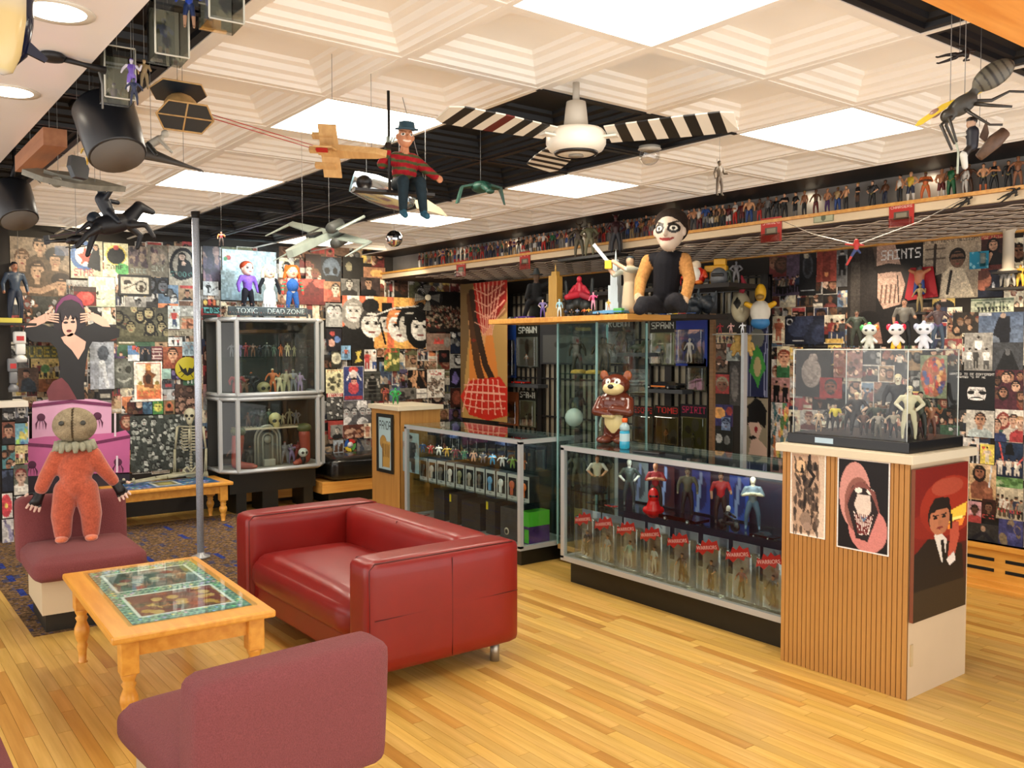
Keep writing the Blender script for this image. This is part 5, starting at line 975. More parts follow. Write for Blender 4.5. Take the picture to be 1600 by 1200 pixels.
# DOLLS AND FIGURES
def limb(a, b, r0, r1, k): return ('c', a, b, r0, r1, k)
def figure_prims(pose=0, bulk=1.0, headr=.062, hair=True, skirt=False):
    """unit-height standing figure facing -y; keys: 0 skin 1 hair 2 top 3 sleeve 4 hand 5 trousers 6 boots 7 belt"""
    b = bulk; sw_, hw = .105*b, .058*b; st = [.05, .06, .10, .05, .07, .045][pose % 6]
    P_ = [('e', (0, 0, .925), (headr*.82, headr*.92, headr*1.15), 0), limb((0, .005, .83), (0, 0, .88), .032*b, .03*b, 0),
          ('e', (0, 0, .73), (.098*b, .058*b, .095), 2), limb((0, 0, .56), (0, 0, .68), .066*b, .075*b, 2), limb((-.03*b, 0, .525), (.03*b, 0, .525), .056*b, .056*b, 7), limb((-.06*b, 0, .80), (.06*b, 0, .80), .04, .04, 2)]
    if hair: P_ += [('e', (0, .012, .955), (headr*.92, headr*.95, headr*.85), 1)]
    for s in (-1, 1):
        kx, ky = s*(hw+st*.4), -.01; P_ += [limb((s*hw*.75, 0, .50), (kx, ky, .285), .056*b, .040*b, 5), limb((kx, ky, .285), (s*(hw+st*.55), .01, .08), .040*b, .027*b, 6 if pose % 2 else 5), limb((s*(hw+st*.55), .01, .06), (s*(hw+st*.6), -.055, .022), .026, .024, 6)]
        sh = (s*sw_*1.05, 0, .79)
        if pose % 6 == 0: e, h = (s*.165*b, .01, .64), (s*.17*b, -.04, .50)
        elif pose % 6 == 1: e, h = (s*.19*b, .02, .66), (s*.10*b, -.07, .56)
        elif pose % 6 == 2: e, h = (s*.17*b, -.02, .66), (-s*.03, -.10, .70)
        elif pose % 6 == 3: e, h = (s*.19*b, -.01, .68), (s*.23*b, -.08, .80 if s > 0 else .55)
        elif pose % 6 == 4: e, h = (s*.21*b, 0, .68), (s*.24*b, -.05, .56)
        else: e, h = ((s*.16*b, .0, .64), (s*.17*b, -.14, .62)) if s > 0 else ((s*.16*b, .02, .64), (s*.15*b, -.02, .50))
        P_ += [limb(sh, e, .036*b, .030*b, 3), limb(e, h, .029*b, .022*b, 3 if pose % 3 == 0 else 0), ('e', h, (.026, .026, .032), 4)]
    if skirt: P_ += [limb((0, 0, .52), (0, 0, .22), .075, .12, 5)]
    return P_
FC = {}
def fig_base(pose, bulk, hair, skirt):
    k = (pose, bulk, hair, skirt)
    if k not in FC:
        me, idx, co = blob('toy_figure', figure_prims(pose, bulk, hair=hair, skirt=skirt), .0125, 2); FC[k] = (me, idx, co, [p[5] if p[0] == 'c' else p[3] for p in figure_prims(pose, bulk, hair=hair, skirt=skirt)])
    return FC[k]
def face_fn(co, c, idx):
    """eyes, brows and mouth on the front of the head"""
    x, y, z = co.T; f = (y < -.03) & (z > .86)
    for s in (-1, 1): c[f & (((x-s*.022)/.010)**2+((z-.935)/.007)**2 < 1)] = srgb('#15100c')
    c[f & ((x/.018)**2+((z-.893)/.006)**2 < 1)] = srgb('#6a2c24'); return c
def toy(loc, h, rz, cols, pose=0, bulk=1.0, hair=True, skirt=False, label=None, group=None, cat='toy figure', name='toy_figure', m=None, base=None, eyes=True, loc_parent=None):
    me, idx, co, keys = fig_base(pose, bulk, hair, skirt); me = me.copy(); me.name = name; kk = np.array(keys)[idx]
    pal = [cols.get(k, cols.get(d, '#333')) for k, d in (('skin', 0), ('hair', 0), ('top', 0), ('sleeve', 'top'), ('hand', 'skin'), ('legs', 0), ('boots', 'legs'), ('belt', 'legs'))]
    paint(me, kk, pal, face_fn if eyes else None, co); me.materials.clear(); me.materials.append(m or TOY)
    o = link(name, me); o.matrix_basis = Matrix.Translation(loc) @ RZ(rz) @ SC(h); return props(o, label, cat, group)
def look(p, jitter=0): return math.atan2(p[1], p[0])-math.pi/2+jitter          # turns a figure (facing -y) towards the camera side
rf = random.Random(11)
# the row of figures along the high shelf
skin = ['#b8805a', '#c8946c', '#8a5a3c', '#d0a080', '#5c3a26']; CN = {'black': '#141416', 'charcoal': '#2c2c2e', 'red': '#b0241c', 'maroon': '#5c1818', 'blue': '#22407c', 'navy': '#161e38', 'green': '#1c5a34', 'white': '#d0ccc4', 'tan': '#a88c60', 'brown': '#4c3220', 'purple': '#4a2c60', 'orange': '#c8642c', 'yellow': '#c8a830', 'grey': '#6c6a68', 'bare': None}
SPEC = [(1590, 'bare', 'bare', 'brown', 4), (1575, 'black', 'black', 'charcoal', 0), (1553, 'black', 'black', 'black', 2), (1536, 'bare', 'black', 'orange', 1), (1513, 'bare', 'brown', 'brown', 4), (1488, 'black', 'black', 'black', 2), (1508, 'white', 'white', 'white', 0), (1486, 'green', 'green', 'black', 0), (1471, 'bare', 'maroon', 'white', 1), (1446, 'orange', 'orange', 'black', 2), (1423, 'yellow', 'navy', 'white', 1), (1406, 'white', 'black', 'black', 0), (1383, 'bare', 'navy', 'white', 4), (1363, 'charcoal', 'black', 'black', 1), (1340, 'black', 'brown', 'black', 5), (1322, 'bare', 'black', 'black', 3), (1309, 'tan', 'blue', 'white', 0), (1293, 'bare', 'purple', 'purple', 1), (1275, 'bare', 'maroon', 'white', 4), (1257, 'bare', 'black', 'red', 0), (1243, 'black', 'black', 'grey', 1), (1226, 'black', 'black', 'black', 2), (1213, 'black', 'charcoal', 'black', 0), (1200, 'grey', 'black', 'black', 4), (1187, 'bare', 'red', 'red', 1), (1171, 'bare', 'blue', 'black', 0), (1160, 'maroon', 'maroon', 'black', 3), (1149, 'white', 'red', 'black', 2)]
cn = [k for k in CN]
x = 1139
seen = set((a, b, c) for _, a, b, c, _ in SPEC)
while x > 652:
    for t in range(60):
        a, b, c = rf.choice(['bare', 'black', 'white', 'red', 'tan', 'charcoal', 'blue', 'maroon', 'grey', 'brown', 'green', 'purple']), rf.choice(['black', 'navy', 'tan', 'charcoal', 'red', 'brown', 'blue', 'grey', 'white', 'maroon']), rf.choice(['black', 'brown', 'white', 'red', 'tan', 'navy'])
        if (a, b, c) not in seen: break
    seen.add((a, b, c)); SPEC.append((x, a, b, c, rf.randrange(6))); x -= (9.5 if x > 1040 else 7.3 if x > 850 else 6.4)*(.85+.3*rf.random())
cnt = {}
PN = ['arms hanging', 'hands on hips', 'arms crossed', 'one arm raised', 'arms held wide', 'one arm forward']
for (px, a, b, c, pz) in SPEC:
    p = PX(px, 300, XS+.03+.05*rf.random()); sk = rf.choice(skin)
    key = (a, b, c); cnt[key] = cnt.get(key, 0)+1
    seg = 'far left' if px < 760 else 'left middle' if px < 930 else 'middle' if px < 1150 else 'right' if px < 1400 else 'far right'
    w1 = 'bare-chested' if a == 'bare' else a+'-shirted'; w2 = 'trunks' if b == 'bare' else b+' trousers'; w3 = c+' boots'
    l = f'{w1} toy figure, {w2}, {w3}, {PN[pz % 6]}, {seg} of high shelf'
    if cnt[key] > 1: l = l.replace(' toy', ' second toy')
    toy((p.x, p.y, SHZ), .163*(.93+.12*rf.random()), R(-90)+R(rf.uniform(-35, 25)), dict(skin=sk, hair=rf.choice(['#1a120c', '#3a2416', '#8a6a34', '#0d0b0a', sk]), top=CN[a] or sk, sleeve=(CN[a] if rf.random() < .4 else sk) or sk, legs=CN[b] or sk, boots=CN[c], belt=rf.choice(['#111', '#8a7a3c', '#222'])), pz, rf.choice([1, 1.15, 1.3]), label=l, group='toy figures along the high shelf')
for k, py_ in enumerate((1.4, 2.6, 3.4, 4.6, 5.6, 6.5, 7.4)): spot('shelf_spot', (XS+.1, py_, SHZ+.16), (XU, py_+.05, SHZ), .9, (1, .85, .62), 150, .02)  # row of warm spots above the shelf figures, no fittings modelled
# child-size doll in orange suit standing on the mauve chair (plain rag doll)
dl = empty('rag_doll', (1.145, 5.78, .445), R(-16), 'child-size rag doll with burlap head and orange plush suit standing on mauve chair', 'doll')
O = '#bb5c42'
pr = [limb((0, 0, .36), (0, 0, .50), .098, .085, O), limb((-.075, 0, .555), (.075, 0, .555), .05, .05, O), ('e', (0, 0, .48), (.115, .085, .12), O)]
for s in (-1, 1):
    pr += [limb((s*.055, 0, .33), (s*.085, 0, .17), .078, .066, O), limb((s*.085, 0, .17), (s*.082, .0, .05), .066, .052, O)]
pr += [limb((-.10, 0, .55), (-.165, .0, .43), .055, .047, O), limb((-.165, .0, .43), (-.20, .02, .35), .047, .042, O), limb((.10, 0, .55), (.16, .02, .45), .055, .045, O), limb((.16, .02, .45), (.215, .05, .37), .045, .038, O)]
def plush(co, c, idx): g = np.sin(co[:, 0]*60+np.sin(co[:, 2]*40)*2)*np.sin(co[:, 2]*50); return c*(1+.10*g[:, None])
PL = vcmat('orange_plush', .95, .1, 0, 90); b_ = PL.node_tree.nodes['Principled BSDF']; b_.inputs['Sheen Weight'].default_value = .6
sculpt('suit', pr, PL, dl, .0075, 5, plush)
for s in (-1, 1): sculpt('foot', [('e', (s*.086, -.035, .02), (.04, .065, .024), '#d8744c')], PL, dl, .006, 3)
def burlap(co, c, idx):
    x, y, z = co.T; g = .88+.14*np.sin(x*900)*np.sin(z*900)+.16*np.sin(x*38+np.sin(z*30)*2)*np.sin(z*44+x*20); c = c*g[:, None]
    c[(np.abs(x+.005) < .004) & (y < .05)] = srgb('#4c4130'); return c
HM = vcmat('burlap', .95, .1, 0, 120)
hd = sculpt('head', [('e', (0, 0, .745), (.132, .122, .115), '#a3957a')], HM, dl, .006, 2, burlap, M=T(0, 0, 0))
for s in (-1, 1): MB().lathe([(.016, 0), (.016, .008), (.01, .011)], 14, T(s*.062-.004, -.113, .768) @ RX(R(90))).build('button_eye', mat('old_button', '#35352e', .4), hd)
st = MB()
for k in range(13): z = .645+k*.017; st.tube([(-.012, -.122+abs(z-.745)**2*6, z), (.004, -.124+abs(z-.745)**2*6, z+.006)], .0018, 4)
st.build('stitching', mat('thread', '#3c3226', .9), hd)
st = MB(); n = 17
for k in range(n): t = 2*math.pi*k/n; st.tube([(.05*math.cos(t), .045*math.sin(t), .628), (.105*math.cos(t), .095*math.sin(t), .617+.012*(k % 2)), (.125*math.cos(t), .115*math.sin(t), .590-.012*(k % 2))], [.02, .027, .012], 7)
st.build('ruff', mat('grey_ruff', '#9a9a84', .9, noise=.2, nscale=40), dl); dl.scale = (.93, .93, .93)
for s, w, out in ((-1, (-.212, .03, .31), (-.4, -.3, -1)), (1, (.235, .06, .34), (.5, -.2, -.8))):
    w = Vector(w); d = Vector(out).normalized(); side = d.cross(Vector((0, 1, 0))).normalized(); pr = [limb(w-d*.02, w+d*.045, .03, .033, '#111114')]
    for k in range(4): f0 = w+d*.05+side*(k-1.5)*.017; pr += [limb(f0, f0+d*.028+side*(k-1.5)*.004, .0095, .009, '#111114'), limb(f0+d*.03+side*(k-1.5)*.005, f0+d*(.052+.004*(k % 3))+Vector((0, -.012, 0))+side*(k-1.5)*.008, .0088, .0075, '#d8b8a8')]
    f0 = w+side*(.03*s)*1.0; pr += [limb(f0, f0+side*s*.03+d*.018, .010, .009, '#111114'), limb(f0+side*s*.03+d*.018, f0+side*s*.042+d*.036, .009, .008, '#d8b8a8')]
    sculpt('hand', pr, TOY, dl, .0042, 2)
# cardboard woman rising from a pink cake (flat standee)
def fa(a):
    a.a[:] = 0; a.M = np.zeros(a.u.shape, bool)
W0 = PY(110, 620, 8.45);
def outline(pts, y=8.45): return [(PY(px, py, y).x, PY(px, py, y).z) for px, py in pts]
SE = empty('cardboard_standee', (W0.x, 8.45, 0), 0, 'cardboard cut-out of a black-haired woman on a pink cake, behind the rag doll', 'standee')
def flat(name, polys, m, lay):
    mb = MB(); Mx = Matrix(((1, 0, 0, -W0.x), (0, 0, -1, 0), (0, 1, 0, 0), (0, 0, 0, 1)))
    for pts in polys: mb.prism(outline(pts), .0+lay*.002, .0019+lay*.002, Mx)
    o = mb.build(name, m, SE); return o
def el(cx, cy, rx, ry, n=22, rot=0): return [(cx+rx*math.cos(t)*math.cos(rot)-ry*math.sin(t)*math.sin(rot), cy+rx*math.cos(t)*math.sin(rot)+ry*math.sin(t)*math.cos(rot)) for t in np.linspace(0, 2*math.pi, n, endpoint=False)]
cm = lambda n, c, r=.45, **k: mat(n, c, r, **k)
flat('hair', [[(84, 528), (84, 500), (86, 478), (94, 466), (106, 459), (118, 461), (128, 470), (133, 486), (134, 508), (138, 532), (128, 540), (96, 542)]], cm('standee_hair', '#17101a', noise=.5, nscale=12), 0)
flat('hair_glow', [[(86, 492), (88, 477), (96, 466), (108, 460), (120, 463), (128, 472), (131, 484), (124, 474), (112, 468), (100, 470), (91, 480)]], cm('magenta_hair_light', '#5c1a4c'), 1)
flat('dress', [[(36, 520), (40, 506), (60, 504), (90, 515), (98, 528), (120, 530), (128, 512), (150, 503), (170, 508), (187, 514), (186, 527), (160, 535), (144, 534), (138, 545), (134, 570), (131, 600), (132, 624), (76, 626), (90, 600), (94, 575), (88, 545), (78, 535), (50, 534)]], cm('standee_dress', '#121216', noise=.3, nscale=8), 2)
flat('neckline', [[(95, 527), (104, 524), (112, 520), (122, 526), (134, 534), (132, 545), (122, 562), (112, 547), (100, 536)]], cm('standee_skin', '#c9a090', noise=.08), 3)
flat('face', [el(108, 508, 11.5, 18)], MATS['standee_skin'], 3)
flat('fringe', [[(95, 500), (94, 486), (104, 482), (118, 484), (122, 500), (118, 494), (114, 501), (110, 492), (106, 500), (102, 493), (98, 504)]], MATS['standee_hair'], 4)
flat('eyes_and_brows', [el(102.5, 504, 3.6, 1.8), el(113.5, 503, 3.6, 1.8), [(98, 500), (103, 497), (107, 500), (103, 499)], [(109, 499), (113, 496), (118, 498), (113, 498)]], cm('standee_ink', '#120c10'), 4)
flat('lips', [el(107.5, 517, 4, 2)], cm('standee_lips', '#5c141c'), 4)
flat('forearm', [[(40, 512), (46, 502), (62, 494), (74, 488), (80, 492), (70, 504), (56, 510)], [(172, 511), (166, 500), (154, 492), (142, 488), (136, 492), (148, 504), (160, 510)]], MATS['standee_skin'], 3)
fg = []
for k in range(4): fg.append([(70, 489+3*k), (91, 492+4.2*k-2), (92, 494+4.2*k-2), (70, 492+3*k)]); fg.append([(146, 488+3*k), (125, 490+4.2*k), (125, 492+4.2*k), (146, 491+3*k)])
fg += [[(72, 488), (80, 480), (82, 482), (75, 492)], [(142, 486), (134, 479), (133, 482), (140, 491)]]
flat('fingers', fg, MATS['standee_skin'], 4)
flat('leg', [[(76, 626), (72, 612), (82, 596), (96, 590), (106, 600), (120, 624)]], cm('standee_tights', '#6a3038', noise=.2), 4)
PK = cm('cake_pink', '#b85c90', .5, noise=.16, nscale=3); PK2 = cm('cake_dark_trim', '#6a2450', .6, noise=.2, nscale=30); PK3 = cm('cake_pale', '#cf9cbc', .5, noise=.12, nscale=3)
flat('cake_top_tier', [[(50, 634), (52, 628), (75, 624), (112, 622), (150, 624), (174, 630), (174, 700), (50, 700)]], PK3, 1)
flat('cake_lower_tier', [[(38, 694), (44, 686), (70, 682), (120, 680), (180, 676), (196, 672), (203, 680), (202, 740), (38, 744)]], PK, 2)
flat('cake_board', [[(38, 744), (202, 738), (202, 760), (38, 770)]], cm('cake_board_dark', '#221826'), 2)
tr = []
for (xa, ya, xb, yb) in ((50, 634, 112, 627), (112, 627, 174, 633), (38, 694, 110, 699), (110, 699, 203, 682)):
    tr.append([(xa, ya-2.5), (xb, yb-2.5), (xb, yb+2.5), (xa, ya+2.5)])
for t_ in tr: flat('icing_trim', [t_], PK2, 3)
sp = []
for cx, cy in ((64, 652), (152, 650), (50, 726), (184, 722), (112, 655), (112, 725)): sp += [el(cx, cy, 6.5, 6)]+[[(cx+q*2, cy), (cx+q*9, cy+10), (cx+q*7.5, cy+19), (cx+q*6, cy+10)] for q in (-1, -.3, .4, 1)]
for k in range(0, len(sp), 5): flat('icing_spider', sp[k:k+5], cm('icing_plum', '#501a3c'), 3)
flat('candles', [[(42, 650), (45, 650), (45, 690), (42, 690)], [(178, 645), (181, 645), (181, 682), (178, 682)], [(181, 712), (184, 712), (184, 738), (181, 738)]], cm('candle_white', '#d8c8d4'), 4)
MB().box((-.3, .0, 0), (.3, .03, PY(110, 760, 8.45).z)).build('foot', BLACK, SE)
# skeleton seated on the long table
BN = mat('bone', '#a9a68c', .6, noise=.2, nscale=20)
sk = empty('skeleton', (2.66, 8.43, .375), R(-25), 'small seated skeleton with legs stretched out on the long table, beside the glass cabinet', 'skeleton')
sculpt('skull', [('e', (0, 0, .60), (.055, .065, .06), '#b0ad92'), limb((0, -.03, .555), (0, -.035, .53), .034, .026, '#b0ad92')], vcmat('bone_paint', .6), sk, .004, 2, lambda co, c, i: np.where((((np.abs(co[:, 0])-.024)/.015)**2+((co[:, 2]-.59)/.014)**2 < 1)[:, None] & (co[:, 1] < -.03)[:, None], srgb('#151510'), np.where((((co[:, 0])/.008)**2+((co[:, 2]-.562)/.01)**2 < 1)[:, None] & (co[:, 1] < -.03)[:, None], srgb('#1a1a14'), c)))
sp = MB()
for k in range(17): sp.ell((0, .02, .06+k*.027), (.015, .015, .011), n=8, m=5)
sp.build('spine', BN, sk)
for k in range(8):
    w = .075+.012*math.sin(k*.45); z = .47-k*.027; r_ = MB()
    for s in (-1, 1): r_.tube([(0, .02, z+.012), (s*w*.7, .03, z+.014), (s*w, -.015, z), (s*w*.6, -.06, z-.012), (s*.012, -.068, z-.008)], .0055, 5)
    r_.build('rib', BN, sk)
MB().tube([(0, -.07, .47), (0, -.07, .33)], .011, 6).build('breastbone', BN, sk)
MB().tube([(-.11, 0, .49), (0, -.03, .485), (.11, 0, .49)], .008, 6).build('collarbone', BN, sk)
MB().tube([(-.07, .0, .07), (-.04, .03, .10), (0, .02, .05), (.04, .03, .10), (.07, .0, .07), (.03, -.02, .02), (-.03, -.02, .02), (-.07, 0, .07)], .014, 6).build('pelvis', BN, sk)
for s in (-1, 1):
    am = MB().tube([(s*.115, 0, .485), (s*.135, .0, .28)], [.013, .010], 6); am.tube([(s*.135, 0, .275), (s*.13, -.05, .07)], .007, 5).tube([(s*.145, 0, .275), (s*.145, -.05, .07)], .006, 5)
    for k in range(4): am.tube([(s*(.128+.008*k), -.052, .065), (s*(.12+.014*k), -.09, .02)], .004, 4)
    am.build('arm', BN, sk)
    lg = MB().tube([(s*.06, -.01, .05), (s*.05-.22, -.22, .045)], [.017, .014], 6); lg.tube([(s*.05-.23, -.23, .045), (s*.04-.46, -.40, .03)], [.014, .010], 6); lg.tube([(s*.04-.46, -.40, .02), (s*.04-.47, -.42, .07)], .012, 5); lg.build('leg', BN, sk)
# three dolls on top of the far cabinet
def doll(px, pyb, Y, h, rz, cols, label, extra=None, hs=1.45, pose=0, fn=None, cat='doll', name='doll', X=None, bulk=1.3, parts=None, m=None):
    p = PX(px, pyb, X) if X else PY(px, pyb, Y); p.z = 1.906
    e = empty(name, p, rz, label, cat); hr = .10*hs*h
    pr = []; keys = figure_prims(pose, bulk, .075)
    pal = {0: cols.get('skin', '#d8b090'), 1: cols.get('hair', '#222'), 2: cols.get('top'), 3: cols.get('sleeve', cols.get('top')), 4: cols.get('hand', cols.get('skin', '#d8b090')), 5: cols.get('legs'), 6: cols.get('boots', cols.get('legs')), 7: cols.get('belt', cols.get('legs'))}
    for q in keys:
        if q[0] == 'c':
            if q[1][2] > .82 and q[2][2] > .82: continue
            pr.append(('c', [v*h for v in q[1]], [v*h for v in q[2]], q[3]*h, q[4]*h, pal[q[5]]))
        elif q[1][2] < .86: pr.append(('e', [v*h for v in q[1]], [v*h for v in q[2]], pal[q[3]]))
    pr.append(('c', (0, 0, .8*h), (0, 0, .87*h), .035*h, .035*h, pal[0]))
    sculpt('body', pr+(extra or []), m or CLOTH, e, max(.003, h*.011), 3, fn)
    hz = .86*h+hr*.75
    def ff(co, c, i):
        x, y, z = co.T; f = y < -hr*.35
        for s in (-1, 1):
            c[f & (((x-s*hr*.38)/(hr*.21))**2+((z-hz-hr*.1)/(hr*.17))**2 < 1)] = srgb(cols.get('eyering', '#e8e4dc')); c[f & (((x-s*hr*.38)/(hr*.11))**2+((z-hz-hr*.1)/(hr*.13))**2 < 1)] = srgb(cols.get('eye', '#1c2c44'))
            c[f & (np.abs(x-s*hr*.38) < hr*.24) & (np.abs(z-hz-hr*.34) < hr*.035)] = srgb(cols.get('brow', '#3a2416'))
        c[f & ((x/(hr*.28))**2+((z-hz+hr*.45)/(hr*.09))**2 < 1)] = srgb(cols.get('mouth', '#8c2c28')); return c
    sculpt('head', [('e', (0, 0, hz), (hr*.86, hr*.88, hr), pal[0]), ('e', (0, -hr*.9, hz-hr*.12), (hr*.12, hr*.14, hr*.14), pal[0]), ('e', (hr*.86, 0, hz-.1*hr), (hr*.1, hr*.16, hr*.22), pal[0]), ('e', (-hr*.86, 0, hz-.1*hr), (hr*.1, hr*.16, hr*.22), pal[0]), ('e', (0, -hr*.35, hz-.55*hr), (hr*.5, hr*.45, hr*.4), pal[0])], m or TOY, e, max(.0025, hr*.06), 2, ff)
    return e, hr, hz
def hairdo(e, hr, hz, col, kind='short'):
    c = col
    if kind == 'none': return
    pr = [('e', (0, hr*.22, hz+hr*.34), (hr*.97, hr*.93, hr*.78), c)]
    if kind in ('long', 'wild'):
        for s in (-1, 1): pr += [('c', (s*hr*.8, hr*.2, hz+hr*.2), (s*hr*(.95 if kind == 'long' else 1.1), hr*.2, hz-hr*.8), hr*.35, hr*.28, c)]
        pr += [('e', (0, hr*.55, hz-hr*.2), (hr*.85, hr*.5, hr*.95), c)]
    if kind == 'wild':
        for k in range(12): t = k*math.pi/6; pr += [('e', (hr*.85*math.cos(t), hr*.2+hr*.5*math.sin(t), hz+hr*(.55+.25*math.sin(3*t))), (hr*.3, hr*.3, hr*.3), c)]
    sculpt('hair', pr, vcmat('doll_hair', .8, .2, 0, 150), e, max(.003, hr*.07), 1)
TOP = 1.885
e = doll(387, 468, 8.40, .47, R(12), dict(skin='#d0a898', top='#6a4a9c', sleeve='#6a4a9c', legs='#15151c', boots='#15151c', hair='#8a3018', eyering='#4a2c28', eye='#111'), 'doll with short auburn hair, purple top and black trousers, left of three on the cabinet'); hairdo(*e, '#a03c20')
e = doll(421, 468, 8.40, .45, R(0), dict(skin='#c8a88c', top='#dcd8d0', sleeve='#141418', legs='#e0dcd4', boots='#e0dcd4', hair='#c8b89a', mouth='#3a1418'), 'doll in white dress, black leather jacket and pale veil, middle of three on the cabinet', [('c', (0, 0, .20), (0, 0, .05), .05, .08, '#e0dcd4')]); hairdo(*e, '#cdbfa0', 'long')
e = doll(457, 468, 8.40, .46, R(-8), dict(skin='#e0a080', top='#c8b8a8', sleeve='#b83c34', legs='#28508c', boots='#c83828', hair='#c8501c'), 'doll with wild orange hair, striped sleeves and blue dungarees, right of three on the cabinet', [('e', (0, -.012, .31), (.06, .05, .07), '#28508c')], fn=lambda co, c, i: np.where(((np.abs(co[:, 0]) > .066) & (co[:, 2] > .24) & (np.sin(co[:, 2]*170) > 0))[:, None], srgb('#3c7a5c'), c)); hairdo(*e, '#d0561c', 'wild')
# sign board with rows of tiny figures
p = PY(425, 480, 8.19); sg = empty('sign_board', (p.x, 8.27, TOP+.02), 0, 'long dark sign reading TOXIC DEAD ZONE on top of the glass cabinet', 'sign')
MB().box((-.40, -.01, 0), (.40, .015, .085), bev=.006).build('board', mat('slate_sign', '#3a4448', .7, noise=.4, nscale=14), sg)
for w_, x_ in (('TOXIC', -.22), ('DEAD', .07), ('ZONE', .27)): lettering('lettering', w_, .068, mat('pale_letters', '#a8b4b4', .6), sg, face_mx((x_, -.012, .043), '-y'))
e0 = None
for k in range(34):
    x = p.x-.42+k*.025; o = toy((x, 8.225, TOP+.0205), .038, R(rf.uniform(-40, 40)), dict(skin='#8a8478', hair='#2a2a28', top=['#4a4c44', '#6a3430', '#38404c'][k % 3], legs='#2c2c28'), k % 6, label='tiny toy soldier in a row before the dark sign on the cabinet', group='tiny soldiers before the sign', eyes=False, name='toy_soldier')
for k in range(26):
    x = p.x-.38+k*.03; o = toy((x, 8.27, TOP+.1055), .034, R(rf.uniform(-40, 40)), dict(skin='#8a8478', hair='#2a2a28', top=['#5c6048', '#7a3c30', '#3c4c5c'][k % 3], legs='#34342c'), k % 6, label='tiny toy soldier standing on the upper edge of the dark sign', group='tiny soldiers on the sign', eyes=False, name='toy_soldier')
# seated puppet and leaning dummy
def bighead(e, c, hr, skin, o, m=None, M=None, chin=.55):
    """head with nose, ears, eyes; c = centre; faces -y"""
    c = Vector(c)
    def ff(co, col, i):
        x, y, z = (co-np.array(c)).T; f = y < -hr*.3
        for s in (-1, 1):
            if o.get('patch'): col[f & (((x-s*hr*.4)/(hr*.31))**2+((z-hr*.08)/(hr*.27))**2 < 1)] = srgb(o['patch'])
            col[f & (((x-s*hr*.4)/(hr*.19))**2+((z-hr*.08)/(hr*.13))**2 < 1)] = srgb(o.get('white', '#e8e4dc')); col[f & (((x-s*hr*.4)/(hr*.09))**2+((z-hr*.08)/(hr*.10))**2 < 1)] = srgb(o.get('eye', '#15120f'))
            col[f & (np.abs(x-s*hr*.4) < hr*.3) & (np.abs(z-hr*(.40)+s*(x-s*hr*.4)*-.35) < hr*.05)] = srgb(o.get('brow', '#241810'))
        col[f & ((x/(hr*.42))**2+((z+hr*.52-(x/hr)**2*hr*.5)/(hr*.085))**2 < 1)] = srgb(o.get('mouth', '#8c1c18')); return col
    sculpt('head', [('e', c, (hr*.78, hr*.85, hr), skin), ('e', c+Vector((0, -hr*.2, -hr*chin)), (hr*.5, hr*.55, hr*.5), skin), ('e', c+Vector((0, -hr*.9, -hr*.15)), (hr*.13, hr*.2, hr*.22), skin), ('e', c+Vector((hr*.8, 0, -.05*hr)), (hr*.12, hr*.18, hr*.25), skin), ('e', c+Vector((-hr*.8, 0, -.05*hr)), (hr*.12, hr*.18, hr*.25), skin)], m or TOY, e, hr*.05, 2, ff, M=M)
DPT = 3.6; base = PD(632, 293, DPT)
e = empty('puppet', base, look(base, .3), 'puppet in red and olive striped jumper and blue-grey hat, sitting on a hanging swing', 'puppet'); rd = '#9c1c26'; tr_ = '#1c2a32'
sculpt('body', [('e', (0, 0, .065), (.052, .042, .065), rd), limb((-.035, 0, .115), (.035, 0, .115), .026, .026, rd), limb((0, -.004, .13), (0, -.006, .155), .018, .018, '#c88a68'),
  limb((.045, 0, .115), (.085, -.02, .075), .022, .021, rd), limb((.085, -.02, .075), (.12, -.04, .045), .021, .016, rd), ('e', (.135, -.045, .035), (.014, .012, .016), '#c88a68'),
  limb((-.045, 0, .115), (-.095, -.01, .085), .022, .021, rd), limb((-.095, -.01, .085), (-.085, -.05, .125), .020, .016, rd), ('e', (-.083, -.055, .15), (.014, .014, .018), '#2c2420'),
  limb((-.028, 0, .01), (-.034, -.095, .008), .030, .024, tr_), limb((-.034, -.095, .008), (-.034, -.09, -.10), .024, .017, tr_), limb((-.034, -.09, -.115), (-.036, -.125, -.13), .015, .013, '#2c5468'),
  limb((.028, 0, .01), (.036, -.095, .008), .030, .024, tr_), limb((.036, -.095, .008), (.05, -.09, -.10), .024, .017, tr_), limb((.05, -.09, -.115), (.055, -.125, -.13), .015, .013, '#2c5468')],
  CLOTH, e, .0042, 2, lambda co, c, i: np.where(((c[:, 0] > .2) & (c[:, 1] < .05) & (np.sin(co[:, 2]*210+co[:, 0]*20) > .35))[:, None], srgb('#4a5434'), c))
bighead(e, (.0, -.012, .20), .043, '#c98a66', dict(brow='#8a5030', mouth='#e0d0c0'))
MB().lathe([(.048, .226), (.047, .229), (.034, .231), (.031, .255), (.020, .258)], 18, T(0, -.01, 0) @ RX(R(6))).build('hat', mat('blue_grey_felt', '#35566a', .8), e)
for k in range(4): MB().tube([(-.09+.008*k, -.062, .160), (-.092+.011*k, -.07, .182)], .0035, 6).build('finger', mat('pale_finger', '#a8b8b4', .5), e) if k < 4 else 0
sw = empty('swing', base, look(base, .3), 'thin dark swing bar hung on cords under the black ceiling panels', 'swing'); dz = CH-base.z-.002
MB().box((-.21, -.03, -.030), (.12, .03, -.019)).build('seat', DARK, sw); MB().tube([(-.075, -.045, -.028), (-.078, -.045, dz)], .006, 6).build('rod', DARK, sw); MB().tube([(.11, .02, -.028), (.0, .02, dz)], .0015, 4).build('cord', STRINGM, sw)
XD = 4.40; base = PX(1040, 470, XD)
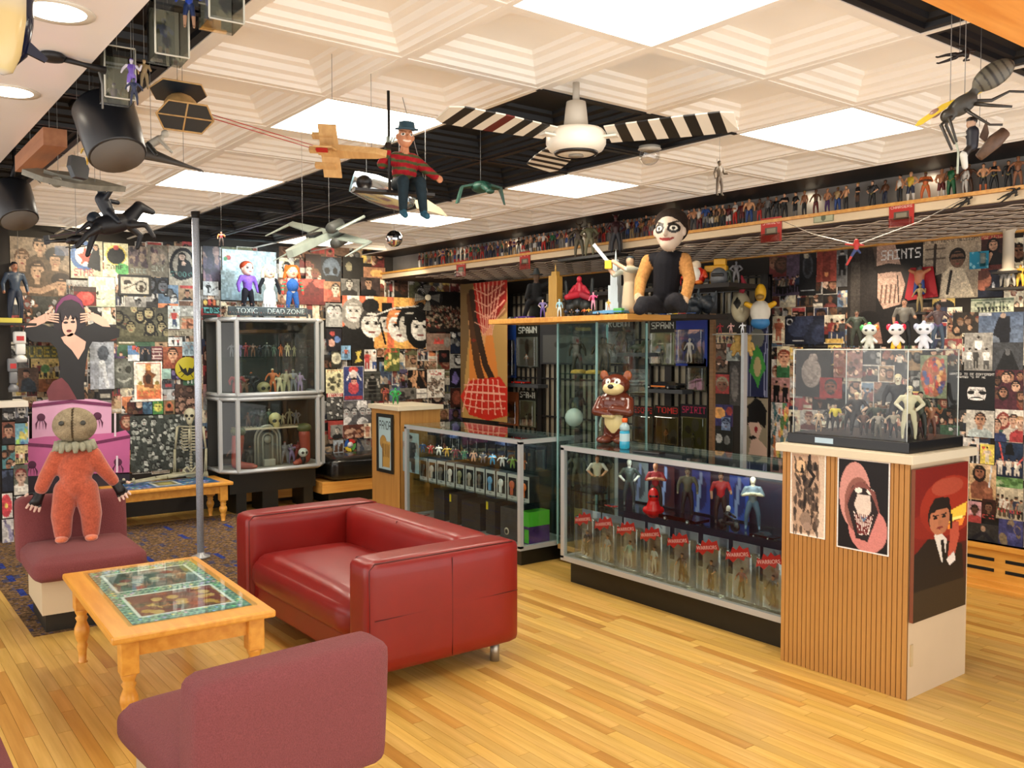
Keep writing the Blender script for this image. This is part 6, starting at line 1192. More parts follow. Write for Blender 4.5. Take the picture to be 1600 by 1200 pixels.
e = empty('dummy', (XD, base.y, 1.82), R(-63), 'large dark-haired dummy with painted white face and black vest, seated on the toy board', 'dummy'); sh_ = '#b8844c'; bk_ = '#14141a'; tq = '#26262b'
sculpt('body', [limb((0, .0, .14), (.02, -.02, .33), .085, .095, bk_), limb((-.08, 0, .36), (.09, -.02, .36), .05, .05, bk_), limb((.02, -.03, .38), (.045, -.06, .44), .035, .033, '#b8a48c'),
  limb((-.12, 0, .35), (-.165, -.02, .22), .048, .042, sh_), limb((-.165, -.02, .22), (-.15, -.11, .12), .042, .034, sh_), ('e', (-.145, -.14, .10), (.028, .03, .034), '#c8ac8c'),
  limb((.13, -.02, .35), (.17, -.04, .22), .046, .04, sh_), limb((.17, -.04, .22), (.165, -.11, .11), .04, .034, sh_), ('e', (.16, -.13, .075), (.028, .03, .034), '#c8ac8c'),
  limb((-.05, 0, .06), (-.10, -.16, .06), .062, .052, tq), limb((-.10, -.16, .06), (-.12, -.18, .03), .052, .045, tq), limb((.05, 0, .06), (.11, -.16, .08), .062, .052, tq), limb((.11, -.16, .08), (.15, -.14, .035), .05, .04, tq), limb((-.05, .02, .06), (.05, .02, .06), .06, .06, tq)], CLOTH, e, .008, 4)
bighead(e, (.05, -.09, .53), .118, '#c4b4a4', dict(patch='#15100e', white='#e0dcd0', mouth='#7c1814'), chin=.62)
sculpt('hair', [('e', (.05, -.05, .60), (.108, .11, .085), '#261c17'), ('e', (.05, -.02, .55), (.105, .092, .092), '#261c17')], vcmat('doll_hair', .8, .2, 0, 150), e, .007, 1)
# brown cartoon-like bear statue with cream muzzle and chest (plain bear)
p = PZ(962, 692, .941); e = empty('bear_statue', (p.x, p.y, .9415), R(-62), 'glossy brown standing animal statue with cream muzzle and chest, on the glass counter', 'statue')
BRN, CRE = '#5c2a1c', '#d8c890'
sculpt('body', [('e', (0, 0, .16), (.085, .08, .13), BRN), ('e', (0, 0, .27), (.12, .085, .10), BRN), limb((-.1, -.02, .29), (-.115, -.07, .22), .035, .035, BRN), limb((-.115, -.07, .22), (.0, -.1, .20), .033, .03, BRN), limb((.1, -.02, .29), (.115, -.07, .22), .035, .035, BRN), limb((.115, -.07, .22), (.01, -.105, .235), .033, .03, BRN), ('e', (-.06, -.05, .025), (.06, .085, .03), BRN), ('e', (.06, -.05, .025), (.06, .085, .03), BRN), limb((-.05, 0, .1), (-.055, -.01, .04), .035, .03, BRN), limb((.05, 0, .1), (.055, -.01, .04), .035, .03, BRN)], GLOSSY, e, .006, 4, lambda co, c, i: np.where(((np.abs(co[:, 0]) < .065) & (co[:, 1] < -.04) & (co[:, 2] > .07) & (co[:, 2] < .2) & (np.abs(co[:, 0]) < (co[:, 2]-.06)*.9))[:, None], srgb(CRE), c))
sculpt('head', [('e', (0, 0, .40), (.10, .085, .075), BRN), ('e', (0, -.06, .375), (.075, .055, .045), CRE), ('e', (.085, 0, .465), (.03, .018, .035), '#8a4a28'), ('e', (-.085, 0, .465), (.03, .018, .035), '#8a4a28')], GLOSSY, e, .005, 3, lambda co, c, i: (c.__setitem__(((((np.abs(co[:, 0])-.034)/.019)**2+((co[:, 2]-.425)/.018)**2 < 1) & (co[:, 1] < -.05)), srgb('#e8e4d8')), c.__setitem__(((((np.abs(co[:, 0])-.030)/.007)**2+((co[:, 2]-.42)/.008)**2 < 1) & (co[:, 1] < -.05)), srgb('#101010')), c)[2])
MB().ell((0, -.118, .392), (.022, .014, .016), None, None).build('nose', mat('black_gloss', '#0c0c0e', .15), e)
# bottle and black phone on the counter
p = PX(976, 706, 4.07); b = empty('drink_bottle', (4.07, p.y, .941), 0, 'clear plastic bottle of blue drink with orange cap on the long glass counter', 'bottle')
MB().lathe([(.030, 0), (.033, .006), (.033, .05), (.030, .062), (.033, .075), (.033, .112), (.028, .118)], 20).build('drink', mat('blue_drink', '#2c9cc0', .1, spec=.6), b)
MB().lathe([(.028, .118), (.034, .128), (.031, .15), (.016, .166), (.015, .175)], 20).build('neck', mat('bottle_plastic', '#9ab4b8', .1), b)
MB().lathe([(.018, .172), (.018, .196), (.016, .198)], 18).build('cap', mat('orange_cap', '#e8641c', .4), b)
MB().lathe([(.0338, .05), (.0338, .10)], 20, cap=False).build('label_band', mat('bottle_label', '#a8c4cc', .4), b)
p = PX(1005, 712, 4.0); ph = MB().box((-.035, -.10, 0), (.035, .10, .012), RZ(R(8)), bev=.003).build('phone', mat('black_plastic', '#0f0f12', .25), None, (4.02, p.y-.03, .9412)); props(ph, 'flat black device lying on the glass counter beside the drink bottle', 'device')
# THINGS HUNG FROM THE CEILING
def thing(name, loc, label, cat, rz=0, group=None, M=None):
    e = empty(name, loc, rz, label, cat, group)
    if M is not None: e.matrix_basis = Matrix.Translation(loc) @ M
    return e
def cords(e, pts, top=CH+.087):
    """thin lines from local points of e straight up to the ceiling"""
    for p in pts:
        w = e.matrix_basis @ Vector(p); inv = e.matrix_basis.inverted()
        MB().tube([inv @ w, inv @ Vector((w.x, w.y, top-.002))], .0011/max(.2, e.matrix_basis.to_scale().x), 4).build('cord', STRINGM, e)
def pm(n, c, r=.5, **k): return mat('p_'+n, c, r, **k)
def PXY(px, py, z): return PZ(px, py, z)
WHT, RED, BLK = pm('white', '#cfcabc', .4), pm('red', '#a81c1a', .4), pm('black', '#121214', .35)
# ceiling fan with striped blades
hub = PZ(900, 224, 2.40); fn = thing('ceiling_fan', (hub.x, hub.y, 2.40), 'white ceiling fan with three long black and white striped blades', 'fan')
MB().lathe([(.02, -.045), (.07, -.043), (.105, -.028), (.118, -.005), (.118, .035), (.105, .05), (.03, .055)], 28).build('motor', pm('fan_white', '#dcd8cc', .3), fn)
MB().lathe([(.075, -.047), (.085, -.043), (.088, -.036), (.075, -.039)], 28, cap=False).build('ring', BLK, fn); MB().lathe([(.03, -.052), (.028, -.045), (.01, -.045)], 16).build('centre_cap', pm('grey_cap', '#8a8478', .4), fn)
MB().lathe([(.05, .055), (.042, .13), (.038, .16)], 20).build('canopy', pm('fan_canopy', '#bdb6aa', .5), fn); MB().tube([(0, 0, .15), (0, 0, CH-2.40+.02)], .014, 10).build('rod', pm('fan_canopy', '#bdb6aa'), fn)
for tx, ty in ((1150, 190), (694, 178), (846, 263)):
    t = PZ(tx, ty, 2.42)-Vector((hub.x, hub.y, 2.42)); a0 = math.atan2(t.y, t.x); Lb = min(.80, max(.62, t.length)); mb = MB()
    n = 11;
    for k in range(n):
        r0, r1 = .13+(Lb-.13)*k/n, .13+(Lb-.13)*(k+1)/n; w0, w1 = [.045+.03*min(1, (r-.1)/.3) for r in (r0, r1)]
        if k == n-1: w1 *= .6
        sl = -.020 if tx == 1150 else .012
        c = '#d8d4c8' if k % 2 == 0 else ('#5c1c1c' if (tx == 694 and k == 5) else '#15161a')
        mb.add([(r0, -w0, -sl), (r1, -w1, -sl), (r1, w1, sl), (r0, w0, sl), (r0, -w0, -sl+.005), (r1, -w1, -sl+.005), (r1, w1, sl+.005), (r0, w0, sl+.005)], [(0, 3, 2, 1), (4, 5, 6, 7), (0, 1, 5, 4), (1, 2, 6, 5), (2, 3, 7, 6), (3, 0, 4, 7)], RZ(a0) @ T(0, 0, .02), c)
    mb.build('blade', TOY, fn); MB().box((.08, -.018, .01), (.17, .018, .018), RZ(a0)).build('blade_arm', pm('fan_white', '#dcd8cc'), fn)
# bubble dome lamp and mirror ball
p = PZ(1015, 232, CH-.01); d = thing('dome_lamp', (p.x, p.y, CH), 'small clear glass dome on the ceiling right of the striped fan', 'ceiling lamp'); MB().lathe([(.06, -.015), (.055, -.01), (.055, 0)], 20).build('base', WHT, d); MB().ell((0, 0, -.045), (.052, .052, .05), n=20, m=12).build('globe', glassmat('dome_glass', (.92, .92, .92), 1, .12), d)
p = PD(616, 373, 5.6); mbll = thing('mirror_ball', p, 'small silver mirror ball hanging before the far corner', 'ball')
mb = MB(); mb.ell((0, 0, 0), .052, n=22, m=14); mb.sm = [False]*len(mb.f); mb.build('facets', mat('mirror', '#d8dce4', .06, 1), mbll); cords(mbll, [(0, 0, .05)])
# wooden starship-like glider with stub wings and twin red cords to the box-winged craft
WD = woodmat('balsa', '#b88e58', '#caa26a', .6)
p = PD(545, 238, 3.3); g = thing('toy_glider', p, 'unpainted wooden toy glider with stepped wings and long nose, hanging near the striped-jumper puppet', 'toy aircraft', M=RZ(look(p, R(-12))) @ RX(R(-25)) @ RY(R(4)) @ SC(1.05))
def pf(name, m, fn_, par): mb = MB(); fn_(mb); return mb.build(name, m, par)
G2 = g
pf('fuselage', WD, lambda b: b.prism([(-.02, -.022), (.10, -.016), (.135, -.003), (.135, .003), (.10, .014), (-.02, .022), (-.10, .028), (-.10, -.028)], -.012, .014), g)
for s, a_ in ((1, 28), (-1, 28), (1, -28), (-1, -28)): pf('wing', WD, lambda b: b.box((-.10, 0, -.003), (-.035, s*.10, .003), M=RX(R(a_*s)) @ T(0, 0, 0)), g)
for s in (-1, 1):
    for z in (-.03, .03): pf('engine', WD, lambda b: b.box((-.125, s*.045-.010, z-.008), (-.05, s*.045+.010, z+.008)), g)
pf('wing_stripe', RED, lambda b: b.box((-.09, -.085, -.058), (-.05, -.07, -.05)), g); cords(g, [(.08, 0, .01), (-.06, 0, .01)])
p2 = PD(283, 168, 2.9); g = thing('toy_craft', p2, 'toy craft with tan pod between two dark six-sided side panels, under the left ceiling', 'toy aircraft', M=RZ(look(p2, R(15))) @ RX(R(-38)))
TAN = pm('tan_pod', '#b8925c', .6, noise=.3, nscale=30)
pf('pod', TAN, lambda b: b.ell((0, 0, 0), (.055, .045, .05)).box((-.035, -.03, -.025), (.035, .03, .035), bev=.01).tube([(0, 0, -.06), (0, 0, .065)], .014, 8), g)
hexp = [(.09, 0), (.06, .05), (-.06, .05), (-.09, 0), (-.06, -.05), (.06, -.05)]
for s, tl in ((1, 12), (-1, -12)):
    pn = pf('side_panel', pm('dark_panel', '#20262c', .35), lambda b: b.prism(hexp, .062*s-.002, .062*s+.002, RX(R(tl))), g)
    mb = MB(); hh = [Vector((x, y, .064*s)) for x, y in hexp]; mb.tube([*hh, hh[0]], .0035, 4, M=RX(R(tl))); mb.tube([hh[0], hh[3]], .0028, 4, M=RX(R(tl))); mb.tube([(hh[1]+hh[2])/2, (hh[4]+hh[5])/2], .0028, 4, M=RX(R(tl))); mb.build('panel_frame', TAN, pn)
cords(g, [(0, 0, .065)])
a_, b_ = p2+Vector((.03, -.01, .0)), p+Vector((-.06, .05, 0))
for k in (0, 1): o = MB().tube([a_+Vector((0, 0, -.012*k)), b_+Vector((0, 0, -.012*k+.01))], .0016, 4).build('red_cord', RED); props(o, ('upper' if k == 0 else 'lower')+' of the two red cords stretched from tan pod craft to wooden glider', 'cord')
# silver rocket body behind the puppet
p = PD(590, 297, 3.9); r_ = thing('silver_rocket', p, 'polished silver rocket body with round port hanging behind the puppet', 'toy rocket', M=RZ(look(p, R(0))) @ RY(R(-72)))
MB().lathe([(.002, -.17), (.02, -.168), (.055, -.12), (.062, -.05), (.062, .02), (.050, .10), (.046, .11)], 24).build('shell', mat('polished_silver', '#b8c4cc', .15, .9), r_)
MB().lathe([(.034, .058), (.034, .066), (.028, .067), (.028, .06)], 18, RX(R(90)) @ T(0, .06, 0)).build('port', BLK, r_); MB().lathe([(.0465, .10), (.0465, .115), (.02, .112)], 20).build('nozzle', pm('pale_blue_band', '#8ab0c0', .3), r_); cords(r_, [(0, 0, .05), (0, 0, -.1)])
p = PD(665, 320, 4.0); o = thing('paper_wing', p, 'pale curved wing-shaped toy hanging right of the puppet feet', 'toy aircraft', M=RZ(look(p))); pf('wing', pm('pale_card', '#c8bea0', .6), lambda b: b.prism([(-.05, .02), (0, .03), (.07, -.02), (.10, -.06), (.04, -.04), (-.04, -.02)], -.004, .004, RX(R(70))), o); cords(o, [(0, 0, .02)])
# green bird-shaped craft
p = PD(752, 302, 4.3); o = thing('green_bird_craft', p, 'dark green bird-shaped toy craft with drooping wings below the black ceiling panels', 'toy aircraft', M=RZ(look(p, R(10)))); GRN = pm('bird_green', '#1c4a3c', .5, noise=.4, nscale=40)
pf('hull', GRN, lambda b: b.ell((0, 0, .03), (.05, .07, .028)).tube([(0, -.05, .03), (.02, -.12, -.01)], [.018, .012], 8).ell((.02, -.13, -.012), (.02, .024, .012)), o)
for s in (-1, 1): pf('wing', GRN, lambda b: b.add([(s*.03, .05, .045), (s*.03, -.03, .045), (s*.10, .03, .03), (s*.10, -.02, .03), (s*.125, .02, -.05), (s*.118, -.005, -.05), (s*.03, .05, .033), (s*.03, -.03, .033), (s*.09, .03, .022), (s*.09, -.02, .022), (s*.115, .02, -.05), (s*.108, -.005, -.05)], [(0, 1, 3, 2), (2, 3, 5, 4), (6, 8, 9, 7), (8, 10, 11, 9), (0, 2, 8, 6), (2, 4, 10, 8), (1, 7, 9, 3), (3, 9, 11, 5), (4, 5, 11, 10)]), o)
cords(o, [(0, .02, .05)])
# pale four-winged fighter
p = PD(500, 372, 4.6); o = thing('toy_fighter', p, 'large pale grey toy fighter with four wing guns and red nose marks, above the dolls', 'toy aircraft', M=RZ(look(p, R(-40))) @ RX(R(24))); PG = pm('pale_grey_green', '#98a49a', .45, noise=.15, nscale=20)
pf('fuselage', PG, lambda b: b.prism([(0, -.27), (.022, -.25), (.045, .02), (.05, .10), (-.05, .10), (-.045, .02), (-.022, -.25)], -.018, .020), o)
pf('canopy', BLK, lambda b: b.prism([(-.02, -.06), (.02, -.06), (.026, 0), (-.026, 0)], .02, .034), o)
for y in (-.17, -.11): pf('nose_mark', RED, lambda b: b.box((-.012, y, -.0195), (.012, y+.035, -.018)), o)
for s in (-1, 1):
    for a_ in (16, -16):
        w = pf('wing', PG, lambda b: b.add([(s*.04, .02, 0), (s*.24, .05, 0), (s*.24, .10, 0), (s*.04, .11, 0), (s*.04, .02, .007), (s*.24, .05, .007), (s*.24, .10, .007), (s*.04, .11, .007)], [(0, 3, 2, 1), (4, 5, 6, 7), (0, 1, 5, 4), (1, 2, 6, 5), (2, 3, 7, 6), (3, 0, 4, 7)], RY(R(-a_*s))), o)
        MB().tube([(s*.245, .10, 0), (s*.245, -.02, 0), (s*.245, -.13, 0)], [.009, .006, .003], 6, M=RY(R(-a_*s))).build('gun', PG, w)
        MB().lathe([(.028, -.05), (.030, .03), (.024, .05)], 14, RY(R(-a_*s*1.0)) @ T(s*.075, .06, .02 if a_*s > 0 else -.02) @ RX(R(90))).build('engine', pm('engine_grey', '#4a4c48', .5), w)
cords(o, [(.03, .05, .02), (-.03, -.1, .02)])
# dark horseman
p = PD(175, 350, 3.9); o = thing('toy_horseman', p, 'black toy horse with caped rider hanging upside down under the left ceiling', 'toy figure', M=RZ(look(p, R(100))) @ RX(R(-15)) @ SC(1.0)); K = '#15171c'
sculpt('horse', [('e', (0, 0, 0), (.045, .09, .045), K), limb((0, -.075, .01), (0, -.13, .05), .035, .026, K), limb((0, -.13, .055), (0, -.18, .02), .024, .014, K), limb((.025, -.07, -.02), (.03, -.11, -.07), .018, .012, K), limb((.03, -.11, -.07), (.03, -.08, -.12), .012, .010, K), limb((-.025, -.07, -.02), (-.03, -.13, -.03), .018, .012, K), limb((-.03, -.13, -.03), (-.03, -.15, -.09), .012, .010, K), limb((.025, .07, -.01), (.03, .10, -.06), .022, .013, K), limb((.03, .10, -.06), (.03, .13, -.11), .013, .010, K), limb((-.025, .07, -.01), (-.03, .12, -.03), .022, .013, K), limb((-.03, .12, -.03), (-.03, .17, -.07), .013, .010, K), limb((0, .09, .02), (0, .15, -.01), .012, .006, K)], TOY, o, .0055, 2)
sculpt('rider', [limb((0, .0, .05), (0, .01, .11), .028, .03, '#1c2028'), ('e', (0, 0, .15), (.018, .02, .024), '#20242c'), limb((.025, 0, .11), (.05, -.06, .09), .012, .010, '#1c2028'), limb((-.025, 0, .11), (-.05, -.03, .14), .012, .010, '#1c2028'), limb((.02, 0, .05), (.055, -.02, 0), .016, .012, '#1c2028'), limb((-.02, 0, .05), (-.055, -.02, 0), .016, .012, '#1c2028')], TOY, o, .0045, 2)
pf('shield', pm('shield', '#2a3440', .4), lambda b: b.lathe([(.032, 0), (.03, .008), (.005, .012)], 16, T(.07, .05, .04) @ RY(R(90))), o); cords(o, [(0, 0, .17)])
# helicopter
p = PD(110, 376, 4.6); o = thing('toy_helicopter', p, 'small black toy helicopter hanging before the sepia group portrait', 'toy aircraft', M=RZ(look(p, R(60))) @ RX(R(-8)))
pf('body', BLK, lambda b: b.ell((0, -.03, 0), (.022, .06, .024)).tube([(0, .02, .005), (0, .13, .015)], [.013, .006], 8).box((-.05, -.03, -.012), (.05, .0, -.006)).box((-.004, .11, .0), (.004, .14, .045)), o); pf('rotor', BLK, lambda b: b.box((-.15, -.045, .036), (.15, -.030, .039)).box((-.012, -.17, .036), (.012, .10, .039)).tube([(0, -.037, .02), (0, -.037, .04)], .005, 6), o)
pf('skids', DARK, lambda b: b.tube([(.02, -.08, -.035), (.02, .02, -.035)], .003, 5).tube([(-.02, -.08, -.035), (-.02, .02, -.035)], .003, 5).tube([(.02, -.03, -.035), (0, -.03, -.01), (-.02, -.03, -.035)], .003, 5), o); cords(o, [(0, -.037, .04)])
# long bike-like speeder with rider
p = PD(243, 243, 3.2); o = thing('toy_speeder', p, 'long dark toy hover bike with pale rider beside the black speaker', 'toy vehicle', M=RZ(look(p, R(75))) @ RX(R(14)))
pf('body', pm('speeder_brown', '#3c3834', .5), lambda b: b.tube([(0, .09, 0), (0, .03, .0), (0, -.06, -.005), (0, -.15, -.01)], [.012, .024, .012, .004], 8).box((-.022, .06, -.02), (.022, .11, .015)).box((-.02, -.17, -.013), (.02, -.15, -.008)), o)
sculpt('rider', [limb((0, .03, .03), (0, .0, .06), .014, .015, '#b4b0a4'), ('e', (0, -.015, .085), (.013, .015, .014), '#c4c0b4'), limb((.014, 0, .06), (.02, -.045, .03), .007, .006, '#b4b0a4'), limb((-.014, 0, .06), (-.02, -.045, .03), .007, .006, '#b4b0a4'), limb((.012, .03, .03), (.025, -.01, .0), .009, .007, '#2a2a28'), limb((-.012, .03, .03), (-.025, -.01, .0), .009, .007, '#2a2a28')], TOY, o, .003, 2); cords(o, [(0, .02, .02), (0, -.1, 0)])
# broad grey half-disc ship with small dark six-sided craft
p = PD(115, 285, 3.5); o = thing('toy_ship', p, 'broad grey panelled wedge-shaped toy ship under the wooden beam piece', 'toy aircraft', M=RZ(look(p, R(20))) @ RX(R(24))); SG = pm('ship_grey', '#77756a', .6, noise=.35, nscale=30)
pf('hull', SG, lambda b: b.prism([(-.17, .06), (-.12, -.02), (-.02, -.055), (.08, -.05), (.20, -.01), (.12, .05), (0, .10), (-.1, .11)], -.010, .012), o); pf('bridge', SG, lambda b: b.prism([(-.10, .04), (-.06, 0), (.02, -.02), (.06, .02), (0, .06)], .012, .026).lathe([(.022, 0), (.022, .018)], 14, T(-.07, -.01, 0) @ RX(R(90))), o)
rb = MB()
for k in range(9): rb.box((-.13+.033*k, -.03, -.0125), (-.127+.033*k, .08, -.010))
o2 = rb.build('panel_lines', pm('ship_dark', '#3c3c36', .6), o); o2['kind'] = 'stuff'; cords(o, [(-.05, .03, .02), (.08, .0, .01)])
p = PD(122, 262, 3.2); o = thing('toy_craft', p, 'small black faceted toy craft just left of the black speaker mouth', 'toy aircraft', M=RZ(.5)); pf('panel', pm('dark_panel', '#20262c'), lambda b: b.prism([(x*.45, y*.8) for x, y in hexp], -.01, .01, RX(R(80))), o); cords(o, [(0, 0, .03)])
# sharp-nosed tin rocket plane at the very corner
p = PD(14, 42, 2.0); o = thing('toy_rocket_plane', p, 'glossy navy and cream toy plane with sharp fins at the top left corner', 'toy aircraft', M=RZ(look(p, R(10))) @ RY(R(8)))
mb = MB(); mb.lathe([(.004, -.11), (.02, -.10), (.034, -.05), (.036, .02), (.028, .09), (.012, .12)], 20, cols=['#b8b8b8', '#c8b888', '#d0b880', '#d0b880', '#c8c4b8', '#c8804c']); mb.build('belly', GLOSSY, o)
mb = MB(); mb.lathe([(.01, -.085), (.034, -.05), (.038, .02), (.03, .10), (.012, .13)], 20, T(.012, .012, 0)); mb.build('back', pm('navy_gloss', '#12162c', .15), o); pf('fin', pm('navy_gloss', '#12162c'), lambda b: b.prism([(.03, -.01), (.085, -.045), (.08, -.055), (.03, -.045)], -.004, .004, RX(R(90)) @ T(0, 0, 0)), o); cords(o, [(0, 0, .12)], SZ)
# speakers, clear boxes, bracket and beam piece on the recess edge
for px, py, d, sc, w in ((172, 204, 2.95, 1.0, 'large'), (22, 318, 4.3, .95, 'second')):
    p = PD(px, py, d); o = thing('speaker', p, w+' black canister speaker tilted down on the recess edge at the left', 'speaker', M=RZ(look(p, R(25))) @ RX(R(-30)) @ SC(sc))
    MB().lathe([(.088, -.105), (.092, -.10), (.098, .0), (.100, .085), (.09, .10)], 28).build('body', pm('speaker_black', '#1b1c20', .35), o); MB().lathe([(.084, -.108), (.084, -.104), (.01, -.1035)], 28).build('grille', pm('grille_grey', '#5c5650', .7), o)
    inv = o.matrix_basis.inverted(); q = inv @ Vector((p.x, p.y, CH)); MB().tube([(0, 0, .09), tuple((Vector((0, 0, .09))+q)/2+Vector((.02, 0, 0))), tuple(q)], .01, 8).build('bracket', DARK, o)
p = PD(100, 108, 2.5); o = thing('dish_arm', (p.x, p.y, SZ), 'dark round-ended metal arm clamped against the white left ceiling', 'bracket', look(p, .2)); MB().lathe([(.002, -.022), (.03, -.018), (.036, -.005), (.03, 0)], 16, T(-.03, 0, 0)).build('pad', DARK, o); MB().tube([(-.01, 0, -.008), (.05, 0, -.014), (.11, 0, -.02)], [.009, .007, .012], 8).build('arm', DARK, o); MB().tube([(.09, 0, -.02), (.10, 0, -.06), (.10, 0, -.13)], .003, 6).build('cable', pm('grey_cable', '#6c6c6a'), o)
o = thing('wooden_block', PD(62, 240, 3.5), 'short reddish wooden beam piece sticking out of the left recess', 'beam', 0); pf('timber', woodmat('red_timber', '#8c5a3c', '#a06c4a', .6, (30, 3, 30)), lambda b: b.box((-.035, -.28, -.02), (.045, .35, .045)), o); cords(o, [(0, .2, .04), (0, -.2, .04)])
for k, (px, py, d, w) in enumerate(((262, 50, 2.35, 'nearest full'), (183, 120, 2.65, 'lower'), (345, -6, 2.2, 'topmost cropped'))):
    p = PD(px, py, d); o = thing('clear_box', p, w+' clear plastic box of collectables fixed along the left recess', 'display box', M=RZ(R(-4)) @ SC(1.0)); w_, h_, d_ = .042, .075, .05
    a = Art(14, 24, '#8d8f8a', '#a0a29c'); scatter(a, 8, ['#6a6c74', '#b8b6a8', '#54584c'], .1, .25); panel('backing_card', a, 2*w_-.008, 2*h_-.01, PRINT, o, face_mx((0, d_-.006, 0), '-y'))
    MB().box((-w_, -d_, -h_), (-w_+.002, d_, h_)).box((w_-.002, -d_, -h_), (w_, d_, h_)).box((-w_, -d_, -h_), (w_, d_, -h_+.002)).box((-w_, -d_, -h_), (w_, -d_+.002, h_)).build('plastic', glassmat('blister', (.88, .88, .84), 1, .16), o)
    fr = MB();
    for x in (-w_, w_): fr.tube([(x, -d_, -h_), (x, -d_, h_)], .0025, 4)
    for z in (-h_, h_): fr.tube([(-w_, -d_, z), (w_, -d_, z)], .0025, 4)
    fr.build('rim', pm('pale_rim', '#c8c6b8'), o); cords(o, [(0, 0, h_)])
def small_bot(px, py, d, cols, label, h=.13, pose=3, rot=0, tilt=0):
    p = PD(px, py, d); o = toy((0, 0, 0), h, 0, cols, pose, 1.2, label=label, hair=True, eyes=False); o.matrix_basis = Matrix.Translation(p) @ RZ(look(p, rot)) @ RX(tilt) @ SC(h); cords(o, [(0, 0, .9)]); return o
small_bot(206, 145, 2.5, dict(skin='#c0bcc8', top='#6a50a8', sleeve='#c8c4cc', legs='#7a60b8', boots='#c8c4cc', hair='#6a50a8'), 'purple and white toy robot below the lower clear box', .095)
small_bot(226, 140, 2.52, dict(skin='#a88c64', top='#8a7450', legs='#7a6848', hair='#6a5838'), 'tan toy robot beside the purple one', .085, 5)
small_bot(210, 165, 2.45, dict(skin='#303848', top='#28304c', legs='#20263c', hair='#28304c'), 'dark blue toy robot with spread limbs on top of the black speaker', .075, 4)
small_bot(296, 45, 2.2, dict(skin='#2a3a7a', top='#2848b0', legs='#1c2c54', hair='#2848b0', boots='#9a7458'), 'blue toy robot beside the nearest clear box', .11, 3)
small_bot(346, 385, 5.4, dict(skin='#a87858', top='#7c1c1c', sleeve='#c87a30', legs='#2a1a16', hair='#1c1414'), 'tiny guitar-playing toy figure beside the pole top', .11, 5, 0, R(-30))
small_bot(142, 256, 3.0, dict(skin='#b89a3c', top='#a88a34', legs='#c0a040', hair='#2c3c54'), 'gold toy robot hanging below the black speaker', .10, 4, 0, R(60))
# right side flyers
p = PD(1462, 95, 2.6); o = toy((0, 0, 0), .11, 0, dict(skin='#2a1c18', top='#1a1210', legs='#1a1210', hair='#1a1210'), 3, label='tiny dark flying figure under the ceiling above the giant toy insect', eyes=False); o.matrix_basis = Matrix.Translation(p) @ RZ(look(p)) @ RY(R(82)) @ SC(.105); cords(o, [(0, 0, .6)])
p = PD(1500, 160, 2.55); o = thing('toy_insect', p, 'giant toy insect with striped grey abdomen, yellow wings and long legs, near the right ceiling', 'toy insect', M=RZ(look(p)) @ RY(R(-32))); IG = '#3c3a34'
sculpt('body', [('e', (.0, 0, -.01), (.045, .028, .026), IG), ('e', (-.045, -.01, -.015), (.022, .02, .02), IG), limb((.03, 0, 0), (.055, 0, .005), .012, .012, IG), ('e', (.105, 0, .012), (.06, .032, .034), '#5c584c')], TOY, o, .004, 2, lambda co, c, i: np.where(((co[:, 0] > .06) & (np.sin(co[:, 0]*330) > .7))[:, None], srgb('#2c2a26'), c))
for k, (x0, pts) in enumerate(((-.03, [(-.05, -.04, -.03), (-.07, -.05, -.10)]), (-.045, [(-.075, -.03, -.03), (-.09, -.04, -.11)]), (.0, [(.0, -.04, -.05), (.02, -.05, -.11), (.045, -.05, -.13)]), (.02, [(.05, -.03, -.06), (.09, -.04, -.10)]), (.03, [(.07, .03, -.04), (.12, .04, -.045), (.16, .04, -.08)]), (-.05, [(-.06, .02, -.03), (-.07, .02, -.09)]))): MB().tube([(x0, 0, -.02), *pts], [.006, .005]+[.0035]*(len(pts)-1), 6).build('leg', pm('insect_leg', '#2c2a26'), o)
for s, yy in ((-1, -.02), (1, .03)): MB().prism([(0, 0), (-.03, .012), (-.105, .010), (-.12, 0), (-.105, -.012), (-.03, -.012)], -.001, .001, T(-.01, yy, .012) @ RZ(R(0 if s < 0 else 200)) @ RX(R(50))).build('wing', pm('yellow_wing', '#c8aa38', .3), o)
pf('eye', pm('insect_eye', '#8c6c60', .3), lambda b: b.ell((-.068, -.012, .012), (.018, .012, .012)), o); cords(o, [(.02, 0, .01), (-.03, 0, .0)])
p = PD(1530, 222, 2.9); o = thing('toy_rider', p, 'toy rider figure on a brown winged machine holding a silver staff, under the right ceiling', 'toy figure', M=RZ(look(p)))
sculpt('figure', [limb((-.02, 0, -.01), (-.02, 0, .035), .018, .02, '#22242c'), ('e', (-.025, 0, .062), (.015, .015, .018), '#b09078'), ('e', (-.023, .004, .072), (.018, .018, .014), '#141010'), limb((-.035, 0, .03), (-.07, -.02, .025), .008, .007, '#c8c4b8'), limb((-.02, 0, -.01), (-.045, -.02, -.04), .013, .011, '#2a2420'), limb((-.045, -.02, -.04), (-.04, 0, -.075), .012, .010, '#c8c8c0')], TOY, o, .003, 2)
pf('machine', pm('rust_brown', '#5c4434', .6, noise=.4, nscale=40), lambda b: b.tube([(.0, 0, -.05), (.045, .01, .0), (.075, .02, .03)], [.014, .024, .018], 8).prism([(.0, .02), (.02, .075), (.028, .03), (.02, 0)], -.006, .006, RX(R(90)) @ T(0, 0, -.02)), o); pf('staff', pm('pale_staff', '#a8b0a0', .4), lambda b: b.tube([(-.075, -.02, .03), (-.06, -.02, -.03), (-.062, -.02, -.10)], .004, 6), o); cords(o, [(0, 0, .05)])
